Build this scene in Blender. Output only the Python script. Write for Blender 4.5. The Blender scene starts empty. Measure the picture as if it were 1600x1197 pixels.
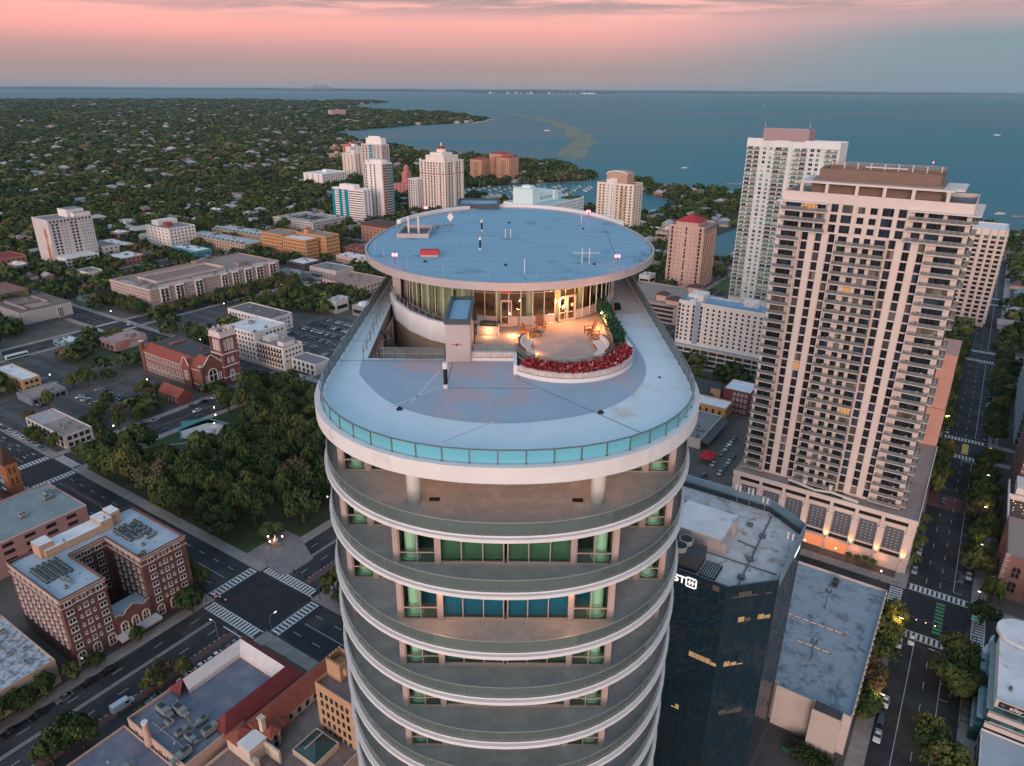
import bpy, bmesh, math, random
import numpy as np
from mathutils import Matrix, Vector
from mathutils.geometry import tessellate_polygon
sc = bpy.context.scene
col = sc.collection
R = math.radians
rng = random.Random(7)
npr = np.random.RandomState(11)

# ---------------------------------------------------------------- camera
CAM_H = 150.0
PITCH, ROLL = R(22.55), R(0.36)
cd = bpy.data.cameras.new('camera')
cd.sensor_width = 36.0
cd.lens = 36.0 * 1110.0 / 1600.0
cd.clip_start, cd.clip_end = 1.0, 200000.0
cam = bpy.data.objects.new('camera', cd)
col.objects.link(cam)
cam.matrix_world = Matrix.Translation((0, 0, CAM_H)) @ Matrix.Rotation(R(90) - PITCH, 4, 'X') @ Matrix.Rotation(ROLL, 4, 'Z')
sc.camera = cam

# ---------------------------------------------------------------- sky
world = bpy.data.worlds.new('World')
sc.world = world
world.use_nodes = True
nt = world.node_tree
nt.nodes.clear()
SUN_ELEV, SUN_AZ = R(11.0), R(198.0)      # low dusk glow from behind and to the left of the camera


class NT:
    """tiny helper to wire shader nodes"""
    def __init__(self, tree):
        self.t = tree

    def n(self, typ, **kw):
        nd = self.t.nodes.new(typ)
        for k, v in kw.items():
            setattr(nd, k, v)
        return nd

    def put(self, sock, v):
        if hasattr(v, 'links') or isinstance(v, bpy.types.NodeSocket):
            self.t.links.new(v, sock)
        else:
            sock.default_value = v

    def math(self, op, a, b=0.0, c=0.0, clamp=False):
        nd = self.n('ShaderNodeMath', operation=op, use_clamp=clamp)
        for i, v in enumerate((a, b, c)):
            self.put(nd.inputs[i], v)
        return nd.outputs[0]

    def smooth(self, v, a, b, lo=0.0, hi=1.0):
        nd = self.n('ShaderNodeMapRange', interpolation_type='SMOOTHSTEP')
        for i, q in enumerate((v, a, b, lo, hi)):
            self.put(nd.inputs[i], q)
        return nd.outputs[0]

    def mix(self, f, a, b, mode='MIX'):
        nd = self.n('ShaderNodeMix', data_type='RGBA', blend_type=mode)
        self.put(nd.inputs[0], f)
        self.put(nd.inputs[6], a)
        self.put(nd.inputs[7], b)
        return nd.outputs[2]

    def ramp(self, f, stops, interp='LINEAR'):
        nd = self.n('ShaderNodeValToRGB')
        nd.color_ramp.interpolation = interp
        el = nd.color_ramp.elements
        while len(el) < len(stops):
            el.new(0.5)
        for e, (p, c) in zip(el, stops):
            e.position = p
            e.color = c if len(c) == 4 else (*c, 1)
        self.t.links.new(f, nd.inputs[0])
        return nd.outputs[0]

    def noise(self, vec, scale, detail=3.0, rough=0.55, dim='3D'):
        nd = self.n('ShaderNodeTexNoise', noise_dimensions=dim)
        if vec is not None:
            self.t.links.new(vec, nd.inputs['Vector'])
        nd.inputs['Scale'].default_value = scale
        nd.inputs['Detail'].default_value = detail
        nd.inputs['Roughness'].default_value = rough
        return nd.outputs['Fac']

    def mapping(self, vec, scale=(1, 1, 1), loc=(0, 0, 0), rot=(0, 0, 0)):
        nd = self.n('ShaderNodeMapping')
        self.t.links.new(vec, nd.inputs[0])
        nd.inputs['Scale'].default_value = scale
        nd.inputs['Location'].default_value = loc
        nd.inputs['Rotation'].default_value = rot
        return nd.outputs[0]


w = NT(nt)
tc = w.n('ShaderNodeTexCoord').outputs['Generated']
sep = w.n('ShaderNodeSeparateXYZ')
nt.links.new(tc, sep.inputs[0])
dx, dy, dz = sep.outputs
zr = w.math('MULTIPLY', dz, 2.0, clamp=True)
base = w.ramp(zr, [(0.0, (.40, .29, .305)), (.05, (.42, .285, .295)), (.085, (.60, .315, .315)), (.125, (1.0, .40, .37)),
                   (.20, (1.12, .52, .45)), (.26, (.78, .50, .50)), (.38, (.46, .58, .72)), (.6, (.38, .70, 1.0)), (1.0, (.40, .80, 1.2))])
# the east side of the sky is already blue-grey
f_e = w.smooth(dx, .06, .50)
f_low = w.smooth(dz, .05, .105, 1.0, .28)
base = w.mix(w.math('MULTIPLY', f_e, f_low), base, (.195, .285, .36, 1))
# thin grey cloud bank at the top of the pink band
cv = w.mapping(tc, (5.0, 5.0, 62.0), (1.3, 0.0, 0.4))
cn = w.noise(cv, 1.0, 5.0, .6)
cn2 = w.noise(w.mapping(tc, (1.6, 1.6, 26.0), (0.0, .7, 0.0)), 1.0, 3.0, .5)
cf = w.math('ADD', w.math('MULTIPLY', cn, .6), w.math('MULTIPLY', cn2, .5))
cmask = w.math('MULTIPLY', w.smooth(cf, .47, .60), w.smooth(dz, .070, .098))
base = w.mix(w.math('MULTIPLY', cmask, .8), base, (.27, .235, .265, 1))
lb = w.math('MULTIPLY', w.smooth(cn2, .45, .7), w.math('MULTIPLY', w.smooth(dz, .03, .05), w.smooth(dz, .085, .06)))
base = w.mix(w.math('MULTIPLY', lb, .22), base, (.40, .29, .31, 1))
# the afterglow of the set sun, behind the camera
sd = Vector((math.sin(SUN_AZ), math.cos(SUN_AZ), 0))
dotn = w.n('ShaderNodeVectorMath', operation='DOT_PRODUCT')
nt.links.new(tc, dotn.inputs[0])
dotn.inputs[1].default_value = sd
glow = w.math('MULTIPLY', w.smooth(dotn.outputs['Value'], -.25, .9), w.smooth(dz, .8, .05))
base = w.mix(glow, base, (2.15, 1.72, 1.62, 1))
# physically based dusk sky adds its own gradient
nis = w.n('ShaderNodeTexSky', sky_type='NISHITA')
nis.sun_disc = False
nis.sun_elevation = SUN_ELEV
nis.sun_rotation = SUN_AZ
bgA = w.n('ShaderNodeBackground')
nt.links.new(base, bgA.inputs[0])
bgA.inputs[1].default_value = 0.74
bgB = w.n('ShaderNodeBackground')
nt.links.new(nis.outputs[0], bgB.inputs[0])
bgB.inputs[1].default_value = 0.008
adds = w.n('ShaderNodeAddShader')
nt.links.new(bgA.outputs[0], adds.inputs[0])
nt.links.new(bgB.outputs[0], adds.inputs[1])
wo = w.n('ShaderNodeOutputWorld')
nt.links.new(adds.outputs[0], wo.inputs[0])

# ---------------------------------------------------------------- sun (soft last light)
sl = bpy.data.lights.new('sun', 'SUN')
sl.energy = 1.5
sl.angle = R(30)
sl.color = (1.0, .70, .60)
sun = bpy.data.objects.new('sun', sl)
col.objects.link(sun)
sdir = Vector((math.sin(SUN_AZ) * math.cos(SUN_ELEV), math.cos(SUN_AZ) * math.cos(SUN_ELEV), math.sin(SUN_ELEV)))
sun.rotation_euler = sdir.to_track_quat('Z', 'Y').to_euler()
sun.location = sdir * 3000

sc.view_settings.view_transform = 'Standard'
sc.view_settings.look = 'None'
sc.view_settings.exposure = 0.38
sc.view_settings.gamma = 1.0
sc.view_settings.use_curve_mapping = False
sc.cycles.use_denoising = True
sc.cycles.max_bounces = 6
sc.cycles.diffuse_bounces = 2
sc.cycles.glossy_bounces = 3
sc.cycles.transmission_bounces = 4
sc.cycles.transparent_max_bounces = 8
sc.cycles.volume_bounces = 0
sc.cycles.caustics_reflective = False
sc.cycles.caustics_refractive = False
sc.cycles.sample_clamp_indirect = 4.0

# ---------------------------------------------------------------- layout: camera model and street grid
GA = R(33.6)
_sp, _cp, _sr, _cr = math.sin(PITCH), math.cos(PITCH), math.sin(ROLL), math.cos(ROLL)


def at(px, py, z=0.0):
    """where the sight line through a point of the photograph meets the height z"""
    ax, ay = px - 800.0, py - 598.5
    x, u = (ax * _cr + ay * _sr) / 1110.0, -(-ax * _sr + ay * _cr) / 1110.0
    t = (z - CAM_H) / (-_sp + u * _cp)
    return x * t, (_cp + u * _sp) * t


def gw(p, q):
    """street grid -> world"""
    return p * math.cos(GA) + q * math.sin(GA), -p * math.sin(GA) + q * math.cos(GA)


def wg(x, y):
    return x * math.cos(GA) - y * math.sin(GA), x * math.sin(GA) + y * math.cos(GA)


def pix(px, py, z=0.0):
    return wg(*at(px, py, z))


# ---------------------------------------------------------------- materials
MATS = {}


def mat(name, c, c2=None, scale=.6, rough=.85, metal=0.0, spec=.3, bump=0.0, bscale=None, detail=4.0, lo=.35, hi=.7,
        stain=None, sscale=.15, slo=.6, shi=.72, emit=None, estr=0.0, stretch=None, coat=0.0):
    if name in MATS:
        return MATS[name]
    m = bpy.data.materials.new(name)
    m.use_nodes = True
    t = NT(m.node_tree)
    b = m.node_tree.nodes['Principled BSDF']
    b.inputs['Roughness'].default_value = rough
    b.inputs['Metallic'].default_value = metal
    b.inputs['Specular IOR Level'].default_value = spec
    b.inputs['Coat Weight'].default_value = coat
    tcn = t.n('ShaderNodeTexCoord').outputs['Object']
    v = t.mapping(tcn, stretch) if stretch else tcn
    cc = (*c, 1)
    if c2:
        f = t.noise(v, scale, detail, .6)
        cc = t.mix(t.smooth(f, lo, hi), (*c, 1), (*c2, 1))
    if stain:
        f = t.noise(tcn, sscale, 5.0, .65)
        cc = t.mix(t.smooth(f, slo, shi), cc, (*stain, 1))
    t.put(b.inputs['Base Color'], cc)
    if bump:
        bn = t.n('ShaderNodeBump')
        bn.inputs['Strength'].default_value = bump
        t.put(bn.inputs['Height'], t.noise(v, bscale or scale * 4, 3.0))
        m.node_tree.links.new(bn.outputs[0], b.inputs['Normal'])
    if emit:
        b.inputs['Emission Color'].default_value = (*emit, 1)
        b.inputs['Emission Strength'].default_value = estr
    MATS[name] = m
    return m


def brick_mat(name, c1, c2, mortar, sx=.45, sy=.16, rough=.85, ms=.03, stain=None):
    m = mat(name, c1, rough=rough)
    t = NT(m.node_tree)
    b = m.node_tree.nodes['Principled BSDF']
    geo = t.n('ShaderNodeTexCoord').outputs['Object']
    s = t.n('ShaderNodeSeparateXYZ')
    m.node_tree.links.new(geo, s.inputs[0])
    cmb = t.n('ShaderNodeCombineXYZ')
    t.put(cmb.inputs[0], t.math('ADD', s.outputs[0], s.outputs[1]))
    t.put(cmb.inputs[1], s.outputs[2])
    bt = t.n('ShaderNodeTexBrick')
    m.node_tree.links.new(cmb.outputs[0], bt.inputs[0])
    bt.inputs['Color1'].default_value = (*c1, 1)
    bt.inputs['Color2'].default_value = (*c2, 1)
    bt.inputs['Mortar'].default_value = (*mortar, 1)
    bt.inputs['Scale'].default_value = 1.0
    bt.inputs['Mortar Size'].default_value = ms
    bt.inputs['Brick Width'].default_value = sx
    bt.inputs['Row Height'].default_value = sy
    cc = bt.outputs[0]
    f = t.noise(geo, .25, 4.0)
    cc = t.mix(t.math('MULTIPLY', t.smooth(f, .35, .75), .45), cc, (*(stain or tuple(x * .6 for x in c1)), 1))
    m.node_tree.links.new(cc, b.inputs['Base Color'])
    return m


def paver_mat(name, c1, c2, size=.6, joint=.5, off=.0):
    """square paving slabs that each have their own tone"""
    m = mat(name, c1)
    t = NT(m.node_tree)
    b = m.node_tree.nodes['Principled BSDF']
    o = t.n('ShaderNodeTexCoord').outputs['Object']
    bt = t.n('ShaderNodeTexBrick')
    bt.offset = off
    m.node_tree.links.new(o, bt.inputs[0])
    bt.inputs['Color1'].default_value = (*c1, 1)
    bt.inputs['Color2'].default_value = (*c2, 1)
    bt.inputs['Mortar'].default_value = (*[x * joint for x in c1], 1)
    bt.inputs['Scale'].default_value = 1.0
    bt.inputs['Mortar Size'].default_value = .02
    bt.inputs['Bias'].default_value = -.1
    bt.inputs['Brick Width'].default_value = size
    bt.inputs['Row Height'].default_value = size
    f = t.noise(o, .5, 5.0, .65)
    cc = t.mix(t.math('MULTIPLY', t.smooth(f, .4, .7), .5), bt.outputs[0], (*[x * .62 for x in c1], 1))
    m.node_tree.links.new(cc, b.inputs['Base Color'])
    b.inputs['Roughness'].default_value = .8
    return m


def pane_mat(name, c, rough=.08, cell=(1.5, 1.5, 3.0), var=.5, tilt=.02, spec=.6, c2=None):
    """dark window glass whose panes differ a little in tone and tilt"""
    if name in MATS:
        return MATS[name]
    m = bpy.data.materials.new(name)
    m.use_nodes = True
    t = NT(m.node_tree)
    b = m.node_tree.nodes['Principled BSDF']
    o = t.n('ShaderNodeTexCoord').outputs['Object']
    g = t.n('ShaderNodeNewGeometry').outputs['Position']
    sn = t.n('ShaderNodeVectorMath', operation='SNAP')
    m.node_tree.links.new(g, sn.inputs[0])
    sn.inputs[1].default_value = cell
    wn = t.n('ShaderNodeTexWhiteNoise')
    m.node_tree.links.new(sn.outputs[0], wn.inputs[0])
    cc = t.mix(t.math('POWER', wn.outputs[0], 2.5), (*c, 1), (*(c2 or tuple(min(1, x * (1 + 5 * var) + .02 * var) for x in c)), 1))
    m.node_tree.links.new(cc, b.inputs['Base Color'])
    b.inputs['Roughness'].default_value = rough
    b.inputs['Specular IOR Level'].default_value = spec
    if tilt:
        gn = t.n('ShaderNodeNewGeometry').outputs['Normal']
        sub = t.n('ShaderNodeVectorMath', operation='SUBTRACT')
        m.node_tree.links.new(wn.outputs[1], sub.inputs[0])
        sub.inputs[1].default_value = (.5, .5, .5)
        scl = t.n('ShaderNodeVectorMath', operation='SCALE')
        m.node_tree.links.new(sub.outputs[0], scl.inputs[0])
        scl.inputs['Scale'].default_value = tilt
        ad = t.n('ShaderNodeVectorMath', operation='ADD')
        m.node_tree.links.new(gn, ad.inputs[0])
        m.node_tree.links.new(scl.outputs[0], ad.inputs[1])
        nm = t.n('ShaderNodeVectorMath', operation='NORMALIZE')
        m.node_tree.links.new(ad.outputs[0], nm.inputs[0])
        m.node_tree.links.new(nm.outputs[0], b.inputs['Normal'])
    MATS[name] = m
    return m


def clear_mat(name, tint, gloss=.18, rough=.03, body=None, opacity=0.0):
    """see-through tinted glass with a mirror sheen"""
    if name in MATS:
        return MATS[name]
    m = bpy.data.materials.new(name)
    m.use_nodes = True
    t = NT(m.node_tree)
    m.node_tree.nodes.remove(m.node_tree.nodes['Principled BSDF'])
    out = m.node_tree.nodes['Material Output']
    tr = t.n('ShaderNodeBsdfTransparent')
    tr.inputs[0].default_value = (*tint, 1)
    gl = t.n('ShaderNodeBsdfGlossy')
    gl.inputs['Roughness'].default_value = rough
    lw = t.n('ShaderNodeLayerWeight')
    lw.inputs[0].default_value = .25
    mx = t.n('ShaderNodeMixShader')
    t.put(mx.inputs[0], t.math('MULTIPLY_ADD', lw.outputs['Fresnel'], .8, gloss * .3, clamp=True))
    m.node_tree.links.new(tr.outputs[0], mx.inputs[1])
    m.node_tree.links.new(gl.outputs[0], mx.inputs[2])
    last = mx.outputs[0]
    if body:
        df = t.n('ShaderNodeBsdfDiffuse')
        df.inputs[0].default_value = (*body, 1)
        m2 = t.n('ShaderNodeMixShader')
        m2.inputs[0].default_value = opacity
        m.node_tree.links.new(last, m2.inputs[1])
        m.node_tree.links.new(df.outputs[0], m2.inputs[2])
        last = m2.outputs[0]
    m.node_tree.links.new(last, out.inputs[0])
    MATS[name] = m
    return m


def glow_mat(name, c, s):
    if name in MATS:
        return MATS[name]
    return mat(name, (.02, .02, .02), emit=c, estr=s)


# ---------------------------------------------------------------- mesh building
class MB:
    """collects shapes and links them as ONE mesh object"""
    def __init__(self):
        self.v, self.f, self.m = [], [], []

    def add(self, vs, fs, mi=0):
        o = len(self.v)
        self.v += [tuple(p) for p in vs]
        for f in fs:
            self.f.append([o + i for i in f])
            self.m.append(mi)
        return self

    def box(self, x0, y0, z0, x1, y1, z1, mi=0, top=None, bottom=True):
        vs = [(x0, y0, z0), (x1, y0, z0), (x1, y1, z0), (x0, y1, z0), (x0, y0, z1), (x1, y0, z1), (x1, y1, z1), (x0, y1, z1)]
        self.add(vs, [(0, 1, 5, 4), (1, 2, 6, 5), (2, 3, 7, 6), (3, 0, 4, 7)] + ([(3, 2, 1, 0)] if bottom else []), mi)
        self.add(vs[4:], [(0, 1, 2, 3)], mi if top is None else top)
        return self

    def quad(self, a, b, c, d, mi=0):
        return self.add([a, b, c, d], [(0, 1, 2, 3)], mi)

    def prism(self, pts, z0, z1, mi=0, top=None, bottom=True, cap=True):
        n = len(pts)
        vs = [(x, y, z0) for x, y in pts] + [(x, y, z1) for x, y in pts]
        self.add(vs, [(i, (i + 1) % n, n + (i + 1) % n, n + i) for i in range(n)], mi)
        if cap:
            self.add(vs[n:], [tuple(range(n))], mi if top is None else top)
        if bottom:
            self.add(vs[:n], [tuple(reversed(range(n)))], mi)
        return self

    def band(self, path, z0, z1, t, mi=0, closed=False, topmi=None):
        """a wall of thickness t that follows a path (thickened to the left)"""
        n = len(path)
        off = []
        for i in range(n):
            a = path[(i - 1) % n] if (closed or i > 0) else path[i]
            b = path[(i + 1) % n] if (closed or i < n - 1) else path[i]
            ex, ey = b[0] - a[0], b[1] - a[1]
            l = math.hypot(ex, ey) or 1
            off.append((path[i][0] - ey / l * t, path[i][1] + ex / l * t))
        vs = [(x, y, z0) for x, y in path] + [(x, y, z1) for x, y in path] + [(x, y, z0) for x, y in off] + [(x, y, z1) for x, y in off]
        m = n if closed else n - 1
        fs, ft = [], []
        for i in range(m):
            j = (i + 1) % n
            fs += [(i, j, n + j, n + i), (2 * n + j, 2 * n + i, 3 * n + i, 3 * n + j), (j, i, 2 * n + i, 2 * n + j)]
            ft.append((n + i, n + j, 3 * n + j, 3 * n + i))
        if not closed:
            fs += [(0, n, 3 * n, 2 * n), (n - 1, 3 * n - 1, 4 * n - 1, 2 * n - 1)]
        self.add(vs, fs, mi)
        self.add(vs, ft, mi if topmi is None else topmi)
        return self

    def cyl(self, x, y, z0, z1, r0, r1=None, n=10, mi=0, cap=True):
        r1 = r0 if r1 is None else r1
        vs = []
        for z, r in ((z0, r0), (z1, r1)):
            vs += [(x + r * math.cos(2 * math.pi * i / n), y + r * math.sin(2 * math.pi * i / n), z) for i in range(n)]
        fs = [(i, (i + 1) % n, n + (i + 1) % n, n + i) for i in range(n)]
        if cap:
            fs += [tuple(range(n, 2 * n)), tuple(reversed(range(n)))]
        return self.add(vs, fs, mi)

    def tube(self, pts, r, n=6, mi=0):
        """round bar along a 3-D polyline; r may be a list"""
        pts = [Vector(p) for p in pts]
        k = len(pts)
        rs = r if isinstance(r, (list, tuple)) else [r] * k
        o = len(self.v)
        for i, p in enumerate(pts):
            d = (pts[min(i + 1, k - 1)] - pts[max(i - 1, 0)]).normalized()
            up = Vector((0, 0, 1)) if abs(d.z) < .9 else Vector((1, 0, 0))
            a = d.cross(up).normalized()
            b = d.cross(a).normalized()
            for j in range(n):
                t = 2 * math.pi * j / n
                self.v.append(tuple(p + a * math.cos(t) * rs[i] + b * math.sin(t) * rs[i]))
        for i in range(k - 1):
            for j in range(n):
                self.f.append([o + i * n + j, o + i * n + (j + 1) % n, o + (i + 1) * n + (j + 1) % n, o + (i + 1) * n + j])
                self.m.append(mi)
        self.f.append([o + j for j in range(n)])
        self.m.append(mi)
        self.f.append([o + (k - 1) * n + j for j in reversed(range(n))])
        self.m.append(mi)
        return self

    def sphere(self, x, y, z, r, n=8, mi=0, sz=1.0):
        vs = [(x, y, z + r * sz)]
        k = n // 2
        for i in range(1, k):
            t = math.pi * i / k
            for j in range(n):
                s = 2 * math.pi * j / n
                vs.append((x + r * math.sin(t) * math.cos(s), y + r * math.sin(t) * math.sin(s), z + r * sz * math.cos(t)))
        vs.append((x, y, z - r * sz))
        fs = [(0, 1 + j, 1 + (j + 1) % n) for j in range(n)]
        for i in range(k - 2):
            for j in range(n):
                a, b = 1 + i * n + j, 1 + i * n + (j + 1) % n
                fs.append((a, a + n, b + n, b))
        e = len(vs) - 1
        fs += [(e, 1 + (k - 2) * n + (j + 1) % n, 1 + (k - 2) * n + j) for j in range(n)]
        return self.add(vs, fs, mi)

    def hip(self, x0, y0, x1, y1, z0, h, over=.4, mi=0):
        x0, y0, x1, y1 = x0 - over, y0 - over, x1 + over, y1 + over
        w, d = x1 - x0, y1 - y0
        if w >= d:
            r = d / 2
            a, b = (x0 + r, (y0 + y1) / 2, z0 + h), (x1 - r, (y0 + y1) / 2, z0 + h)
        else:
            r = w / 2
            a, b = ((x0 + x1) / 2, y0 + r, z0 + h), ((x0 + x1) / 2, y1 - r, z0 + h)
        c = [(x0, y0, z0), (x1, y0, z0), (x1, y1, z0), (x0, y1, z0)]
        vs = c + [a, b]
        if w >= d:
            fs = [(0, 1, 5, 4), (1, 2, 5), (2, 3, 4, 5), (3, 0, 4)]
        else:
            fs = [(0, 1, 4), (1, 2, 5, 4), (2, 3, 5), (3, 0, 4, 5)]
        return self.add(vs, fs + [(3, 2, 1, 0)], mi)

    def gable(self, x0, y0, x1, y1, z0, h, over=.4, mi=0, axis='x'):
        if axis == 'x':
            ym = (y0 + y1) / 2
            vs = [(x0 - over, y0 - over, z0), (x1 + over, y0 - over, z0), (x1 + over, y1 + over, z0), (x0 - over, y1 + over, z0), (x0 - over, ym, z0 + h), (x1 + over, ym, z0 + h)]
            fs = [(0, 1, 5, 4), (2, 3, 4, 5), (0, 4, 3), (1, 2, 5), (3, 2, 1, 0)]
        else:
            xm = (x0 + x1) / 2
            vs = [(x0 - over, y0 - over, z0), (x1 + over, y0 - over, z0), (x1 + over, y1 + over, z0), (x0 - over, y1 + over, z0), (xm, y0 - over, z0 + h), (xm, y1 + over, z0 + h)]
            fs = [(0, 4, 5, 3), (1, 2, 5, 4), (0, 1, 4), (2, 3, 5), (3, 2, 1, 0)]
        return self.add(vs, fs, mi)

    def mesh(self, name, mats, smooth=False):
        me = bpy.data.meshes.new(name)
        me.from_pydata(self.v, [], self.f)
        for m in (mats if isinstance(mats, (list, tuple)) else [mats]):
            me.materials.append(m)
        me.polygons.foreach_set('material_index', self.m)
        if smooth:
            me.polygons.foreach_set('use_smooth', [True] * len(self.f))
        me.update()
        return me

    def build(self, name, mats, parent=None, smooth=False):
        return link(name, self.mesh(name, mats, smooth), parent)


def link(name, data, parent=None, loc=(0, 0, 0), rz=0.0, scale=None):
    o = bpy.data.objects.new(name, data)
    col.objects.link(o)
    if parent:
        o.parent = parent
    o.location = loc
    if rz:
        o.rotation_euler = (0, 0, rz)
    if scale:
        o.scale = scale if isinstance(scale, (tuple, list)) else (scale,) * 3
    return o


def tag(o, label, cat, group=None):
    o['label'] = label
    o['category'] = cat
    if group:
        o['group'] = group
    return o


def thing(name, label, cat, loc=(0, 0, 0), rz=0.0, group=None, scale=None):
    return tag(link(name, None, None, loc, rz, scale), label, cat, group)


def struct(o, kind='structure'):
    o['kind'] = kind
    return o


def dup(root, loc, rz, label, group=None, scale=None, cat=None):
    """a copy of a thing with copies of its parts and sub-parts"""
    r = root.copy()
    col.objects.link(r)
    r.location = loc
    r.rotation_euler = (0, 0, rz)
    if scale:
        r.scale = scale if isinstance(scale, (tuple, list)) else (scale,) * 3
    r['label'] = label
    if cat:
        r['category'] = cat
    if group:
        r['group'] = group
    for ch in list(root.children):
        c = ch.copy()
        col.objects.link(c)
        c.parent = r
        for g in list(ch.children):
            d = g.copy()
            col.objects.link(d)
            d.parent = c
    return r

# ---------------------------------------------------------------- shared materials
M_asph = mat('asphalt', (.026, .027, .031), (.058, .056, .058), .09, .9, bump=.15, bscale=3, stain=(.022, .022, .026), sscale=.06)
M_asph2 = mat('asphalt lot', (.058, .055, .056), (.092, .088, .086), .1, .9, stain=(.032, .032, .035), sscale=.12)
M_conc = mat('concrete walk', (.25, .22, .205), (.32, .285, .26), .35, .9, stain=(.17, .15, .14), sscale=.2)
M_plaza = paver_mat('plaza paving', (.24, .215, .21), (.20, .175, .17), 1.2, .7)
M_brickpav = paver_mat('brick paving', (.15, .075, .065), (.12, .06, .055), .8, .7)
M_lawn = mat('lawn', (.035, .055, .02), (.055, .07, .03), .15, .95, stain=(.08, .07, .045), sscale=.08)
M_soil = mat('city ground', (.125, .108, .098), (.075, .075, .058), .05, .95, stain=(.035, .045, .025), sscale=.03)
M_paint = mat('road paint', (.62, .62, .60), (.45, .45, .44), 1.2, .8)
M_ypaint = mat('yellow paint', (.55, .40, .08), rough=.8)
M_gpaint = mat('green paint', (.10, .30, .14), (.08, .22, .11), 2, .8)
M_white = mat('white stucco', (.70, .66, .62), (.62, .58, .54), .25, .85)
M_whiter = mat('white roof', (.72, .72, .72), (.60, .60, .61), .2, .7, stain=(.42, .38, .35), sscale=.18)
M_blueroof = mat('blue grey roof', (.40, .47, .52), (.33, .40, .45), .25, .75, stain=(.22, .24, .27), sscale=.22)
M_tanroof = mat('tan roof', (.30, .24, .21), (.24, .20, .18), .2, .9, stain=(.18, .15, .13), sscale=.2)
M_greyroof = mat('grey roof', (.22, .22, .23), (.17, .17, .18), .3, .85, stain=(.30, .29, .28), sscale=.15)
M_darkroof = mat('dark roof', (.06, .058, .062), (.085, .08, .08), .4, .85)
M_redtile = mat('red tile', (.28, .075, .045), (.20, .055, .04), 1.5, .8, bump=.5, bscale=3, stain=(.13, .05, .04), sscale=.5)
M_redmetal = mat('red metal roof', (.17, .030, .030), (.14, .024, .026), .5, .55)
M_steel = mat('galvanised steel', (.42, .44, .46), (.32, .34, .36), 1.0, .45, metal=.6)
M_dsteel = mat('dark steel', (.05, .055, .06), rough=.45, metal=.5)
M_black = mat('black', (.012, .012, .014), rough=.5)
M_frame = mat('window frame white', (.62, .60, .58), rough=.6)
M_dframe = mat('window frame dark', (.04, .045, .05), rough=.4)
M_glass = pane_mat('window glass', (.010, .013, .018), .08, (2.2, 2.2, 3.0), .35, .03)
M_glass_b = pane_mat('blue glass', (.012, .03, .05), .06, (2.0, 2.0, 3.0), .5, .03)
M_glass_g = pane_mat('green glass', (.02, .06, .05), .08, (2.0, 2.0, 3.0), .6, .03)
M_lit = glow_mat('lit window', (1.0, .42, .12), .55)
M_lampw = glow_mat('lamp bulb', (1.0, .86, .66), 14.0)
M_lampo = glow_mat('amber lamp', (1.0, .52, .16), 10.0)
M_redlamp = glow_mat('red beacon', (1.0, .10, .16), 9.0)

# ---------------------------------------------------------------- water, land, far shore
mw = bpy.data.materials.new('bay water')
mw.use_nodes = True
t_ = NT(mw.node_tree)
bs = mw.node_tree.nodes['Principled BSDF']
o_ = t_.n('ShaderNodeTexCoord').outputs['Object']
f1 = t_.noise(t_.mapping(o_, (.0004, .0013, 1)), 1.0, 4.0, .6)
wc = t_.mix(t_.smooth(f1, .38, .68), (.026, .165, .195, 1), (.115, .160, .170, 1))
t_.put(bs.inputs['Base Color'], wc)
bs.inputs['Roughness'].default_value = .5
bs.inputs['Specular IOR Level'].default_value = .10
bn = t_.n('ShaderNodeBump')
bn.inputs['Strength'].default_value = .6
bn.inputs['Distance'].default_value = 1.0
wv = t_.math('ADD', t_.noise(t_.mapping(o_, (.02, .06, 1), rot=(0, 0, .5)), 1.0, 4.0, .65), t_.math('MULTIPLY', t_.noise(t_.mapping(o_, (.0025, .008, 1)), 1.0, 3.0), .8))
t_.put(bn.inputs['Height'], wv)
mw.node_tree.links.new(bn.outputs[0], bs.inputs['Normal'])
M_water = mw
mb = MB()
mb.quad((-120000, -3000, -1.2), (120000, -3000, -1.2), (120000, 120000, -1.2), (-120000, 120000, -1.2))
struct(mb.build('water', M_water))

LAND = [(-14000, -600), (-16000, 9300), (-6079, 9039), (-4493, 9205), (-2662, 8520), (-2200, 7950), (-1900, 8500), (-1339, 8250), (-1330, 7950), (-1500, 7000),
        (-1412, 6800), (-1331, 6028), (-874, 5119), (-416, 4812), (-133, 3869), (-200, 3498), (-444, 3223), (-588, 2854), (-689, 2675), (-618, 2569),
        (-458, 2209), (-268, 1921), (-221, 1828), (-101, 1748), (4, 1690), (103, 1565), (134, 1420), (150, 1336), (125, 1290), (60, 1262), (-20, 1215),
        (-101, 1165), (-108, 1120), (-49, 1068), (25, 997), (117, 957), (158, 908), (194, 955), (232, 1023), (240, 1048), (222, 1093), (186, 1190), (186, 1265),
        (205, 1290), (232, 1270), (262, 1190), (304, 1161), (349, 1141), (451, 1027), (572, 827), (590, 800), (700, 640), (1000, 400), (1800, -600)]


def fill_sheet(name, loops, z, m, depth=0.0):
    """flat sheet inside the first loop, minus the others; optional edge going down"""
    m_ = MB()
    flat = [p for lp in loops for p in lp]
    tri = tessellate_polygon([[Vector((x, y, 0)) for x, y in lp] for lp in loops])
    fs = []
    for t in tri:
        (ax, ay), (bx, by), (cx_, cy_) = (flat[i] for i in t)
        fs.append(t if (bx - ax) * (cy_ - ay) - (by - ay) * (cx_ - ax) > 0 else t[::-1])
    m_.add([(x, y, z) for x, y in flat], fs)
    me = m_.mesh(name, [])
    me.materials.append(m)
    return me


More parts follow.
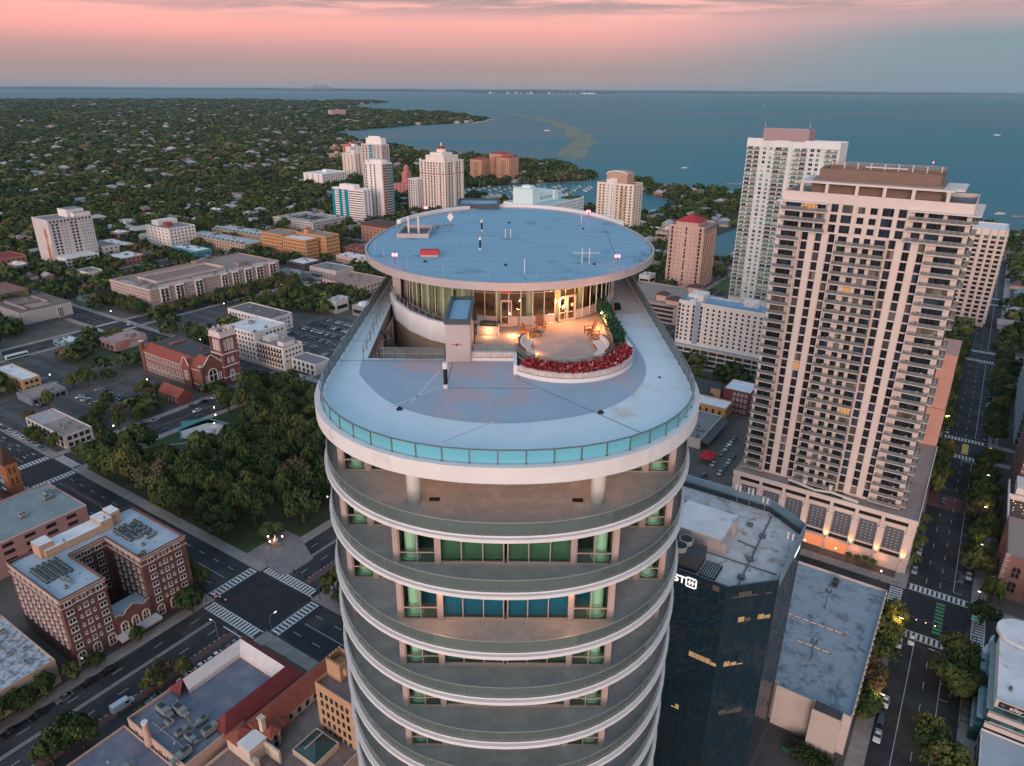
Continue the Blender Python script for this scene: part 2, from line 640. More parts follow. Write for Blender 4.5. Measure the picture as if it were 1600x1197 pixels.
M_land = mat('land', (.04, .05, .028), (.075, .072, .058), .012, .95, stain=(.10, .09, .08), sscale=.004)
struct(link('land', fill_sheet('land', [LAND], -.05, M_land)))
mb = MB()
mb.prism(LAND, -2.5, -.06, cap=False, bottom=False)
struct(mb.build('shore_bank', mat('shore bank', (.22, .19, .16), (.13, .12, .10), .1)))
M_sand = mat('sand', (.42, .33, .27), (.33, .27, .22), .05, .95)
# beaches along the bay
mb = MB()
for pth, wd in (([(-458, 2209), (-268, 1921), (-221, 1828), (-101, 1748), (4, 1690), (103, 1565)], 16), ([(-416, 4812), (-133, 3869), (-200, 3498)], 40),
                ([(-1331, 6028), (-1412, 6800)], 60), ([(262, 1190), (304, 1161), (349, 1141), (400, 1085)], 20)):
    mb.band([(x, y) for x, y in pth], -1.1, .05, wd)
    mb.band([(x, y) for x, y in reversed(pth)], -1.1, -.7, wd * .9)
struct(mb.build('beach', M_sand))
# shoal: pale streak of shallow water in the bay
SB = [(140, 3700), (185, 3450), (170, 3150), (205, 2900), (172, 2600), (190, 2350), (150, 2150), (120, 1950), (108, 1830), (138, 1720), (165, 1735),
      (190, 1900), (205, 2080), (262, 2230), (246, 2400), (275, 2650), (250, 2850), (262, 3200), (225, 3420), (238, 3650), (190, 4000), (110, 4560), (-20, 4900), (-150, 5300), (-180, 5250), (-60, 4800), (80, 4300)]
mo = bpy.data.materials.new('shoal water')
mo.use_nodes = True
t_ = NT(mo.node_tree)
bs = mo.node_tree.nodes['Principled BSDF']
o_ = t_.n('ShaderNodeTexCoord').outputs['Object']
nz = t_.noise(t_.mapping(o_, (.022, .008, 1)), 1.0, 6.0, .7)
bs.inputs['Base Color'].default_value = (.27, .28, .19, 1)
bs.inputs['Roughness'].default_value = .6
bs.inputs['Specular IOR Level'].default_value = .2
t_.put(bs.inputs['Alpha'], t_.math('MULTIPLY', t_.smooth(nz, .22, .52), .75))
struct(link('shoal', fill_sheet('shoal', [SB], -1.1, mo)))
# inlets and the pale lake far to the west
for pts in ([(195, 690), (232, 680), (300, 800), (262, 835), (215, 775)], [(-4838, 7714), (-4200, 7050), (-3500, 7200), (-3000, 7600), (-3388, 7800), (-4221, 8100)]):
    struct(link('water', fill_sheet('water', [pts], .03, M_water if pts[0][0] > 0 else mat('pale lake', (.42, .36, .34), rough=.5))))

M_far = mat('far land', (.025, .06, .07), (.04, .07, .075), .0008, .95)
mb = MB()
xs = np.linspace(-30000, 34000, 190)
prev = None
for x in xs:
    y0 = 29500 + 900 * math.sin(x * .0004) - abs(x) * .03
    h = 58 + 26 * math.sin(x * .0017) * math.sin(x * .00063 + 1) + npr.rand() * 22
    if x > 12000:
        h *= max(.55, 1 - (x - 12000) / 30000)
    cur = [(x, y0, -1.1), (x, y0 + 300, h), (x, y0 + 4500, h * .9), (x, y0 + 9000, -1.1)]
    if prev:
        for a in range(3):
            mb.quad(prev[a], cur[a], cur[a + 1], prev[a + 1])
    prev = cur
struct(mb.build('far_shore', M_far))
mb = MB()
prev = None
for x in np.linspace(-1500, 3200, 40):
    y0 = 23500 + abs(x - 800) * .25
    h = 30 + npr.rand() * 22
    cur = [(x, y0, -1.1), (x, y0 + 120, h), (x, y0 + 900, h * .9), (x, y0 + 1800, -1.1)]
    if prev:
        for a in range(3):
            mb.quad(prev[a], cur[a], cur[a + 1], prev[a + 1])
    prev = cur
struct(mb.build('port_island', M_far))
# sparkle of shore lights and pale sheds on the far shore
mb = MB()
for i in range(90):
    x = -22000 + npr.rand() * 40000
    y = 31300 + 900 * math.sin(x * .0004) - abs(x) * .03
    s = 14 + npr.rand() * 26
    mb.box(x, y - 60, 0, x + s * (1 + 3 * npr.rand()), y - 30, 12 + npr.rand() * 25)
for i in range(26):
    x = -900 + npr.rand() * 3400
    y = 23440 + abs(x - 800) * .25
    mb.box(x, y - 60, 0, x + 20 + 60 * npr.rand(), y - 30, 10 + npr.rand() * 16)
struct(mb.build('far_shore_sheds', mat('pale shed', (.75, .66, .60), rough=.8, emit=(1, .8, .65), estr=.25)), 'stuff')
M_skyl = mat('far towers', (.16, .17, .20), rough=.9)
sk = MB()
sk.box(-.5, -.5, 0, .5, .5, 1).box(-.35, -.35, 1, .35, .35, 1.06)
sk_me = sk.mesh('distant_office_tower', M_skyl)
tampa = at(532, 141)
for i, (px_, hh) in enumerate([(506, 60), (511, 90), (515, 110), (519, 150), (523, 120), (527, 170), (530, 230), (534, 180), (537, 215), (541, 240), (544, 200), (548, 130), (552, 95), (558, 70)]):
    x, y = (px_ - 800) / 1110 * 33000 / .98, 31900
    o = link('distant_office_tower', sk_me, None, (x, y, 40), 0, (34 + 26 * (i % 3), 60, hh * .8))
    tag(o, 'tiny hazy tower in the skyline far across the bay on the horizon', 'tower', 'skyline across the bay')

# ---------------------------------------------------------------- streets (grid coordinates p, q)
GRID = [(-540, -40), (-540, -40)]
AV = [(-632, -615), (-483, -466), (-317, -300), (-178, -153), (3, 21)]           # avenues run along q
ST_L = [(-45, -27), (99, 116), (224, 240), (383, 398), (522, 536)]               # cross streets west of the round tower
ST_R = [(60, 78), (208, 228), (345, 360), (492, 506), (640, 654)]


def gz(mb_, p0, q0, p1, q1, z, mi=0):
    a = [gw(p0, q0), gw(p1, q0), gw(p1, q1), gw(p0, q1)]
    mb_.quad(*[(x, y, z) for x, y in a], mi)


mb = MB()
a = [gw(-640, -60), gw(160, -60), gw(160, 700), gw(-60, 700), gw(-640, 560)]
mb.add([(x, y, -.01) for x, y in a], [(0, 1, 2, 3, 4)])
struct(mb.build('city_ground', M_soil))
mb = MB()
for i, (p0, p1) in enumerate(AV):
    gz(mb, p0, -60, p1, 900 if p0 > 0 else 640, .004)
for q0, q1 in ST_L:
    gz(mb, -760, q0, -110, q1, .0075)
for q0, q1 in ST_R:
    gz(mb, -110, q0, 160, q1, .0075)
struct(mb.build('road', M_asph))
SUBR = ([-760 - 118 * k for k in range(14)], [620 + 104 * k for k in range(16)])
mb = MB()
def dry(p, q):
    x, y = gw(p, q)
    c = False
    for (x0, y0), (x1, y1) in zip(LAND, LAND[1:] + LAND[:1]):
        if (y0 > y) != (y1 > y) and x < (x1 - x0) * (y - y0) / (y1 - y0) + x0:
            c = not c
    return c


for s in range(-100, 2300, 40):
    for p in SUBR[0]:
        if dry(p, s) and dry(p, s + 90) and dry(p + 60, s + 60):
            gz(mb, p - 4, s, p + 4, s + 40, .03)
    for q in SUBR[1]:
        if dry(-640 - s, q) and dry(-560 - s, q + 40) and s < 1660:
            gz(mb, -680 - s, q - 4, -640 - s, q + 4, .036)
struct(mb.build('suburb_road', M_asph2))


def cut(lo, hi, holes):
    segs = [(lo, hi)]
    for a, b in holes:
        ns = []
        for s, e in segs:
            if b <= s or a >= e:
                ns.append((s, e))
            else:
                if a > s:
                    ns.append((s, a))
                if b < e:
                    ns.append((b, e))
        segs = ns
    return [s for s in segs if s[1] - s[0] > 1]


def gbox(mb_, p0, q0, p1, q1, z0, z1, mi=0):
    a = [gw(p0, q0), gw(p1, q0), gw(p1, q1), gw(p0, q1)]
    mb_.prism(a, z0, z1, mi, bottom=False)


mb = MB()
SW = 4.0
for i, (p0, p1) in enumerate(AV):
    sts = ST_R if p0 > 0 else ST_L
    ex = 900 if p0 > 0 else 640
    for s, e in cut(-60, ex, sts):
        gbox(mb, p0 - SW, s, p0, e, -.02, .13)
        gbox(mb, p1, s, p1 + SW, e, -.02, .13)
for sts, lo, hi, avs in ((ST_L, -760, -110, AV[:4]), (ST_R, -110, 160, AV[4:])):
    for q0, q1 in sts:
        for s, e in cut(lo, hi, [(a - SW, b + SW) for a, b in avs]):
            gbox(mb, s, q0 - SW, e, q0, -.02, .13)
            gbox(mb, s, q1, e, q1 + SW, -.02, .13)
struct(mb.build('pavement', M_conc))
# corner plazas and promenades
mb = MB()
gbox(mb, -190, 119.8, -182, 137, .0, .10)
mb.prism([gw(*c) for c in ((-182.1, 120), (-171, 118.5), (-168.8, 121), (-168.6, 131), (-182.1, 137))], .0, .135, bottom=False)
mb.prism([gw(*c) for c in ((-297, 141), (-296, 141), (-240, 205), (-243, 207))], 0, .1, bottom=False)
struct(mb.build('plaza', M_plaza))
mb = MB()
gbox(mb, -297.9, 119.9, -181.9, 222, -.02, .08)
gbox(mb, -447, 178, -412, 206, -.02, .07)
gbox(mb, -430, 204, -400, 222, -.02, .07)
struct(mb.build('lawn', M_lawn))
mb = MB()
gbox(mb, -160, 500, -128, 575, -.02, .09)
gbox(mb, -300, 590, -230, 640, -.02, .09)
gbox(mb, -180, 560, -100, 640, -.02, .09)
struct(mb.build('waterfront_lawn', mat('bright lawn', (.07, .12, .03), (.10, .13, .045), .1, .95)))
LOTS = [(-400, 137.5, -320.5, 150), (-378, 150, -344, 195), (-400, 121, -357.5, 137), (-374, 264, -302, 332), (-460, 142, -402, 177), (-465, 262, -420, 300)]
mb = MB()
for l in LOTS:
    gz(mb, *l, .012)
gz(mb, -19, 118, -1.5, 149, .012)
struct(mb.build('parking_lot', M_asph2))

# painted markings
mb = MB()
Z = .02


def line_q(p, q0, q1, w=.16, dash=None, mi=0):
    if dash:
        q = q0
        while q < q1:
            gz(mb, p - w / 2, q, p + w / 2, min(q + dash[0], q1), Z, mi)
            q += dash[0] + dash[1]
    else:
        gz(mb, p - w / 2, q0, p + w / 2, q1, Z, mi)


def line_p(q, p0, p1, w=.16, dash=None, mi=0):
    if dash:
        p = p0
        while p < p1:
            gz(mb, p, q - w / 2, min(p + dash[0], p1), q + w / 2, Z, mi)
            p += dash[0] + dash[1]
    else:
        gz(mb, p0, q - w / 2, p1, q + w / 2, Z, mi)


def zebra_p(q0, q1, p0, p1, step=1.35, w=.75):
    """crossing of a street that runs along q: bars side by side along p, between two lines"""
    line_p(q0, p0, p1, .3)
    line_p(q1, p0, p1, .3)
    p = p0 + .4
    while p + w < p1:
        gz(mb, p, q0 + .2, p + w, q1 - .2, Z)
        p += step


def zebra_q(p0, p1, q0, q1, step=1.35, w=.75):
    line_q(p0, q0, q1, .3)
    line_q(p1, q0, q1, .3)
    q = q0 + .4
    while q + w < q1:
        gz(mb, p0 + .2, q, p1 - .2, q + w, Z)
        q += step


for (p0, p1), sts in zip(AV, (ST_L, ST_L, ST_L, ST_L, ST_R)):
    for q0, q1 in sts:
        zebra_p(q0 - 4.2, q0 - .9, p0 + .5, p1 - .5)
        zebra_p(q1 + .9, q1 + 4.2, p0 + .5, p1 - .5)
        zebra_q(p0 - 4.2, p0 - .9, q0 + .5, q1 - .5)
        zebra_q(p1 + .9, p1 + 4.2, q0 + .5, q1 - .5)
        line_p(q0 - 6, (p0 + p1) / 2, p1 - .5, .4)
# avenue in front of the brick hotel
for s, e in cut(-60, 640, [(a - 7, b + 7) for a, b in ST_L]):
    line_q(-170.6, s, e, .2)
    line_q(-169.9, s, e, .2)
    line_q(-166.0, s, e, .16, (3, 6))
    line_q(-162.0, s, e, .22, (.8, .8))
    line_q(-174.3, s, e, .14, (3, 9))
    for pp in (-308.5, -474.5, -623.5):
        line_q(pp, s, e, .18, None, 1)
        line_q(pp + 4, s, e, .14, (3, 6))
for s, e in cut(-60, 900, [(a - 7, b + 7) for a, b in ST_R]):
    line_q(12.2, s, e, .14, (3, 6))
    line_q(8.2, s, e, .14, None if e < 215 else (3, 9))
    line_q(16.0, s, e, .16)
    for k in range(int((e - s) / 6.5)):
        line_p(s + k * 6.5, 16, 18.2, .14)
for s, e in cut(-760, -110, [(a - 7, b + 7) for a, b in AV[:4]]):
    for q0, q1 in ST_L:
        for k in range(1, 4):
            line_p(q0 + (q1 - q0) * k / 4, s, e, .15, None if k == 2 else (3, 5))
    for k in range(6):      # lane arrows
        for q in (101.5, 106, 110, 113.6):
            pp = e - 6 - k * 14
            if pp > s and e < -300:
                gz(mb, pp, q - .12, pp + 2.2, q + .12, Z)
                mb.add([(*gw(pp + 2.2, q - .5), Z), (*gw(pp + 3.4, q), Z), (*gw(pp + 2.2, q + .5), Z)], [(0, 1, 2)])
for s, e in cut(-110, 160, [(a - 7, b + 7) for a, b in AV[4:]]):
    for q0, q1 in ST_R:
        line_p((q0 + q1) / 2, s, e, .18, None, 1)
# stalls in the lots
for (p0, q0, p1, q1) in LOTS:
    q = q0 + 3
    while q + 5 < q1:
        p = p0 + 1
        while p < p1 - 1:
            gz(mb, p, q, p + .13, q + 4.6, Z)
            p += 2.7
        q += 10.8
# green bicycle box on the right avenue
for k in range(9):
    gz(mb, 12.0, 210.0 + k * 1.9, 14.4, 211.1 + k * 1.9, Z, 2)
gz(mb, 11.5, 346.5, 14.0, 358, Z, 1)
struct(mb.build('road_markings', [M_paint, M_ypaint, M_gpaint]))
# red paved bus lane strips and brick crossings
mb = MB()
for s, e in cut(-60, 640, [(a - 5, b + 5) for a, b in ST_L]):
    gz(mb, -161.8, s, -159.4, e, .011)
gz(mb, 3.2, 290, 16.0, 302, .011)
struct(mb.build('brick_strip', M_brickpav))
# darker repair patches and faded lanes
mb = MB()
for (p0, q0, p1, q1) in ((-178, 99.2, -153.2, 115.8), (-177, 60, -171, 84), (-150, 100, -128, 107), (-306, 120, -301, 160), (3.4, 240, 8, 288), (4, 209, 20.6, 227.6), (-292, 100, -262, 104), (-317, 99.2, -300, 115.8)):
    gz(mb, p0, q0, p1, q1, .0095)
struct(mb.build('asphalt_patch', mat('fresh asphalt', (.022, .023, .027), (.032, .032, .036), .3, .85)))
# planted median on the cross street by the park
mb = MB()
gbox(mb, -290, 107.0, -262, 108.6, 0, .2)
gbox(mb, -255, 107.2, -250, 108.4, 0, .2)
struct(mb.build('median', M_brickpav))

# ---------------------------------------------------------------- buildings: helpers
FOOT = []
WCACHE = {}


def zat(p, q, py):
    """height above the ground point (p, q) that shows at picture row py"""
    x, y = gw(p, q)
    lo, hi = -5.0, 160.0
    for _ in range(40):
        m = (lo + hi) / 2
        d = y * _cp - (m - CAM_H) * _sp
        u = y * _sp + (m - CAM_H) * _cp
        X, Y = x / d * 1110, -u / d * 1110
        if 598.5 + X * _sr + Y * _cr > py:
            lo = m
        else:
            hi = m
    return lo


def win(w_, h_, nx=1, ny=1, fm=None, gm=None, fw=.09, t=.12, sill=False, arch=False, sub=None):
    """window facing -Y, origin at the middle of its foot: (MB, materials, mesh)"""
    fm, gm = fm or M_frame, gm or M_glass
    key = (w_, h_, nx, ny, fm.name, gm.name, fw, t, sill, arch)
    if key in WCACHE:
        return WCACHE[key]
    mb_ = MB()
    x0, x1 = -w_ / 2, w_ / 2
    if arch:
        n = 8
        pts = [(x1, h_ - w_ / 2)] + [(w_ / 2 * math.cos(math.pi * i / n), h_ - w_ / 2 + w_ / 2 * math.sin(math.pi * i / n)) for i in range(1, n)] + [(x0, h_ - w_ / 2)]
        poly = [(x0, 0), (x1, 0)] + pts
        mb_.add([(x, -.04, z) for x, z in poly], [tuple(range(len(poly)))], 1)
        for a, b in zip(poly, poly[1:] + poly[:1]):
            mb_.tube([(a[0], -.05, a[1]), (b[0], -.05, b[1])], fw * .8, 4, 0)
        mb_.box(-fw / 2, -t, 0, fw / 2, -.02, h_ - .1, 0)
        mb_.box(x0, -t, h_ * .45, x1, -.02, h_ * .45 + fw, 0)
    else:
        mb_.quad((x0, -.03, 0), (x1, -.03, 0), (x1, -.03, h_), (x0, -.03, h_), 1)
        mb_.box(x0, -t, 0, x0 + fw, .0, h_).box(x1 - fw, -t, 0, x1, .0, h_)
        mb_.box(x0 + fw, -t + .003, 0, x1 - fw, .0, fw).box(x0 + fw, -t + .003, h_ - fw, x1 - fw, .0, h_)
        for i in range(1, nx):
            x = x0 + w_ * i / nx
            mb_.box(x - fw / 2, -t * .8, fw, x + fw / 2, -.01, h_ - fw)
        for j in range(1, ny):
            z = h_ * j / ny
            mb_.box(x0 + fw, -t * .7, z - fw / 2, x1 - fw, -.012, z + fw / 2)
        if sill:
            mb_.box(x0 - .12, -t - .14, -.14, x1 + .12, .0, -.003)
    mats = [fm, gm]
    WCACHE[key] = (mb_, mats, mb_.mesh('window', mats))
    return WCACHE[key]


def stuff_merge(name, items, parent, rots):
    """many small repeats of one part as one object"""
    out, mats = MB(), []
    for (wm_, x, y, z, k) in items:
        mb_, ms, _ = wm_
        mm = []
        for m in ms:
            if m not in mats:
                mats.append(m)
            mm.append(mats.index(m))
        c, s = rots[k]
        o = len(out.v)
        out.v += [(x + a * c - b * s, y + a * s + b * c, z + d) for a, b, d in mb_.v]
        for f, mi in zip(mb_.f, mb_.m):
            out.f.append([o + i for i in f])
            out.m.append(mm[mi])
    return struct(out.build(name, mats, parent), 'stuff')


ROT = {'s': 0.0, 'e': R(90), 'n': R(180), 'w': R(-90)}
ROTCS = {k: (math.cos(v), math.sin(v)) for k, v in ROT.items()}


class Bld:
    def __init__(s, name, label, cat, rect, h, wm, rm, par=.7, group=None, path=None, rz=None, roofname='roof', foot=True, wt=.35, z0=-.3):
        p0, q0, p1, q1 = rect
        s.w, s.d, s.h, s.par = p1 - p0, q1 - q0, h, par
        s.c = ((p0 + p1) / 2, (q0 + q1) / 2)
        x, y = gw(*s.c)
        s.root = thing(name, label, cat, (x, y, 0), -GA if rz is None else rz, group)
        s.items = []
        if foot:
            FOOT.append(rect)
        a, b = s.w / 2, s.d / 2
        s.path = path or [(-a, -b), (a, -b), (a, b), (-a, b)]
        mb_ = MB()
        mb_.band(s.path, z0, h, wt, closed=True)
        s.wall = mb_.build('wall', wm, s.root)
        if rm:
            mb_ = MB()
            mb_.add([(px_, py_, h - par) for px_, py_ in s.path], [tuple(range(len(s.path)))])
            s.roof = mb_.build(roofname, rm, s.root)

    def L(s, p, q):
        return p - s.c[0], q - s.c[1]

    def put(s, face, u, z, wn, off=0.0):
        a, b = s.w / 2, s.d / 2
        x, y = {'s': (u, -b - off), 'n': (u, b + off), 'e': (a + off, u), 'w': (-a - off, u)}[face]
        s.items.append((wn, x, y, z, face))

    def grid(s, face, us, zs, wn, lit=0.0, off=0.0, alt=None):
        for u in us:
            for z in zs:
                k = wn
                if alt and rng.random() < alt[0]:
                    k = alt[1]
                s.put(face, u, z, k, off)

    def cols(s, n, face='s', margin=1.5, lo=None, hi=None):
        ln = s.w if face in 'sn' else s.d
        lo = -ln / 2 + margin if lo is None else lo
        hi = ln / 2 - margin if hi is None else hi
        return [lo + (hi - lo) * (i + .5) / n for i in range(n)]

    def done(s, name='window', cap=100):
        mw_ = s.root.matrix_basis if False else None
        X, Y = gw(*s.c)
        c, sn = math.cos(-GA), math.sin(-GA)
        rz = s.root.rotation_euler[2]
        c, sn = math.cos(rz), math.sin(rz)

        def dist(it):
            x, y = X + it[1] * c - it[2] * sn, Y + it[1] * sn + it[2] * c
            hid = 0
            if it[4] == 'n' or (it[4] == 'w' and s.c[0] < 0) or (it[4] == 'e' and s.c[0] > 0):
                hid = 1e6
            return x * x + y * y + (it[3] - CAM_H) ** 2 + hid
        s.items.sort(key=dist)
        for (wn, x, y, z, k) in s.items[:cap]:
            link(name, wn[2], s.root, (x, y, z), ROT[k])
        if len(s.items) > cap:
            stuff_merge(name, s.items[cap:], s.root, ROTCS)
        s.items = []

    def bands(s, zs, m, name='cornice', out=.25, hh=.35, path=None):
        mb_ = MB()
        pa = path or s.path
        n = len(pa)
        for z in zs:
            mb_.band(list(reversed([(x, y) for x, y in offset(pa, .003)])), z, z + hh, out, closed=True)
        return mb_.build(name, m, s.root)

    def units(s, n, seed=0, x0=None, y0=None, x1=None, y1=None, big=1.0, z=None):
        r = random.Random(seed)
        a, b = s.w / 2 - 1.5, s.d / 2 - 1.5
        x0, x1 = (-a if x0 is None else x0), (a if x1 is None else x1)
        y0, y1 = (-b if y0 is None else y0), (b if y1 is None else y1)
        placed = []
        for i in range(n * 6):
            if len(placed) >= n:
                break
            x, y = r.uniform(x0, x1), r.uniform(y0, y1)
            if any(abs(x - u) < 2.6 * big and abs(y - v) < 2.6 * big for u, v in placed):
                continue
            placed.append((x, y))
            k = r.choice([0, 0, 1, 2])
            link(('air_conditioner', 'air_conditioner', 'roof_vent')[k], UNITS[k], s.root, (x, y, (s.h - s.par if z is None else z) + .002), R(90) * r.randint(0, 3), big * r.uniform(.75, 1.25))


def offset(path, d):
    """move a closed ccw path outwards by d"""
    n = len(path)
    out = []
    for i in range(n):
        p, a, b = path[i], path[i - 1], path[(i + 1) % n]
        e1 = Vector((p[0] - a[0], p[1] - a[1])).normalized()
        e2 = Vector((b[0] - p[0], b[1] - p[1])).normalized()
        n1, n2 = Vector((e1.y, -e1.x)), Vector((e2.y, -e2.x))
        m = (n1 + n2)
        m = m / max(.3, m.dot(n1)) if m.length > .01 else n1
        out.append((p[0] + m.x * d, p[1] + m.y * d))
    return out


_m = MB()
_m.box(-1.0, -.8, .1, 1.0, .8, 1.2).box(-1.05, -.85, 0, 1.05, .85, .12, 1).cyl(-.4, 0, 1.2, 1.32, .38, n=12, mi=1).cyl(.45, 0, 1.2, 1.32, .38, n=12, mi=1)
UNITS = [_m.mesh('air_conditioner', [mat('unit grey', (.26, .27, .275), (.2, .21, .215), 1.0), M_dsteel])]
_m = MB()
_m.box(-.7, -1.6, .25, .7, 1.6, 1.6).box(-.5, 1.6, .5, .5, 2.6, 1.2).box(-.8, -1.5, 0, -.6, 1.5, .3, 1).box(.6, -1.5, 0, .8, 1.5, .3, 1).box(-.5, -1.2, 1.603, .5, .2, 1.75, 1)
UNITS.append(_m.mesh('air_conditioner', [mat('unit beige', (.21, .25, .235), (.17, .20, .19), 1.0), M_dsteel]))
_m = MB()
_m.cyl(0, 0, 0, .7, .22).cyl(0, 0, .7, .95, .36, .1).cyl(0, 0, 0, .08, .45)
UNITS.append(_m.mesh('roof_vent', [M_steel]))


def pxrect(z, L_, M_, Rr=None, depth=20.0):
    """roof rectangle from the picture: left front corner, front right corner, far right corner at height z"""
    a, b = pix(*L_, z), pix(*M_, z)
    q0 = b[1]
    q1 = pix(*Rr, z)[1] if Rr else q0 + depth
    return (min(a[0], b[0]), q0, max(a[0], b[0]), max(q1, q0 + 6))


# ---------------------------------------------------------------- brick hotel with two wings
M_brick = brick_mat('hotel brick', (.138, .050, .040), (.112, .041, .034), (.18, .11, .09))
M_cream = mat('cream stone', (.50, .40, .33), (.43, .35, .29), .4, .85)
rect = (-213.5, 60, -184, 96.5)
pth = [(-14.75, -18.25), (14.75, -18.25), (14.75, -6.25), (-4.25, -6.25), (-4.25, 4.25), (14.75, 4.25), (14.75, 18.25), (-14.75, 18.25)]
B = Bld('brick_hotel', 'dark red brick hotel with two wings round a narrow court and pale roof', 'hotel', rect, 23.6, M_brick, M_blueroof, .9, path=pth)
B.bands([20.3, 22.9], M_cream, 'cornice', .3, .35)
B.bands([22.0], M_cream, 'cornice', .08, .5)
wd = win(1.9, 1.5, 2, 1, fw=.13, sill=True)
ws = win(.62, .95, 1, 1, fw=.11, sill=True)
w1 = win(1.25, 1.5, 1, 2, fw=.13, sill=True)
wa = win(2.0, 3.6, 1, 1, fm=M_cream, fw=.34, arch=True)
zs = [6.2 + 2.85 * i for i in range(6)]
for cy in (-12.25, 11.25):
    for z in zs:
        for u, wn, dz_ in ((-4.2, wd, 0), (-1.75, ws, .2), (0, w1, 0), (1.75, ws, .2), (4.2, wd, 0)):
            B.put('e', cy + u, z + dz_, wn)
    for u in (-4.2, 0, 4.2):
        B.put('e', cy + u, 1.3, wa)
for u in B.cols(9, 's', 1.0):
    for z in zs:
        B.put('s', u, z, w1)
for u in (0.5, 3.6, 6.7, 9.8, 12.6):
    for z in zs:
        B.items.append((w1, u, 4.25, z, 's'))
for u in (-4.2, -1.5, 1.8):
    for z in zs:
        B.items.append((wd, -4.25, u, z, 'e'))
B.done()
mb = MB()
mb.box(7.5, -6.1, -.2, 15.2, 4.1, 8.2, 0, top=1)
prof = [(-6.1, 8.2), (-6.1, 9.6), (-5.2, 9.6), (-4.6, 9.0), (-3.6, 9.0), (-3.0, 9.9), (-2.0, 10.3), (-1, 10.9), (0, 10.3), (1.0, 9.9), (1.6, 9.0), (2.6, 9.0), (3.2, 9.6), (4.1, 9.6), (4.1, 8.2)]
n = len(prof)
vs = [(15.2, y, z) for y, z in prof] + [(14.8, y, z) for y, z in prof]
mb.add(vs, [tuple(range(n)), tuple(range(2 * n - 1, n - 1, -1))] + [(i + 1, i, n + i, n + i + 1) for i in range(n - 1)], 0)
for i in range(1, n - 2):
    a, b = prof[i], prof[i + 1]
    mb.tube([(15.2, a[0], a[1]), (15.2, b[0], b[1])], .16, 5, 2)
mb.build('entrance_block', [M_brick, M_blueroof, M_cream], B.root)
for u in (-4.2, -1.0, 2.2):
    link('window', wa[2], B.root, (15.2, u, 3.0), R(90))
mb = MB()
mb.box(15.25, -7.5, 3.2, 18.6, 5.0, 3.5)
for i in range(13):
    mb.box(18.6, -7.5 + i * .96, 2.8, 18.66, -6.6 + i * .96, 3.45)
mb.build('awning', mat('canvas awning', (.55, .52, .50), (.46, .44, .43), .8), B.root)
mb = MB()
mb.box(-14.0, -10.5, 22.4, -8.2, 8.5, 25.2, 0, top=1).box(-14.0, -11.5, 22.4, -9.2, -7.5, 27.0, 0, top=1).box(-14.2, 5.5, 22.4, -8.0, 9.2, 26.4, 0, top=1).box(-13.8, 9.4, 22.4, -9.0, 12.2, 27.2, 0, top=1)
mb.cyl(-8.8, -5, 25.2, 26.3, .35, mi=2).cyl(-9, 7.4, 26.4, 27.3, .35, mi=2)
mb.build('penthouse', [mat('tan stucco', (.46, .31, .22), (.40, .27, .19), .5), M_whiter, M_steel], B.root)
k = MB()
k.box(-.45, -.45, .3, .45, .45, 1.0).box(-.5, -.5, 0, .5, .5, .1, 1).cyl(0, 0, 1.0, 1.06, .36, n=10, mi=1)
smallac = k.mesh('air_conditioner', [mat('weathered unit', (.17, .20, .20), (.11, .13, .13), 1.5), M_dsteel])
for cy, x0 in ((-12.5, -5.5), (11.3, -5.5)):
    for i in range(5):
        for j in range(8):
            if rng.random() < .88:
                link('air_conditioner', smallac, B.root, (x0 + j * 1.25 + rng.uniform(-.15, .15), cy - 3.2 + i * 1.55, 22.704), rng.uniform(0, .3))
B.units(7, 3, 5, -16.5, 13, -8, .6)
B.units(5, 4, 3, 6, 13, 16.5, .7)

# ---------------------------------------------------------------- pink office block behind the hotel
M_pinkw = mat('pink render', (.40, .22, .20), (.35, .19, .175), .3, .9)
M_grngrey = mat('green grey roof', (.22, .27, .27), (.17, .21, .215), .2, .85, stain=(.30, .34, .34), sscale=.12)
B = Bld('pink_office', 'flat-roofed pink office block behind the brick hotel', 'office', (-272, 38, -244.5, 96), 13, M_pinkw, M_grngrey, .5)
B.grid('e', B.cols(8, 'e', 2), [1.5, 4.6, 7.7, 10.4], win(3.2, 1.3, 3, 1, fm=M_dframe))
B.bands([12.7], M_white, 'coping', .1, .3)
B.done()
B.units(9, 5)

# ---------------------------------------------------------------- church with an orange brick bell tower
M_obrick = brick_mat('orange brick', (.42, .155, .06), (.36, .13, .055), (.30, .16, .09))
x, y = gw(-289, 91)
T = thing('brick_church', 'orange brick church with pointed bell tower and dark brown roof', 'church', (x, y, 0), -GA)
FOOT.append((-300, 74, -272.5, 94))
hb_ = zat(-289, 91, 722)
mb = MB()
mb.box(-2.2, -2.2, -.2, 2.2, 2.2, hb_)
for z in (hb_ - 5.2, hb_ - 9.5, hb_ - .5):
    mb.box(-2.4, -2.4, z, 2.4, 2.4, z + .4)
mb.build('bell_tower', M_obrick, T)
mb = MB()
mb.add([(-2.6, -2.6, hb_), (2.6, -2.6, hb_), (2.6, 2.6, hb_), (-2.6, 2.6, hb_), (0, 0, hb_ + 7.5)], [(0, 1, 4), (1, 2, 4), (2, 3, 4), (3, 0, 4), (3, 2, 1, 0)])
mb.tube([(0, 0, hb_ + 7.2), (0, 0, hb_ + 9.2)], .08).tube([(-.5, 0, hb_ + 8.6), (.5, 0, hb_ + 8.6)], .08)
mb.build('spire', mat('brown shingles', (.075, .04, .032), (.055, .03, .026), 1.2), T)
wb_ = win(.9, 3.0, 1, 1, fm=M_obrick, gm=M_black, fw=.1, arch=True)
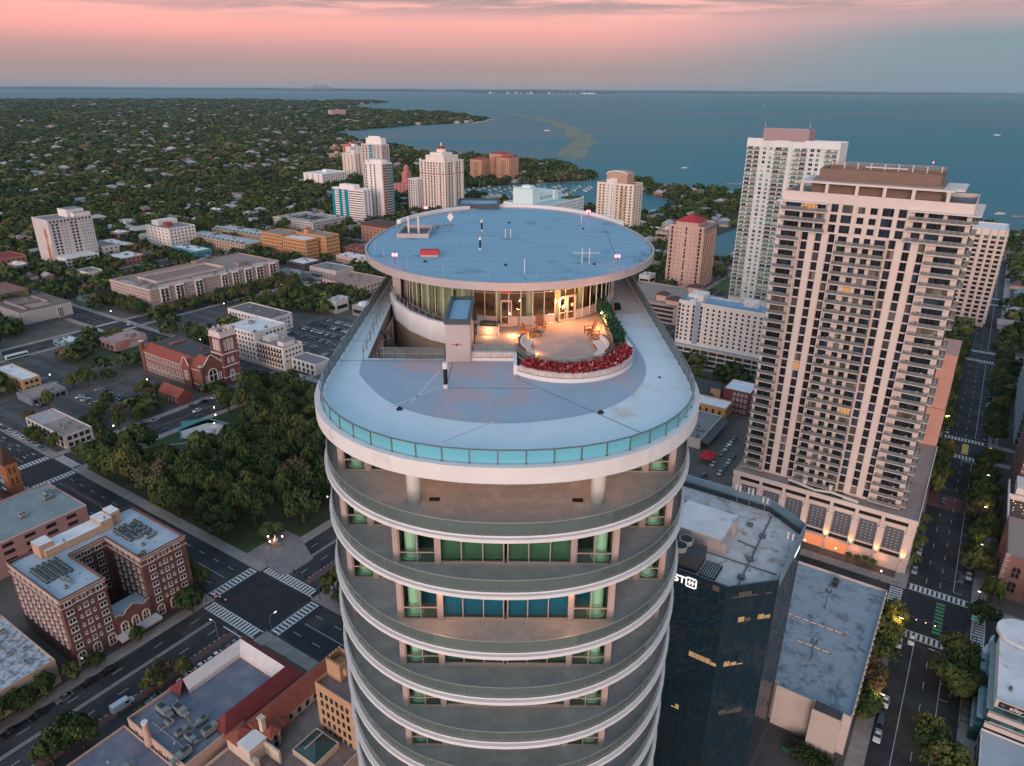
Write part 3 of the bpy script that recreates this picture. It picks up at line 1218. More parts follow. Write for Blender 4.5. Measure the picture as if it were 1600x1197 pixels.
for rz_ in (0, R(90)):
    for u in (-.8, .8):
        for z in (hb_ - 4.4, hb_ - 8.8):
            c, s_ = math.cos(rz_), math.sin(rz_)
            link('belfry_opening', wb_[2], T, (u * c + 2.2 * s_, u * s_ - 2.2 * c, z), rz_)
mb = MB()
mb.box(-1.0, -15, -.2, 14, -3, 6.5).box(-9, -14, -.2, -1, -5, 5)
mb.build('nave', M_obrick, T)
mb = MB()
mb.gable(-1, -15, 14, -3, 6.5, 5.5, .5, axis='x').gable(-9, -14, -1, -5, 5, 4.0, .5, axis='y')
mb.build('roof', mat('dark brown tiles', (.085, .032, .028), (.06, .025, .024), 1.0), T)

# ---------------------------------------------------------------- low beige building, bottom left
M_beige = mat('beige stucco', (.46, .35, .26), (.40, .30, .23), .3)
M_messy = mat('patched roof', (.42, .49, .54), (.20, .22, .24), .7, .8, lo=.45, hi=.6, stain=(.16, .10, .085), sscale=.5, detail=8)
B = Bld('beige_shop', 'low beige shop with cluttered pale roof beside the brick hotel', 'shop', (-214, 14, -183, 55), 8, M_beige, M_messy, .5)
B.grid('e', B.cols(7, 'e', 2), [4.4], win(1.7, 1.5, 2, 1, fm=M_dframe))
B.grid('e', B.cols(7, 'e', 2), [.6], win(2.6, 2.4, 2, 1, fm=M_dframe))
B.done()
B.units(26, 8, big=.7)
mb = MB()
for i in range(9):
    mb.tube([(-14 + i * .4, -17 + i * 4, 7.75), (13, -17 + i * 4 + .6, 7.75)], .09, 5)
mb.build('roof_pipe', M_steel, B.root)

# ---------------------------------------------------------------- building with red hipped edge and sunken roof
M_pinkstone = mat('pink stone', (.50, .34, .28), (.43, .29, .24), .4)
M_slate = mat('slate blue roof', (.125, .14, .185), (.17, .185, .23), .18, .75, stain=(.23, .215, .235), sscale=.35, slo=.5, shi=.75)
B = Bld('hip_roofed_hall', 'pink stone hall with red metal hip edge round a sunken slate roof', 'hall', (-148, 55, -124.5, 88.5), 8.4, M_pinkstone, M_slate, .9)
B.grid('w', B.cols(8, 'w', 2), [1.0, 4.8], win(1.6, 2.2, 2, 1))
B.grid('s', B.cols(6, 's', 2), [1.0, 4.8], win(1.6, 2.0, 2, 1))
B.done()
a, b = B.w / 2, B.d / 2
y0 = -b + 11


def slope(mb_, o0, o1, i1, i0, zo, zi, mi=0):
    mb_.quad((*o0, zo), (*o1, zo), (*i1, zi), (*i0, zi), mi)


mb = MB()
e_, i_ = .6, 2.7
O = [(-a - e_, y0), (-a - e_, b + e_), (a + e_, b + e_), (a + e_, y0 - 1)]
I = [(-a + i_, y0 + 2.5), (-a + i_, b - i_), (a - i_, b - i_), (a - i_, y0 + 2)]
for j in range(3):
    slope(mb, O[j + 1], O[j], I[j], I[j + 1], 8.2, 11.0)
    mb.quad((*O[j], 8.2), (*O[j + 1], 8.2), (*O[j + 1], 7.9), (*O[j], 7.9))
mb.quad((*O[0], 8.2), (-a + 4.6, y0, 8.2), (-a + 4.2, y0 + .4, 8.5), (*I[0], 11.0))
mb.quad((a - 5.0, y0 - .6, 8.2), (*O[3], 8.2), (*I[3], 11.0), (a - 4.6, y0 + 1.2, 8.6))
mb.build('red_roof', M_redmetal, B.root)
mb = MB()
J = [(-a + 5.0, y0 + 2.2), (-a + 5.0, b - 5.0), (a - 3.8, b - 5.0), (a - 3.8, y0 + 2.2)]
for j in range(3):
    slope(mb, I[j + 1], I[j], J[j], J[j + 1], 11.0, 8.9)
    mb.quad((*J[j], 8.9), (*J[j + 1], 8.9), (*J[j + 1], 7.5), (*J[j], 7.5))
mb.build('inner_slope', mat('pale membrane', (.62, .58, .56), (.56, .52, .50), .5), B.root)
mb = MB()
mb.cyl(-a + 9.2, -b - .2, 6, 12.6, 1.0, .62, 12).cyl(-a + 9.2, -b - .2, 12.6, 13.1, .75, n=12, mi=1)
mb.build('chimney', [M_pinkstone, M_white], B.root)
B.units(6, 3, -8, -b + 2, -2, -b + 10, 1.2)
B.units(9, 4, 2, -b + 1.5, 10, -b + 10.5, 1.0)
mb = MB()
for i in range(18):
    mb.box(-8 + i * .62, -b + 10.2 - i * .15, 7.51, -7.7 + i * .62, -b + 10.6 - i * .15, 7.75)
    mb.box(-2.6 + i * .02, -b + 1.6 + i * .5, 7.51, -2.2, -b + 1.85 + i * .5, 7.72)
mb.tube([(-6, -b + 3, 7.7), (8, -b + 3, 7.7), (8, 6, 7.7)], .1)
mb.build('roof_pipe', M_cream, B.root)

B = Bld('flat_shop', 'low slate roofed shop below the red hip roofed hall', 'shop', (-149.5, 20, -127, 54.6), 5.6, M_pinkstone, M_slate, .6)
B.grid('w', B.cols(7, 'w', 2), [.8], win(2.4, 2.6, 2, 1, fm=M_dframe))
B.done()
B.units(4, 6)

# ---------------------------------------------------------------- Spanish style building with tower
M_creamw = mat('cream stucco', (.56, .47, .38), (.48, .40, .33), .35, .9)
M_tanw = mat('tan brick', (.46, .29, .17), (.40, .245, .15), .8, .9)
M_terr = mat('pink terrace', (.20, .155, .145), (.26, .20, .185), .5, .9, stain=(.11, .09, .09), sscale=.4)
B = Bld('spanish_villa', 'cream Spanish building with red tile roofs and walled terraces', 'building', (-122.5, 56, -96, 97), 6.4, M_creamw, M_terr, .8)
a, b = B.w / 2, B.d / 2
mb = MB()
mb.box(-a + .05, -b + 10.5, 6.0, -a + 6.2, b - .1, 9.0).box(-a - .05, -b + 8.5, 0, -a + 8.5, -b + 13.4, 9.6).box(-a + 4.2, -b + 8.45, 9, -a + 8.6, -b + 13.35, 10.4, 0, top=1)
mb.box(-a + 8.6, -b + 12.4, 6, -a + 13.8, -b + 12.9, 9.8)
mb.build('upper_wing', [M_creamw, M_whiter], B.root)
mb = MB()
mb.gable(-a + .3, -b + 13.5, -a + 6.0, b - .2, 9.0, 2.4, .6, axis='y').hip(-a - .1, -b + 8.6, -a + 4.1, -b + 13.3, 9.6, 1.6, .5)
mb.gable(-a + 5.6, -b + 17, -a + 8.2, -b + 20.4, 8.6, 1.2, .3, axis='x').hip(-a + 6.6, -b + 13.6, -a + 9.4, -b + 16.6, 10.2, 1.2, .3)
mb.build('tile_roof', M_redtile, B.root)
mb = MB()
mb.box(-a + 6.7, -b + 13.7, 6, -a + 9.3, -b + 16.5, 10.2).box(-a + 5.8, -b + 13.6, 6, -a + 7.0, -b + 14.6, 14.2).box(-a + 5.6, -b + 13.4, 14.2, -a + 7.2, -b + 14.8, 14.6)
mb.box(-a + 9.6, -b + 7.6, 5, -a + 11.2, -b + 9.0, 9.2).box(-a + 14, -b + 6, 5.6, -a + 15.4, -b + 7.2, 8.2).box(-a + 18, -b + 9.6, 5.6, -a + 19.2, -b + 10.6, 8.4)
mb.build('chimney', M_creamw, B.root)
mb = MB()
mb.hip(-a + 14.2, -b + 16.2, -a + 21.2, -b + 23, 7.2, 1.7, 0)
mb.box(-a + 17.2, -b + 16.9, 8.8, -a + 17.45, -b + 22.2, 9.0, 1)
mb.build('skylight', [mat('skylight glass', (.035, .075, .075), rough=.2), M_cream], B.root)
mb = MB()
mb.band([(-a + 13.9, -b + 15.9), (-a + 21.5, -b + 15.9), (-a + 21.5, -b + 23.3), (-a + 13.9, -b + 23.3)], 5.5, 7.4, .3, closed=True)
mb.band([(-a + 13.6, -b + 1.5), (-a + 20, -b + 1.5), (-a + 20, -b + 8.5), (-a + 13.6, -b + 8.5)], 5.0, 7.2, .3, closed=True)
mb.build('parapet_wall', M_creamw, B.root)
wv_ = win(1.0, 1.5, 1, 1, fm=M_dframe)
for i in range(7):
    link('window', wv_[2], B.root, (-a + 6.22, -b + 22 + i * 2.6, 6.7), R(90))
for i in range(3):
    link('window', wv_[2], B.root, (-a + 9.32, -b + 15.1, 8.3 - 2 * i), R(90))
B.grid('w', B.cols(11, 'w', 2), [1.2, 4.0], wv_)
B.done()
B = Bld('tan_tower', 'tan brick tower with small windows and rooftop turret beside the red tile roofs', 'tower', (-109.3, 81, -97, 89.5), 20, M_tanw, M_terr, 1.0, foot=False)
B.grid('s', B.cols(6, 's', 1.0), [2.5, 5.3, 8.1, 10.9, 13.7, 16.3], win(.85, 1.5, 1, 2, fm=M_dframe))
B.grid('w', B.cols(4, 'w', 1.0), [2.5, 5.3, 8.1, 10.9, 13.7, 16.3], win(.85, 1.5, 1, 2, fm=M_dframe))
B.done()
a, b = B.w / 2, B.d / 2
mb = MB()
mb.band([(-a, b - 4.6), (-a + 4.6, b - 4.6), (-a + 4.6, b), (-a, b)], 19, 24, .35, closed=True)
mb.box(-a + .35, b - 4.25, 22, -a + 4.25, b - .35, 22.2)
for i in range(5):
    mb.box(-a + i * 1.02, b - 4.62, 24, -a + i * 1.02 + .5, b - 4.2, 24.5).box(-a - .02, b - 4.6 + i, 24, -a + .4, b - 4.1 + i, 24.5)
mb.box(-a + 4.6, b - 3.6, 20.8, -a + 5.6, b - 1, 22.5)
mb.build('turret', M_tanw, B.root)

# ---------------------------------------------------------------- left middle distance
M_wallw = mat('pale wall', (.55, .50, .47), (.47, .43, .41), .3)
B = Bld('corner_shop', 'white two-part corner shop with brown and pale flat roofs by the crossing', 'shop', (-356, 124.2, -321, 136.6), 6.4, M_wallw, M_tanroof, .7)
B.grid('e', B.cols(4, 'e', 1), [.5, 3.6], win(1.8, 1.9, 2, 1, fm=M_dframe))
B.grid('s', B.cols(9, 's', 1), [.5, 3.6], win(2.0, 1.9, 2, 1, fm=M_dframe))
B.done()
mb = MB()
mb.box(-B.w / 2 + .4, -B.d / 2 + .4, 5.71, -3, B.d / 2 - .4, 5.95)
mb.build('roof_patch', mat('pale pink roof', (.42, .36, .35), (.35, .31, .30), .4), B.root)
B.units(5, 2, -2, -3, 14, 3, .9)

M_yel = mat('yellow stucco', (.52, .36, .17), (.45, .31, .15), .4)
B = Bld('yellow_house', 'yellow two-storey building with white flat roof by the parking lot', 'building', (-436, 144, -404.5, 153), 7, M_yel, M_whiter, .5)
B.grid('e', B.cols(3, 'e', .8), [.8, 4.0], win(1.4, 1.6, 2, 1, fm=M_dframe))
B.grid('s', B.cols(9, 's', 1), [.8, 4.0], win(1.3, 1.6, 2, 1, fm=M_dframe))
B.done()
B.units(3, 1, big=.6)
B = Bld('grey_shop', 'long low grey shop with stained flat roof beside the yellow building', 'shop', (-398, 138, -383, 155.5), 4, mat('blue grey wall', (.20, .24, .26), rough=.8), M_tanroof, .4)
B.grid('e', B.cols(6, 'e', .8), [.5], win(2.0, 2.2, 1, 1, fm=M_dframe))
B.done()
B.units(3, 2, big=.7)

# ---- red brick church with square tower
M_rbrick = brick_mat('church brick', (.17, .048, .036), (.14, .040, .032), (.22, .12, .10))
M_stone = mat('white stone trim', (.60, .55, .52), (.52, .48, .46), .6)
B = Bld('red_brick_church', 'large red brick church with white stone trim and tall square tower', 'church', (-382, 198, -327, 219.5), 12.5, M_rbrick, M_darkroof, .6)
a, b = B.w / 2, B.d / 2
mb = MB()
mb.quad((-a, -b - .5, 12.3), (a - 7, -b - .5, 12.3), (a - 7, -b + 4.6, 15.9), (-a, -b + 4.6, 15.9))
mb.quad((-a, -b + 4.6, 15.9), (a - 7, -b + 4.6, 15.9), (a - 7, -b + 6, 14.0), (-a, -b + 6, 14.0))
mb.add([(-a, -b - .5, 12.3), (-a, -b + 4.6, 15.9), (-a, -b + 6, 14.0)], [(0, 1, 2)])
mb.gable(a - 10, -b + .3, a - .6, b - 9, 12.4, 5.2, .2, axis='x')
mb.gable(a - 16, -b - 1.2, a - 9, -b + 4, 12.2, 3.6, .1, axis='y')
mb.build('tile_roof', M_redtile, B.root)


def gable_wall(mb_, face, u0, u1, v, z0, z1, hh, t=.5, mi=0, trim=1):
    um = (u0 + u1) / 2
    prof_ = [(u0, z0), (u1, z0), (u1, z1), (um + .8, z1 + hh), (um - .8, z1 + hh), (u0, z1)]
    f = (lambda u, d, z: (v + d, u, z)) if face == 'e' else (lambda u, d, z: (-u, v - d, z))
    vs_ = [f(u, t, z) for u, z in prof_] + [f(u, 0, z) for u, z in prof_]
    m_ = len(prof_)
    mb_.add(vs_, [tuple(range(m_)), tuple(range(2 * m_ - 1, m_ - 1, -1))] + [((i + 1) % m_, i, m_ + i, m_ + (i + 1) % m_) for i in range(m_)], mi)
    for i in range(2, 5):
        p_, q_ = prof_[i], prof_[i + 1]
        mb_.tube([f(p_[0], t + .02, p_[1]), f(q_[0], t + .02, q_[1])], .28, 5, trim)


mb = MB()
gable_wall(mb, 'e', -b + .2, b - 9.4, a, -.2, 13.5, 5.6)
mb.build('gable_front', [M_rbrick, M_stone], B.root)
mb = MB()
gable_wall(mb, 's', -a + 9.0, -a + 16, -b - .7, -.2, 13.2, 4.2)
mb.build('gable_front', [M_rbrick, M_stone], B.root)
mb = MB()
for y_, z_ in ((-b - .6, 14.5), (-b + 12.4, 14.5)):
    mb.box(a - .6, y_ - .5, -.2, a + 1.2, y_ + .6, z_).box(a - .8, y_ - .6, z_, a + 1.4, y_ + .7, z_ + .4, 1)
    mb.build('buttress', [M_rbrick, M_stone], B.root)
    mb = MB()
MB().box(-a - 1, -b - .6, 0, -a + 1.2, -b + 1.2, 17.5).box(-a - 1.1, -b - .7, 17.5, -a + 1.3, -b + 1.3, 18, 1).build('chimney', [M_rbrick, M_stone], B.root)
B.bands([3.2, 11.4], M_stone, 'stone_course', .12, .35)
wl = win(5.0, 7.0, 3, 2, fm=M_stone, fw=.4, arch=True)
link('great_window', wl[2], B.root, (a + .52, -1.6 - 3.2, 4.6), R(90))
link('great_window', win(2.4, 5.0, 1, 1, fm=M_stone, fw=.3, arch=True)[2], B.root, (a - 12.5, -b - 1.22, 5.0), 0)
wp = win(1.2, 2.6, 1, 2, fm=M_stone, fw=.22, sill=True)
B.grid('s', B.cols(14, 's', 2, -a + 2, a - 17), [1.0, 4.4, 8.2], wp)
B.grid('e', [-b + 2.2, -b + 10.2], [4.6], win(1.4, 4, 1, 1, fm=M_stone, fw=.25, arch=True), off=.5)
B.done()
B.units(7, 9, -a + 3, 0, a - 12, b - 2, .8)
mb = MB()
mb.box(-a + 1.5, -b + 5.2, 11.5, a - 12, b - .6, 15.4, 0, top=1).box(-a + 12, -b + 9, 15.4, -a + 15, b - 4, 16.3).box(6, b - 7, 15.4, 8, b - 5, 16.6)
mb.build('flat_roof', [M_rbrick, M_darkroof], B.root)
# its square tower
tx, ty = B.L(-329.5, 214.8)
mb = MB()
mb.box(tx - 4.2, ty - 4.2, -.2, tx + 4.2, ty + 4.2, 28.5)
for sx in (-1, 1):
    for sy in (-1, 1):
        mb.box(tx + sx * 4.2 - .7, ty + sy * 4.2 - .7, -.2, tx + sx * 4.2 + .7, ty + sy * 4.2 + .7, 27.5)
for z, o_, h_ in ((4.4, .8, .5), (10.5, .75, .5), (17.5, .8, .6), (27.0, .85, .7)):
    mb.box(tx - 4.2 - o_, ty - 4.2 - o_, z, tx + 4.2 + o_, ty + 4.2 + o_, z + h_, 1)
mb.band([(tx - 4.7, ty - 4.7), (tx + 4.7, ty - 4.7), (tx + 4.7, ty + 4.7), (tx - 4.7, ty + 4.7)], 27.7, 30.2, .5, 1, closed=True)
for sx in (-1, -.33, .33, 1):
    for (ux, uy) in ((sx * 4.5, -4.5), (4.5, sx * 4.5), (sx * 4.5, 4.5), (-4.5, sx * 4.5)):
        mb.box(tx + ux - .5, ty + uy - .5, 30.2, tx + ux + .5, ty + uy + .5, 31.3, 1)
mb.build('tower', [M_rbrick, M_stone], B.root)
wt_ = win(1.1, 6.2, 1, 2, fm=M_stone, fw=.3, arch=True)
wu_ = win(1.2, 3.2, 1, 1, fm=M_stone, fw=.25, arch=True)
for u in (-2.2, 0, 2.2):
    link('belfry_opening', wt_[2], B.root, (tx + u, ty - 4.24, 19.4), 0)
    link('belfry_opening', wt_[2], B.root, (tx + 4.24, ty + u, 19.4), R(90))
for u in (-1.3, 1.3):
    link('window', wu_[2], B.root, (tx + u, ty - 4.24, 12.2), 0)
    link('window', wu_[2], B.root, (tx + 4.24, ty + u, 12.2), R(90))
link('window', win(2.4, 6.0, 2, 1, fm=M_stone, fw=.4, arch=True)[2], B.root, (tx + 4.24, ty, 2.0), R(90))
c = pix(275, 614, 4)
B = Bld('brick_chapel', 'small red brick chapel with red gable roof beside the large brick church', 'chapel', (c[0] - 9, c[1] - 4, c[0] + 8, c[1] + 4), 4.5, M_rbrick, None, 0)
mb = MB()
mb.gable(-B.w / 2, -B.d / 2, B.w / 2, B.d / 2, 4.5, 3.6, .4, axis='x')
mb.build('tile_roof', M_redtile, B.root)
B.grid('s', B.cols(5, 's', 1), [1.2], win(1.0, 2.0, 1, 1, fm=M_stone, fw=.2))
B.done()

# ---- building with a painted wall
B = Bld('mural_building', 'low pink building with a mural of waves on its side wall', 'building', (-443, 205, -426, 225.5), 6, mat('faded pink', (.42, .24, .22), (.37, .22, .21), .3), mat('faded pink roof', (.40, .27, .26), (.34, .24, .235), .3, stain=(.26, .2, .2)), .5)
a, b = B.w / 2, B.d / 2
for k, (c_, pts) in enumerate([((.45, .17, .14), [(-9, 1), (-3, 1), (1, 5.2), (-2, 5.6), (-7, 3.2)]), ((.38, .40, .44), [(-4, .3), (6, .3), (8.5, 3.2), (5.5, 4.0), (4, 1.9), (1, 3.4), (-.5, 1.6)]),
                               ((.10, .16, .22), [(2, .25), (9.6, .25), (9.8, 2.4), (7, 1.1)]), ((.50, .36, .33), [(3, 4.4), (9, 4.6), (9.6, 5.4), (3.5, 5.6)])]):
    mb = MB()
    mb.add([(a + .012 + .006 * k, u, z) for u, z in pts], [tuple(range(len(pts)))])
    mb.build('mural', mat('mural paint %d' % k, c_, tuple(x * .8 for x in c_), .8), B.root)
B.grid('s', B.cols(3, 's', 1), [1.0], win(2.0, 2.2, 2, 1, fm=M_dframe))
B.done()
B.units(3, 2)

# ---- civic building with vertical concrete fins
B = Bld('finned_hall', 'grey concrete civic hall with white vertical fins and flat roof', 'civic hall', (-562, 195, -520, 227.5), 11.4, mat('grey concrete', (.12, .115, .115), (.10, .096, .096), .3), mat('rust grey roof', (.20, .155, .13), (.155, .125, .11), .2, stain=(.10, .085, .08)), 1.3)
a, b = B.w / 2, B.d / 2
fin = MB().box(-.28, -.55, 0, .28, .02, 8.6).mesh('fin', mat('white concrete', (.55, .53, .52), (.48, .465, .46), .4))
for i in range(36):
    link('fin', fin, B.root, (a, -b + .6 + i * (B.d - 1.2) / 35, 2.4), R(90))
for i in range(12):
    link('fin', fin, B.root, (-a + 14 + i * 2.4, -b, 2.4), 0)
mb = MB()
mb.box(-a + 5, -b + 6, 10.2, a - 6, -b + 7, 11.6).box(-a + 5, b - 9, 10.2, a - 14, b - 8, 11.6).box(-4, -b + 7, 10.2, -3, b - 9, 11.6).box(4, -6, 10.2, a - 6, b - 10, 10.9)
mb.build('roof_wall', mat('rust grey wall', (.30, .24, .20), rough=.9), B.root)
mb = MB()
mb.box(a, b - 10, 2, a + .7, b - 6.5, 9.5)
for i in range(3):
    mb.box(a + .7, b - 9.6 + i * 1.1, 2.4, a + .75, b - 8.9 + i * 1.1, 9.0, 1)
mb.build('entrance_bay', [M_white, M_black], B.root)
B.units(6, 3)

# ---- big pink apartment block
M_apt = mat('pink beige render', (.40, .285, .25), (.355, .25, .225), .25)
pth = [(-26, -57), (26, -57), (26, 57), (-26, 57)]
B = Bld('apartment_block', 'long seven-storey pink apartment block with white balcony stacks and inner court', 'apartments', (-539, 266, -487, 380), 16.2, M_apt, M_tanroof, 1.0)
a, b = B.w / 2, B.d / 2
zs = [.7 + 2.55 * i for i in range(6)]
w2 = win(1.5, 1.55, 2, 1, fw=.12)
stackw = [(-46, 6), (-34, 6), (-18, 6), (4, 5), (14, 5), (26, 6), (37, 6), (50, 6)]
taken = []
for (u, wd_) in stackw:
    mb = MB()
    mb.box(a + .01, u - wd_ / 2 - .4, 0, a + 1.1, u - wd_ / 2, 15.6).box(a + .01, u + wd_ / 2, 0, a + 1.1, u + wd_ / 2 + .4, 15.6).box(a + .01, u - .25, 0, a + 1.1, u + .25, 15.6)
    mb.box(a + .01, u - wd_ / 2, 14.6, a + 1.12, u + wd_ / 2, 15.62)
    for z in zs[:-1]:
        mb.box(a + .02, u - wd_ / 2, z + 2.2, a + 1.35, u + wd_ / 2, z + 2.4)
        mb.box(a + 1.3, u - wd_ / 2, z + 2.4, a + 1.35, u + wd_ / 2, z + 3.2, 1)
    mb.build('balcony_stack', [M_white, M_dsteel], B.root)
    for z in zs:
        for du in (-wd_ / 4, wd_ / 4):
            B.put('e', u + du, z, win(wd_ / 2 - .7, 1.9, 2, 1, fm=M_dframe))
    taken.append((u - wd_ / 2 - 1.3, u + wd_ / 2 + 1.3))
for u in B.cols(40, 'e', 1):
    if not any(lo < u < hi for lo, hi in taken):
        for z in zs:
            B.put('e', u, z, w2)
for u in B.cols(18, 's', 1):
    for z in zs:
        B.put('s', u, z, w2)
B.bands([15.5], M_white, 'cornice', .35, .4)
B.done()
mb = MB()
mb.box(-a + 13, -b + 14, 9, a - 13, b - 42, 15.4)
mb.box(-a + 4, 8, 15.2, -a + 12, 20, 18.5).box(6, b - 30, 15.2, 14, b - 20, 18.0).box(a - 12, -b + 4, 15.2, a - 7, -b + 9, 17.2)
mb.build('roof_block', [mat('brown render', (.26, .19, .17), (.22, .165, .15), .3)], B.root)
mb = MB()
mb.band([(-a + 13.2, -b + 14.2), (a - 13.2, -b + 14.2), (a - 13.2, b - 42.2), (-a + 13.2, b - 42.2)], 15.2, 17.4, .3, closed=True)
mb.box(-a + 1, -b + 1, 15.21, a - 2, -b + 7, 15.6).box(a - 8, -b + 8, 15.21, a - 2, b - 3, 15.6)
mb.build('roof_parapet', mat('pale pink parapet', (.50, .39, .35), (.42, .33, .30), .4), B.root)
B.units(40, 5, a - 12, -b + 2, a - 1.5, b - 2, .8)
B.units(20, 6, -a + 2, -b + 1.5, a - 2, -b + 12, .8)

# ---- white tower with tall mural
B = Bld('mural_tower', 'white tower block with tall orange mural and open garage base', 'tower block', (-708, 294, -680, 332), 42, mat('grey white render', (.52, .485, .48), (.47, .44, .435), .2), M_greyroof, 1.2)
a, b = B.w / 2, B.d / 2
zs = [11.5 + 2.75 * i for i in range(10)]
for u, wn in [(x, win(1.9, 1.7, 2, 1, fm=M_dframe)) for x in (-15.5, -12, 0.5, 4)] + [(x, win(.9, 1.4, 1, 1)) for x in (-8, -5.2, 8.5, 10.5, 13, 15, 17)]:
    for z in zs:
        B.put('e', u, z, wn)
for u in B.cols(12, 'e', .6):
    B.put('e', u, 38.8, win(1.4, 1.9, 1, 1, fm=M_dframe))
B.done()
pal = [(.42, .17, .09), (.50, .25, .13), (.20, .13, .12), (.30, .28, .29)]
for k, pts in enumerate([[(3, 6), (7, 6), (8, 14), (6.5, 22), (8.5, 27), (7, 33), (4.5, 35), (3, 29), (4.5, 22), (2.5, 14)], [(4.5, 20), (7, 21), (7.5, 26), (5, 27)], [(3.5, 1), (9, 1), (8, 6.5), (3.2, 6.5)], [(9.5, 2), (13, 2), (13, 22), (10.5, 20)]]):
    mb = MB()
    mb.add([(u, -b - .02 - .006 * k, z) for u, z in pts], [tuple(range(len(pts)))])
    mb.build('mural', mat('tower mural %d' % k, pal[k], tuple(x * .7 for x in pal[k]), .5), B.root)
mb = MB()
mb.box(-10, 2, 40.5, 6, 17, 47.5, 0, top=1).box(a - 6, 4, 40.5, a - .4, b - .4, 45, 0, top=1)
mb.build('penthouse', [M_white, M_greyroof], B.root)
mb = MB()
mb.box(a, -b + 1, 0, a + 15, b - 8, 10.2, 0, top=1)
for i in range(3):
    for j in range(8):
        mb.box(a + 14.9, -b + 2 + j * 3.4, 1.5 + i * 3, a + 15.03, -b + 4.6 + j * 3.4, 2.9 + i * 3, 2)
mb.build('garage_base', [M_white, M_whiter, M_black], B.root)

# ---- white balcony building right of the church
B = Bld('white_corner_block', 'white stuccoed block with arched balconies across from the church tower', 'building', (-341, 242.5, -316.5, 256.5), 13.6, M_white, M_tanroof, .8)
a, b = B.w / 2, B.d / 2
for z in (1.0, 4.3, 7.4, 10.4):
    for u in B.cols(9, 's', 1):
        B.put('s', u, z, win(1.5, 2.1, 1, 1, fm=mat('salmon frame', (.45, .24, .18)), fw=.15))
for z in (4.6, 7.6, 10.6):
    for u in B.cols(5, 'e', 1):
        B.put('e', u, z, win(1.1, 1.2, 2, 1, fm=M_dframe))
B.done()
bal = MB().box(-.95, -1.0, 0, .95, 0, .15).box(-.95, -1.0, .15, .95, -.96, 1.0, 1).mesh('balcony', [M_white, M_dsteel])
for z in (4.2, 7.3, 10.3):
    for u in B.cols(9, 's', 1):
        link('balcony', bal, B.root, (u, -b, z), 0)
mb = MB()
mb.box(a - 8, -b + 3, 12.6, a - 3, b - 3, 16.0).box(-a + 2, -b + 4, 12.6, -a + 8, b - 3, 15.5)
mb.hip(a - 8, -b + 3, a - 3, b - 3, 16.0, 1.5, .8, 1)
mb.build('roof_pavilion', [M_white, M_greyroof], B.root)
B = Bld('white_flats', 'white six-storey flats with pale flat roof behind the church tower', 'flats', (-367, 243, -341.3, 266), 18, M_white, M_whiter, .8)
B.grid('s', B.cols(8, 's', 1), [1.0 + 2.85 * i for i in range(6)], win(1.2, 1.4, 2, 1, fm=M_dframe))
B.grid('e', B.cols(5, 'e', 2, -4), [14.6], win(1.2, 1.4, 2, 1, fm=M_dframe))
B.done()
B.units(6, 3)
B = Bld('white_long_block', 'long white three-storey block with dark panelled roof by the car park', 'building', (-420, 281, -376, 299), 10.5, M_white, mat('dark panels', (.10, .09, .095), (.20, .17, .165), .9, lo=.45, hi=.55), .6)
B.grid('s', B.cols(13, 's', 1), [1.0, 4.0, 7.0], win(1.4, 1.4, 2, 1, fm=M_dframe))
B.grid('e', B.cols(5, 'e', 2), [1.5, 4.2, 7.0], win(.9, 1.3, 1, 1, fm=M_dframe))
B.done()
B.units(10, 3, big=.8)
B = Bld('blue_shop', 'small shop with teal shopfront beside the tall round tower rail', 'shop', (-316, 247, -296, 258), 7, M_white, M_greyroof, .5)
B.grid('s', B.cols(5, 's', 1), [.5, 3.6], win(1.8, 2.2, 1, 1, fm=mat('teal frame', (.04, .25, .26))))
B.done()


# ---------------------------------------------------------------- lettering
def text(body, size, name, m, parent, loc, rot, ext=.04, align='LEFT', shear=0.0):
    cu = bpy.data.curves.new(name, 'FONT')
    cu.body, cu.size, cu.extrude, cu.align_x, cu.shear = body, size, ext, align, shear
    cu.offset = .012 * size
    tmp = bpy.data.objects.new('tmp_text', cu)
    col.objects.link(tmp)
    me = bpy.data.meshes.new_from_object(tmp)
    bpy.data.objects.remove(tmp)
    bpy.data.curves.remove(cu)
    me.materials.clear()
    me.materials.append(m)
    o = link(name, me, parent, loc)
    o.rotation_euler = rot
    return o


def lamp_light(name, loc, power, c=(1, .6, .3), r=.15, spot=None, aim=None):
    ld = bpy.data.lights.new(name, 'SPOT' if spot else 'POINT')
    ld.energy, ld.color, ld.shadow_soft_size = power, c, r
    o = bpy.data.objects.new(name, ld)
    if spot:
        ld.spot_size, ld.spot_blend = spot, .7
        o.rotation_euler = (Vector(aim) - Vector(loc)).to_track_quat('-Z', 'Y').to_euler()
    o.location = loc
    col.objects.link(o)
    return o


# ---------------------------------------------------------------- the tall pink condominium on the right
M_one = mat('pale pink stucco', (.63, .535, .485), (.58, .49, .445), .08, .85)
M_onew = mat('warm white trim', (.66, .60, .56), (.58, .53, .50), .3, .8)
M_rail = clear_mat('balcony glass', (.55, .60, .60), .3, .08, (.26, .27, .265), .5)
M_louv = mat('brown louvre', (.20, .135, .105), (.155, .105, .085), .9, .8, stretch=(.3, .3, 5))
B = Bld('tall_condominium', 'tall pale pink condominium with rows of balconies and brown louvred crown', 'condominium tower', (-57, 242, -4.5, 268), 120.5, M_one, M_greyroof, 1.2)
a, b = B.w / 2, B.d / 2
F0, FH = 21.3, 3.12
glz = [M_glass, pane_mat('curtained glass', (.075, .07, .06), .12, (2.2, 2.2, 3.1), .5, .02), pane_mat('blue window glass', (.012, .022, .04), .08, (2, 2, 3.1), .5, .03)]


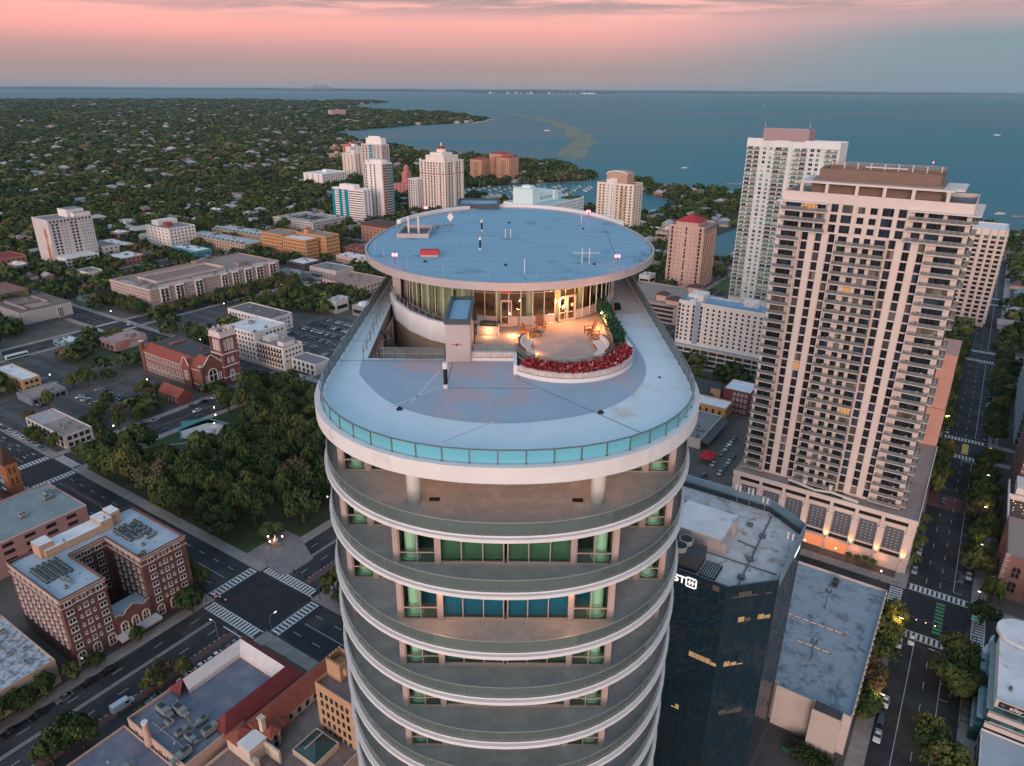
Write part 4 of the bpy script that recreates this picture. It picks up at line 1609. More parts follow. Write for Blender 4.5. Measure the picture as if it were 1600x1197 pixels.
def bmesh_balcony(wd_, dp=1.9, ends=True):
    m = MB()
    m.box(-wd_ / 2, -dp, -.22, wd_ / 2, 0, 0, 0)
    m.quad((-wd_ / 2, -dp + .03, .03), (wd_ / 2, -dp + .03, .03), (wd_ / 2, -dp + .03, 1.05), (-wd_ / 2, -dp + .03, 1.05), 1)
    m.box(-wd_ / 2, -dp, 1.05, wd_ / 2, -dp + .06, 1.11, 2)
    for s_ in (-1, 1):
        m.quad((s_ * wd_ / 2, -dp, .03), (s_ * wd_ / 2, 0, .03), (s_ * wd_ / 2, 0, 1.05), (s_ * wd_ / 2, -dp, 1.05), 1)
    k_ = max(2, int(wd_ / 1.6))
    for i in range(k_ + 1):
        x_ = -wd_ / 2 + .03 + (wd_ - .06) * i / k_
        m.box(x_ - .025, -dp - .005, 0, x_ + .025, -dp + .045, 1.08, 2)
    # a few chairs, tables and plants set out on it
    r = random.Random(int(wd_ * 100) + int(ends))
    for i in range(int(wd_ / 2)):
        if r.random() < .5:
            x_, s_ = r.uniform(-wd_ / 2 + .6, wd_ / 2 - .6), r.uniform(.25, .45)
            if r.random() < .5:
                m.box(x_ - s_, -1.3, 0, x_ + s_, -.7, .42, 3).box(x_ - s_, -.78, .42, x_ + s_, -.68, .95, 3)
            else:
                m.cyl(x_, -1.1, 0, .45, .18, .22, 8, 4).sphere(x_, -1.1, .85, .42, 8, 5)
    return m.mesh('balcony', [M_onew, M_rail, M_steel, mat('patio white', (.55, .53, .50)), mat('clay pot', (.30, .14, .08)), mat('pot plant', (.04, .08, .03))])


bl = {}
for i in range(31):
    z = F0 + i * FH
    top3 = i >= 28
    if top3:
        zones = [(-26.2, -12.3), (10.6, 26.2)]
    else:
        zones = [(-26.2, -19.3), (-8.3, 6.0), (16.7, 26.2)]
    for lo, hi in zones:
        key = (round(hi - lo, 1), rng.randint(0, 2))
        if key not in bl:
            rng2 = key[1]
            bl[key] = bmesh_balcony(hi - lo + rng2 * .0001, ends=bool(rng2 % 2))
        link('balcony', bl[key], B.root, ((lo + hi) / 2, -b, z), 0)

    def gl():
        if rng.random() < .012:
            return M_lit
        return rng.choices(glz, (6, 1.2, 1.5))[0]
    D = M_dframe
    if top3:
        for u, wd_ in ((-22.7, 4.6), (-17.8, 3.6), (-14.2, 2.4), (13.0, 2.4), (17.2, 3.8), (22.6, 4.8)):
            B.put('s', u, z + .05, win(wd_, 2.35, max(2, int(wd_)), 1, D, gl()))
        for u, wd_ in ((-10.3, 2.0), (-6.6, 3.0), (4.6, 3.2), (8.6, 2.1)):
            B.put('s', u, z + .15, win(wd_, 2.4, max(2, int(wd_ + .4)), 1, D, gl()))
        for u in (-2.6, .8):
            B.put('s', u, z + .35, win(1.9, 1.9, 2, 1, D, gl()))
    else:
        B.put('s', -23.0, z + .05, win(4.6, 2.3, 4, 1, D, gl()))
        for u, wd_ in ((-6.6, 2.5), (-2.6, 1.8), (.5, 1.8), (4.0, 2.9)):
            B.put('s', u, z + .05, win(wd_, 2.3, max(2, int(wd_ + .3)), 1, D, gl()))
        B.put('s', 21.8, z + .05, win(5.6, 2.3, 4, 1, D, gl()))
        for u in (-17.8, -13.7, -9.7, 7.4, 11.5, 15.5):
            B.put('s', u, z + .1, win(1.75, 2.6, 2, 1, D, gl()))
    for u in (-8.5, -3.5, 1.5, 7.5):
        B.put('e', u, z + .1, win(2.3, 2.3, 2, 1, D, gl()))
B.done()
eb = bmesh_balcony(6.0, 1.7)
for i in range(31):
    link('balcony', eb, B.root, (a, -b + 3.2, F0 + i * FH), R(90)) if i % 4 != 3 or i > 26 else None
mb = MB()
for u, ww in ((-15.75, 1.9), (-11.7, 1.9), (9.45, 1.9), (13.5, 1.9)):
    mb.box(u - ww / 2, -b - .45, F0 - .5, u + ww / 2, -b + .02, F0 + 28 * FH - .3)
for u in (-19.1, -8.5, 6.25, 16.55):
    mb.box(u - .17, -b - 1.5, F0 - .5, u + .17, -b + .02, F0 + 28 * FH - .3)
for u in (-12.1, -4.6, 2.7, 10.4):
    mb.box(u - .45, -b - .5, F0 + 28 * FH, u + .45, -b + .02, 117.4)
mb.build('pilaster', M_one, B.root)
mb = MB()
for i in range(32):
    z = F0 + i * FH - .26
    if i <= 28:
        for lo, hi in ((-19, -8.6), (6.4, 16.4)):
            mb.box(lo, -b - .12, z, hi, -b + .01, z + .22)
mb.box(-a - 1.2, -b - 2.3, 117.3, -12.2, b, 117.6).box(10.5, -b - 2.3, 117.3, a + 2.2, b, 117.6)
mb.build('spandrel', M_onew, B.root)
mb = MB()
mb.box(-a + 7.5, -b + 3.0, 119.2, a - 9, b - 4, 124.4, 0, top=1)
mb.band([(-a + 9, -b + 4), (a - 10, -b + 4), (a - 10, b - 5), (-a + 9, b - 5)], 124.3, 127.4, .35, closed=True)
for i in range(9):
    mb.box(-a + 9 + i * 4, b - 5.5, 126.2, -a + 9.3 + i * 4, b - 5, 128.3, 2).box(-a + 9, b - 5.4, 127.2 + .5 * (i % 3), a - 10, b - 5.2, 127.4 + .5 * (i % 3), 2)
mb.build('louvred_screen', [M_louv, M_greyroof, M_one], B.root)
mb = MB()
mb.box(-a + 5.2, -b - .4, 123.3, a - 5.8, -b + 2.9, 123.75).box(-a + 4, -b + 2.9, 123.3, -a + 7.4, b - 6, 123.75).box(a - 8.9, -b + 2.9, 123.3, a - 3.4, b - 4, 123.75)
for u in (-21, -13.6, -5.0, 2.6, 10.3, 19.2):
    mb.box(u - .45, -b - .3, 120.2, u + .45, -b + .7, 123.3, 1)
mb.box(-6, 2, 127.4, 6, 2.4, 127.7).box(8, -3, 124.4, 14, -2.6, 124.8)
mb.build('crown_canopy', [M_onew, M_one], B.root)
mb = MB()
mb.tube([(12, b - 5, 128), (12, b - 5, 129.4)], .08).sphere(12, b - 5, 129.5, .17, 8, 1)
mb.build('beacon', [M_steel, M_redlamp], B.root)
# podium with garden deck
PR = (-58.6, 236, 1.6, 300)
pod = MB()
c0 = B.c


def lp(p, q):
    return p - c0[0], q - c0[1]


x0, y0 = lp(PR[0], PR[1])
x1, y1 = lp(PR[2], PR[3])
FOOT.append(PR)
pod.box(x0, y0 + .6, -.2, x1, y1, 20.4, 0, top=1)
for z, h_, o_ in ((19.2, 1.6, .5), (16.9, .7, .3), (14.9 + 1.2, .25, .2), (6.9, .7, .3), (4.6, .8, .45)):
    pod.box(x0 - .2, y0 + .6 - o_, z, x1 + .2, y0 + .62, z + h_)
    pod.box(x1 - .02, y0, z, x1 + o_ - .2, y1, z + h_)
pil_u = [x0 + 2 + i * 8.05 for i in range(8)]
for u in pil_u:
    pod.box(u - 1.0, y0 - .35, 5.4, u + 1.0, y0 + .61, 15.2).box(u - .5, y0 + .05, 15.2, u + .5, y0 + .61, 19.3).box(u - .5, y0 + .05, 0, u + .5, y0 + .61, 5.4)
pod.build('podium', [M_one, mat('deck paving', (.30, .24, .22), (.25, .20, .185), .3)], B.root)
mb = MB()
for i in range(7):
    mb.box(pil_u[i] + 1.3, y0 + .35, 7.7, pil_u[i + 1] - 1.3, y0 + .58, 16.0)
    for k in (1, 2, 3):
        xx = pil_u[i] + 1.3 + (5.45) * k / 4
        for j in range(7):
            mb.box(xx - .09, y0 + .3, 8.0 + j * 1.15, xx + .09, y0 + .36, 8.5 + j * 1.15, 1)
            mb.box(xx - .09, y0 + .31, 8.5 + j * 1.15, xx + .09, y0 + .36, 9.1 + j * 1.15, 2)
mb.build('garage_screen', [mat('blue grey mesh', (.105, .125, .15), (.085, .10, .125), 2.0), M_white, M_black], B.root)
for i in range(6):
    MB().box(x1 - .01, y0 + 4 + i * 9, 7.7, x1 + .06, y0 + 11 + i * 9, 16.0).build('side_screen', MATS['blue grey mesh'], B.root)
mb = MB()
for i in range(7):
    mb.box(pil_u[i] + .6, y0 + .5, 17.7, pil_u[i + 1] - .6, y0 + .59, 19.1).box(pil_u[i] + 1.1, y0 + .5, 5.5, pil_u[i + 1] - 1.1, y0 + .59, 6.8)
for i in range(3):
    for j in range(14):
        mb.box(x1, y0 + 2.5 + j * 4.2, 1.5 + i * 5, x1 + .03, y0 + 5.6 + j * 4.2, 4.0 + i * 5)
mb.build('garage_opening', M_black, B.root)
mb = MB()
mb.box(pil_u[3] + .6, y0 + .45, .2, pil_u[5] - .6, y0 + .58, 4.4)
mb.build('lit_lobby', mat('lobby glow', (.30, .13, .08), emit=(1.0, .30, .12), estr=.55), B.root)
mb = MB()
mb.box(-9, -b - 5.1, 20.41, 9, -b - .2, 20.75).box(x0 + 3, -b + .0, 20.41, x0 + 12, -b + 3, 20.5)
mb.build('garden', mat('garden green', (.025, .04, .015), (.05, .07, .025), .5, .95), B.root)
mb = MB()
mb.band([(-9.6, -b - 2.2), (-6, -b - 3.0), (0, -b - 4.6), (5, -b - 3.0), (9, -b - 3.6), (14, -b - 4.6)], 20.4, 21.4, .5)
mb.cyl(-4, -b - 2.0, 20.75, 23, .6, .9, 10).cyl(4.5, -b - 1.4, 20.75, 23, .5, .8, 10)
mb.build('garden_wall', M_onew, B.root)
uplight_pos = []
for u in pil_u[3:8]:
    cc_, ss_ = math.cos(-GA), math.sin(-GA)
    X, Y = gw(*c0)
    lx, ly = u, y0 - .95
    uplight_pos.append((X + lx * cc_ - ly * ss_, Y + lx * ss_ + ly * cc_, 5.6))
    lamp_light('pilaster_uplight', uplight_pos[-1], 1500, (1, .42, .10), .1, R(64), (X + lx * cc_ - (ly + .75) * ss_, Y + lx * ss_ + (ly + .75) * cc_, 10.0))
    mb = MB()
    mb.box(u - .2, y0 - 1.05, 5.25, u + .2, y0 - .34, 5.45).cyl(u, y0 - .95, 5.45, 5.52, .09, n=8, mi=1)
    mb.build('uplight', [M_dsteel, mat('uplight lens', (.3, .2, .1), emit=(1, .5, .15), estr=1.5)], B.root)
for u in (pil_u[4], pil_u[5], pil_u[6]):
    lx, ly = u + 2, y0 - 1.5
    lamp_light('lobby_downlight', (X + lx * cc_ - ly * ss_, Y + lx * ss_ + ly * cc_, 3.6), 160, (1, .38, .15), .2)

B = Bld('pink_annex', 'lower pink annex with green windows stepping down behind the tall condominium', 'building', (-34, 300.5, 1.2, 346), 36, mat('salmon render', (.50, .27, .21), (.44, .24, .19), .3), M_tanroof, .8)
for u in B.cols(9, 'e', 1):
    for z in [2 + 3.1 * i for i in range(10)]:
        B.put('e', u, z, win(1.8, 1.7, 2, 1, gm=M_glass_g))
B.done()
link('tower_wing', MB().box(-10, 0, 0, 17.3, 22, 22).mesh('tower_wing', [MATS['salmon render']]), B.root, (0, -22.0, 35.9))

# ---------------------------------------------------------------- black glass office tower
M_blk = pane_mat('black curtain glass', (.008, .028, .046), .05, (1.5, 1.5, 1.775), .10, .05, .9, (.022, .036, .042))
BP = [(-58, 120), (-27.7, 120), (-19.8, 128), (-19.8, 148.8), (-28.8, 154.8), (-52, 154.8), (-58, 149)]
cx, cy = -39.0, 137.5
X, Y = gw(cx, cy)
T = thing('black_office_tower', 'black glass office tower with cut corners and white equipment roof', 'office tower', (X, Y, 0), -GA)
FOOT.append((-58, 118, -18, 156))
pth = [(p - cx, q - cy) for p, q in BP]
HT = 58.4
mb = MB()
mb.band(pth, -.3, HT, .4, 0, closed=True, topmi=1)
mb.build('glass_wall', [M_blk, mat('parapet cap', (.10, .13, .16), rough=.5)], T)
mb = MB()
mb.add([(x, y, HT - 1.3) for x, y in pth], [tuple(range(len(pth)))])
mb.build('roof', mat('white membrane', (.60, .585, .575), (.47, .45, .44), .35, .7, stain=(.34, .235, .19), sscale=.3, slo=.52, shi=.68), T)
mb = MB()
for i in range(len(pth)):
    p, q = Vector(pth[i]), Vector(pth[(i + 1) % len(pth)])
    e = (q - p)
    ln = e.length
    e.normalize()
    nrm = Vector((e.y, -e.x))
    k_ = int(ln / 1.5)
    for j in range(k_ + 1):
        c_ = p + e * (ln * j / k_)
        mb.add([(*(c_ + nrm * .07 - e * .035), 0), (*(c_ + nrm * .07 + e * .035), 0), (*(c_ + nrm * .07 + e * .035), HT - .15), (*(c_ + nrm * .07 - e * .035), HT - .15)], [(0, 1, 2, 3)])
        mb.add([(*(c_ - e * .035), 0), (*(c_ + nrm * .07 - e * .035), 0), (*(c_ + nrm * .07 - e * .035), HT - .15), (*(c_ - e * .035), HT - .15)], [(0, 1, 2, 3)])
    z = 1.2
    while z < HT:
        a0, a1 = p + nrm * .06, q + nrm * .06
        mb.add([(*a0, z), (*a1, z), (*a1, z + .07), (*a0, z + .07)], [(0, 1, 2, 3)])
        z += 1.775
mb.build('mullion_grid', mat('blue grey mullion', (.055, .075, .095), rough=.4, metal=.4), T)


def face_strip(i, f0, f1, z0, z1, d=.05):
    p, q = Vector(pth[i]), Vector(pth[(i + 1) % len(pth)])
    e = q - p
    nrm = Vector((e.y, -e.x)).normalized()
    a0, a1 = p + e * f0 + nrm * d, p + e * f1 + nrm * d
    return [(*a0, z0), (*a1, z0), (*a1, z1), (*a0, z1)]


M_litband = mat('lit office', (.05, .04, .03), emit=(1.0, .60, .26), estr=.34)
M_litdim = mat('dim office', (.05, .045, .04), emit=(.8, .62, .42), estr=.05)
zb = zat(-27, 121, 1040)
zc = zat(-24, 124, 985)
for (i, f0, f1, z0, m_) in ((0, .80, 1.0, zb, M_litband), (1, 0, .55, zb - .2, M_litband), (1, .3, .95, zc + 2.6, M_litband), (1, .1, .9, zc + 9, M_litdim), (0, .5, .62, zb - 11, M_litdim), (1, .2, .7, zb - 14, M_litdim), (0, .85, .95, zc + 10, M_litdim), (0, .72, .78, zb - 16, M_litband)):
    n_ = max(2, int((f1 - f0) * (30 if i == 0 else 8)))
    for k in range(n_):
        if rng.random() < .72:
            g0, g1 = f0 + (f1 - f0) * k / n_, f0 + (f1 - f0) * (k + .92) / n_
            MB().add(face_strip(i, g0, g1, z0, z0 + rng.choice((.35, .9, 1.3)), .03), [(0, 1, 2, 3)]).build('lit_window', m_ if rng.random() < .75 else M_litdim, T)
mb = MB()
mb.band(list(reversed(pth))[0:5], HT - 1.2, HT + 1.9, .3)
mb.build('parapet_screen', mat('blue metal screen', (.20, .32, .39), (.165, .27, .335), 1.0, .5, metal=.3), T)
mb = MB()
w0 = lambda p, q: (p - cx, q - cy)
x0, y0 = w0(-45, 131.5)
x1, y1 = w0(-33.2, 143)
mb.box(x0, y0, HT - 1.3, x1, y1, HT + 2.2, 0, top=1)
mb.box(x1, y0 + .5, HT - 1.3, x1 + 1.2, y0 + 4, HT + 1.2).box(x1, y1 - 4, HT - 1.3, x1 + .8, y1 - 1.5, HT + 2.6)
mb.build('plant_room', [mat('pale cladding', (.44, .40, .38), (.38, .35, .335), .8, stretch=(4, 4, .3)), M_whiter], T)
x0, y0 = w0(-44, 122)
mb = MB()
mb.box(x0, y0, HT - 1.3, x0 + 9, y0 + 6, HT + 2.0).cyl(x0 + 4.6, y0 + 1.7, HT + 2.0, HT + 3.2, 1.35, 1.5, 14, 1).cyl(x0 + 4.8, y0 + 4.6, HT + 2.0, HT + 3.2, 1.35, 1.5, 14, 1)
mb.cyl(x0 + 4.6, y0 + 1.7, HT + 3.2, HT + 3.22, 1.3, n=14, mi=2).cyl(x0 + 4.8, y0 + 4.6, HT + 3.2, HT + 3.22, 1.3, n=14, mi=2)
mb.box(x0 + 9.6, y0 - .5, HT - 1.3, x0 + 13, y0 + 5, HT - .6, 2)
for i in range(7):
    mb.box(x0 + 9.6 + .5 * i, y0 - .6, HT - .6, x0 + 9.75 + .5 * i, y0 + 5.1, HT - .45, 3)
mb.build('cooling_tower', [mat('dark unit', (.075, .08, .088), (.055, .06, .066), 1.5), mat('pale fan ring', (.34, .35, .34)), M_black, M_steel], T)
mb = MB()
zr_ = HT - 1.12
mb.tube([(*w0(-26.5, 121.5), zr_), (*w0(-27.8, 152.5), zr_)], .16).tube([(*w0(-45, 130.2), zr_), (*w0(-21, 131), zr_)], .13).tube([(*w0(-27.2, 138), zr_), (*w0(-31.5, 138.6), zr_)], .13)
mb.tube([(*w0(-36, 121.2), zr_), (*w0(-31, 130), zr_)], .06)
for p, q in ((-27.1, 133), (-27.3, 143), (-26.8, 126), (-31, 146)):
    x, y = w0(p, q)
    mb.box(x - .7, y - .5, zr_ - .2, x + .7, y + .5, zr_ + .5)
mb.build('roof_pipe', mat('pipe grey', (.11, .13, .15), rough=.6), T)
for p, q in ((-52, 152), (-36.5, 153.6), (-33.5, 153.6), (-21, 140), (-29.5, 151.5)):
    mb = MB()
    x, y = w0(p, q)
    mb.tube([(x, y, HT - 1), (x, y, HT + 4.2)], .07, 6)
    for dx_ in (-.5, .5):
        mb.box(x + dx_ - .16, y - .12, HT + 2.4, x + dx_ + .16, y + .12, HT + 4.0, 1)
    mb.tube([(x - .5, y, HT + 3.0), (x + .5, y, HT + 3.0)], .05, 5)
    mb.build('antenna_mast', [M_steel, M_white], T)
for k in range(9):
    x, y = w0(rng.uniform(-33, -22), rng.uniform(124, 146))
    link('roof_vent', UNITS[2], T, (x, y, HT - 1.298), 0, .55)
M_sign = glow_mat('sign white', (1, .97, .93), 1.1)
sx = w0(-36.35, 120)[0]
text('FIRST', 2.35, 'sign_letters', M_sign, T, (sx, w0(0, 119.86)[1], HT - 3.0), (R(90), 0, 0), .06, 'RIGHT')
mb = MB()
gx, gy, gz_ = w0(-35.1, 0)[0], w0(0, 119.9)[1], HT - 2.2


def bar(u0, v0, u1, v1):
    mb.box(gx + u0, gy - .12, gz_ + v0, gx + u1, gy + .02, gz_ + v1)


for s_ in (-1, 1):
    bar(-.95, s_ * 1.05 - .12, .95, s_ * 1.05 + .12)
    bar(s_ * 1.05 - .12, -.95, s_ * 1.05 + .12, .95)
    bar(s_ * .32 - .11, -.55, s_ * .32 + .11, .55)
bar(-.72, -.1, -.44, .1)
bar(-.2, -.1, .2, .1)
bar(.44, -.1, .72, .1)
mb.build('sign_emblem', M_sign, T)
text('FIRST', 2.0, 'sign_letters', M_sign, T, (w0(-19.62, 0)[0], w0(0, 141.2)[1], HT - 2.7), (R(90), 0, R(90)), .06, 'LEFT')

# ---------------------------------------------------------------- garage with blue roof deck
M_deck = mat('weathered blue deck', (.27, .335, .38), (.235, .295, .34), .25, .8, stain=(.10, .15, .19), sscale=.3, slo=.5, shi=.68, detail=6)
GP = [(-19.3, 149.6), (-1.8, 149.6), (-1.8, 205.5), (-34, 205.5), (-34, 156.5), (-28.6, 156.5), (-19.3, 150.6)]
gc = (-17, 178)
X, Y = gw(*gc)
T = thing('parking_garage', 'cream parking garage with stained blue roof deck and faded stall lines', 'parking garage', (X, Y, 0), -GA)
FOOT.append((-34, 146, -1.6, 206))
pth = [(p - gc[0], q - gc[1]) for p, q in GP]
M_gw = mat('cream precast', (.50, .44, .40), (.44, .39, .355), .25, .85)
mb = MB()
mb.band(pth, -.2, 12.4, .3, closed=True)
mb.box(*[v for v in (-10.2 - gc[0], 146.2 - gc[1])], -.2, -3.6 - gc[0], 149.59 - gc[1], 13.0, 0)
mb.build('wall', M_gw, T)
mb = MB()
mb.add([(x, y, 11.6) for x, y in pth], [tuple(range(len(pth)))])
mb.build('roof_deck', M_deck, T)
mb = MB()
mb.box(-10.0 - gc[0], 146.4 - gc[1], 13.01, -3.8 - gc[0], 149.4 - gc[1], 13.12)
mb.build('stair_roof', M_darkroof, T)
mb = MB()
lq = lambda p, q: (p - gc[0], q - gc[1])
M_orange = mat('faded orange line', (.33, .17, .10), (.28, .19, .15), 1.0)
for (p0, p1, q) in ((-27, -8.2, 179.3), (-19.3, -10.4, 169.6), (-12, -4, 186.5)):
    x0, y = lq(p0, q)
    x1, _ = lq(p1, q)
    mb.box(x0, y - (.55 if q < 180 else .12), 11.605, x1, y + (.55 if q < 180 else .12), 11.63)
for q in (197, 184.2, 174.5, 164.8, 157):
    for k in range(10):
        x, y = lq(-26.5 + k * 2.4, q)
        if q < 158 and k < 3:
            continue
        mb.box(x, y - 2.1, 11.604, x + .1, y + 2.1, 11.618)
mb.build('stall_line', M_orange, T)
ws_ = MB().box(-.85, -.13, 0, .85, .13, .16).mesh('wheel_stop', [M_white])
for (p0, n_, q) in ((-25.5, 8, 179.3), (-18.2, 4, 169.6)):
    for k in range(n_):
        x, y = lq(p0 + k * 2.15, q)
        link('wheel_stop', ws_, T, (x, y, 11.632), 0)
mb = MB()
for k in range(22):
    x, y = lq(-1.75, 151 + k * 2.5)
    mb.box(x - .15, y - .5, 12.4, x + .22, y + .5, 13.0)
mb.build('parapet_block', M_gw, T)
for p, q in ((-15.6, 187.5), (-14.4, 164.0)):
    x, y = gw(p, q)
    t2 = thing('roof_lamp_post', 'dark lamp post with four heads on the blue garage deck, ' + ('farther of two' if q > 180 else 'nearer of two'), 'lamp post', (x, y, 11.6), -GA)
    mb = MB()
    mb.cyl(0, 0, 0, .35, .35, n=10, mi=1).tube([(0, 0, .3), (0, 0, 6.2)], .09, 8)
    mb.build('pole', [M_dsteel, M_orange], t2)
    mb = MB()
    for k in range(4):
        c_, s_ = math.cos(k * math.pi / 2 + .78), math.sin(k * math.pi / 2 + .78)
        mb.tube([(0, 0, 6.15), (c_ * .55, s_ * .55, 6.25)], .05, 5)
        mb.box(c_ * .75 - .28, s_ * .75 - .28, 6.2, c_ * .75 + .28, s_ * .75 + .28, 6.36)
    mb.build('lamp_head', M_dsteel, t2)

# ---------------------------------------------------------------- right edge of the picture
B = Bld('white_office', 'white office with stepped green glass bands and rounded corner by the avenue', 'office', (26.2, 172, 66, 205), 15.0, M_whiter, M_whiter, .5)
a, b = B.w / 2, B.d / 2
mb = MB()
for z in (1.2, 4.6, 8.0, 11.2):
    mb.box(-a - .02, -b - .06, z, a, -b + .02, z + 1.9)
mb.build('window_band', pane_mat('teal glass', (.008, .035, .038), .08, (2.2, 2.2, 3), .4, .02), B.root)
mb = MB()
for z in (3.1, 6.5, 9.9):
    mb.box(-a - .9, -b - .9, z, a, -b + .0, z + 1.3)
mb.box(-a - .2, -b - .5, 13.2, a, -b + .0, 15.4)
mb.build('white_band', mat('cream band', (.56, .48, .43), (.50, .43, .39), .4), B.root)
mb = MB()
mb.box(-a - 1.3, -b + .4, -.2, -a - .02, b - 5, 11.2, 0, top=1).box(-a - 2.6, -b + .4, -.2, -a - 1.31, b - 6.5, 7.6, 0, top=1).box(-a - 3.2, -b + .4, -.2, -a - 2.61, b - 7, 4.0, 0, top=1)
mb.build('stepped_terrace', [pane_mat('teal glass', (0, 0, 0)), mat('teal terrace', (.25, .34, .36), (.21, .29, .31), .6)], B.root)
mb = MB()
for k, (rr, z0, z1) in enumerate(((5.6, -.2, 14.6), (6.4, 8.8, 9.9), (7.0, 5.2, 6.3))):
    mb.cyl(-a + 5, b - 3.5, z0, z1, rr, rr, 28, 0 if k else 1)
mb.cyl(-a + 5, b - 3.5, 14.6, 15.6, 5.9, 5.9, 28, 0)
mb.build('corner_drum', [M_whiter, pane_mat('teal glass', (0, 0, 0))], B.root)
mb = MB()
mb.box(-a + 8, -b + 12, 14.51, a, -b + 22, 16.5)
mb.build('roof_well', mat('dark teal roof', (.02, .045, .055), rough=.5), B.root)
mb = MB()
mb.box(-a + .5, -b - .62, 13.5, a, -b - .5, 15.1)
mb.build('sign_board', mat('dark sign', (.02, .022, .035), rough=.4), B.root)
text('the', .55, 'sign_letters', mat('sign grey', (.35, .35, .37)), B.root, (-a + 1.0, -b - .66, 14.3), (R(90), 0, 0), .03)
text('alley', 1.5, 'sign_letters', M_white, B.root, (-a + 2.6, -b - .66, 13.9), (R(90), 0, 0), .03, shear=.35)
text('FINANC', 1.15, 'sign_letters', M_white, B.root, (-a + 6.3, -b - .66, 13.85), (R(90), 0, 0), .03)
B.done()
B.units(10, 4, -a + 1, -b + 2, a - 12, -b + 12, .5)
B = Bld('low_teal_roof', 'low building with flat blue-grey roof below the white office', 'building', (25, 146, 66, 171), 6.0, M_white, M_blueroof, .4)
B.grid('w', B.cols(7, 'w', 1), [.6, 3.4], win(2.2, 1.8, 2, 1, fm=M_dframe))
B.done()
B.units(5, 2, -19, -11, -8, 8, .9)
M_rb2 = brick_mat('rose brick', (.26, .12, .10), (.22, .105, .09), (.20, .14, .12))
B = Bld('rose_brick_block', 'rose brick block with tan roof and rooftop bar on the right avenue', 'building', (27, 241, 66, 268), 15.5, M_rb2, mat('tan ribbed roof', (.32, .25, .22), (.27, .215, .19), 1.0, stretch=(1, 6, 1)), .3)
B.grid('s', [-16, -11, -6, 0, 6], [2.5, 8.0], win(2.4, 4.2, 2, 1, fm=M_rb2, gm=M_black, fw=.2, arch=True))
B.grid('w', B.cols(6, 'w', 1), [2.5, 8.0], win(2.2, 4.0, 2, 1, fm=M_rb2, gm=M_black, fw=.2, arch=True))
B.done()
mb = MB()
for i in range(16):
    mb.box(-B.w / 2 - .3, -B.d / 2 - .3, .4 + i * 1.0, -B.w / 2 + (1.0 if i % 2 else .6), -B.d / 2 + (.6 if i % 2 else 1.0), .9 + i * 1.0)
mb.build('quoin', mat('pale quoin', (.42, .30, .26)), B.root)
B = Bld('rooftop_bar', 'dark building with white parapets and lit rooftop bar seating', 'building', (27, 268.5, 66, 300), 14.0, mat('dark render', (.085, .08, .085)), mat('bar deck', (.07, .055, .05), (.11, .09, .08), 1.0), 1.0)
a, b = B.w / 2, B.d / 2
B.grid('w', B.cols(7, 'w', 1), [1.0, 5.0, 9.0], win(2.6, 2.8, 2, 1, fm=M_dframe, gm=M_glass_b))
B.done()
mb = MB()
mb.band([(-a - .1, -b - .1), (a, -b - .1)], 13.4, 14.5, .5).band([(-a - .1, b), (-a - .1, -b)], 13.4, 14.5, .5).band([(-a, 2), (a, 2)], 13.0, 14.9, .6)
mb.box(-a + 2, 4, 13, a, b - 1, 17, 0).box(2, -b + 2, 13.01, a, -4, 16.2)
mb.build('white_parapet', M_onew, B.root)
mb = MB()
for i in range(60):
    x, y = rng.uniform(-a + 1, a - 8), rng.choice([rng.uniform(-b + 1, 1), rng.uniform(-b + 1, -2)])
    mb.sphere(x, y, 15.2 + rng.uniform(0, .4), .07, 6)
mb.build('string_light', glow_mat('festoon', (1, .6, .25), 7.0), B.root)
mb = MB()
for i in range(14):
    x, y = rng.uniform(-a + 1.2, -2), rng.uniform(-b + 1.5, .5)
    mb.box(x - .4, y - .4, 13, x + .4, y + .4, 13.7, rng.randint(0, 1))
mb.build('bar_table', [mat('bar wood', (.12, .06, .04)), M_white], B.root)
lamp_light('bar_light', (*gw(34, 280), 17), 260, (1, .6, .3), .3)
B = Bld('banded_brick_tower', 'red brick building with pale stone bands rising at the right edge', 'building', (30, 303, 70, 343), 30, M_rb2, M_tanroof, .6)
B.bands([3 + 2.8 * i for i in range(10)], mat('pale band', (.45, .33, .29)), 'stone_course', .08, .5)
for u in B.cols(8, 'w', 1):
    for z in [4 + 2.8 * i for i in range(9)]:
        B.put('w', u, z, win(1.5, 1.6, 2, 1, fm=M_dframe))
B.done()
B = Bld('slim_glass_tower', 'blue-grey glass tower slice at the right edge beside the avenue', 'tower', (30.5, 362, 72, 440), 52, pane_mat('grey blue glass', (.05, .065, .08), .12, (3, 3, 3.2), .4, .03), M_greyroof, .6)
B.bands([3.2 * i for i in range(1, 16)], mat('grey slab', (.30, .31, .32)), 'slab_edge', .35, .3)
B.done()

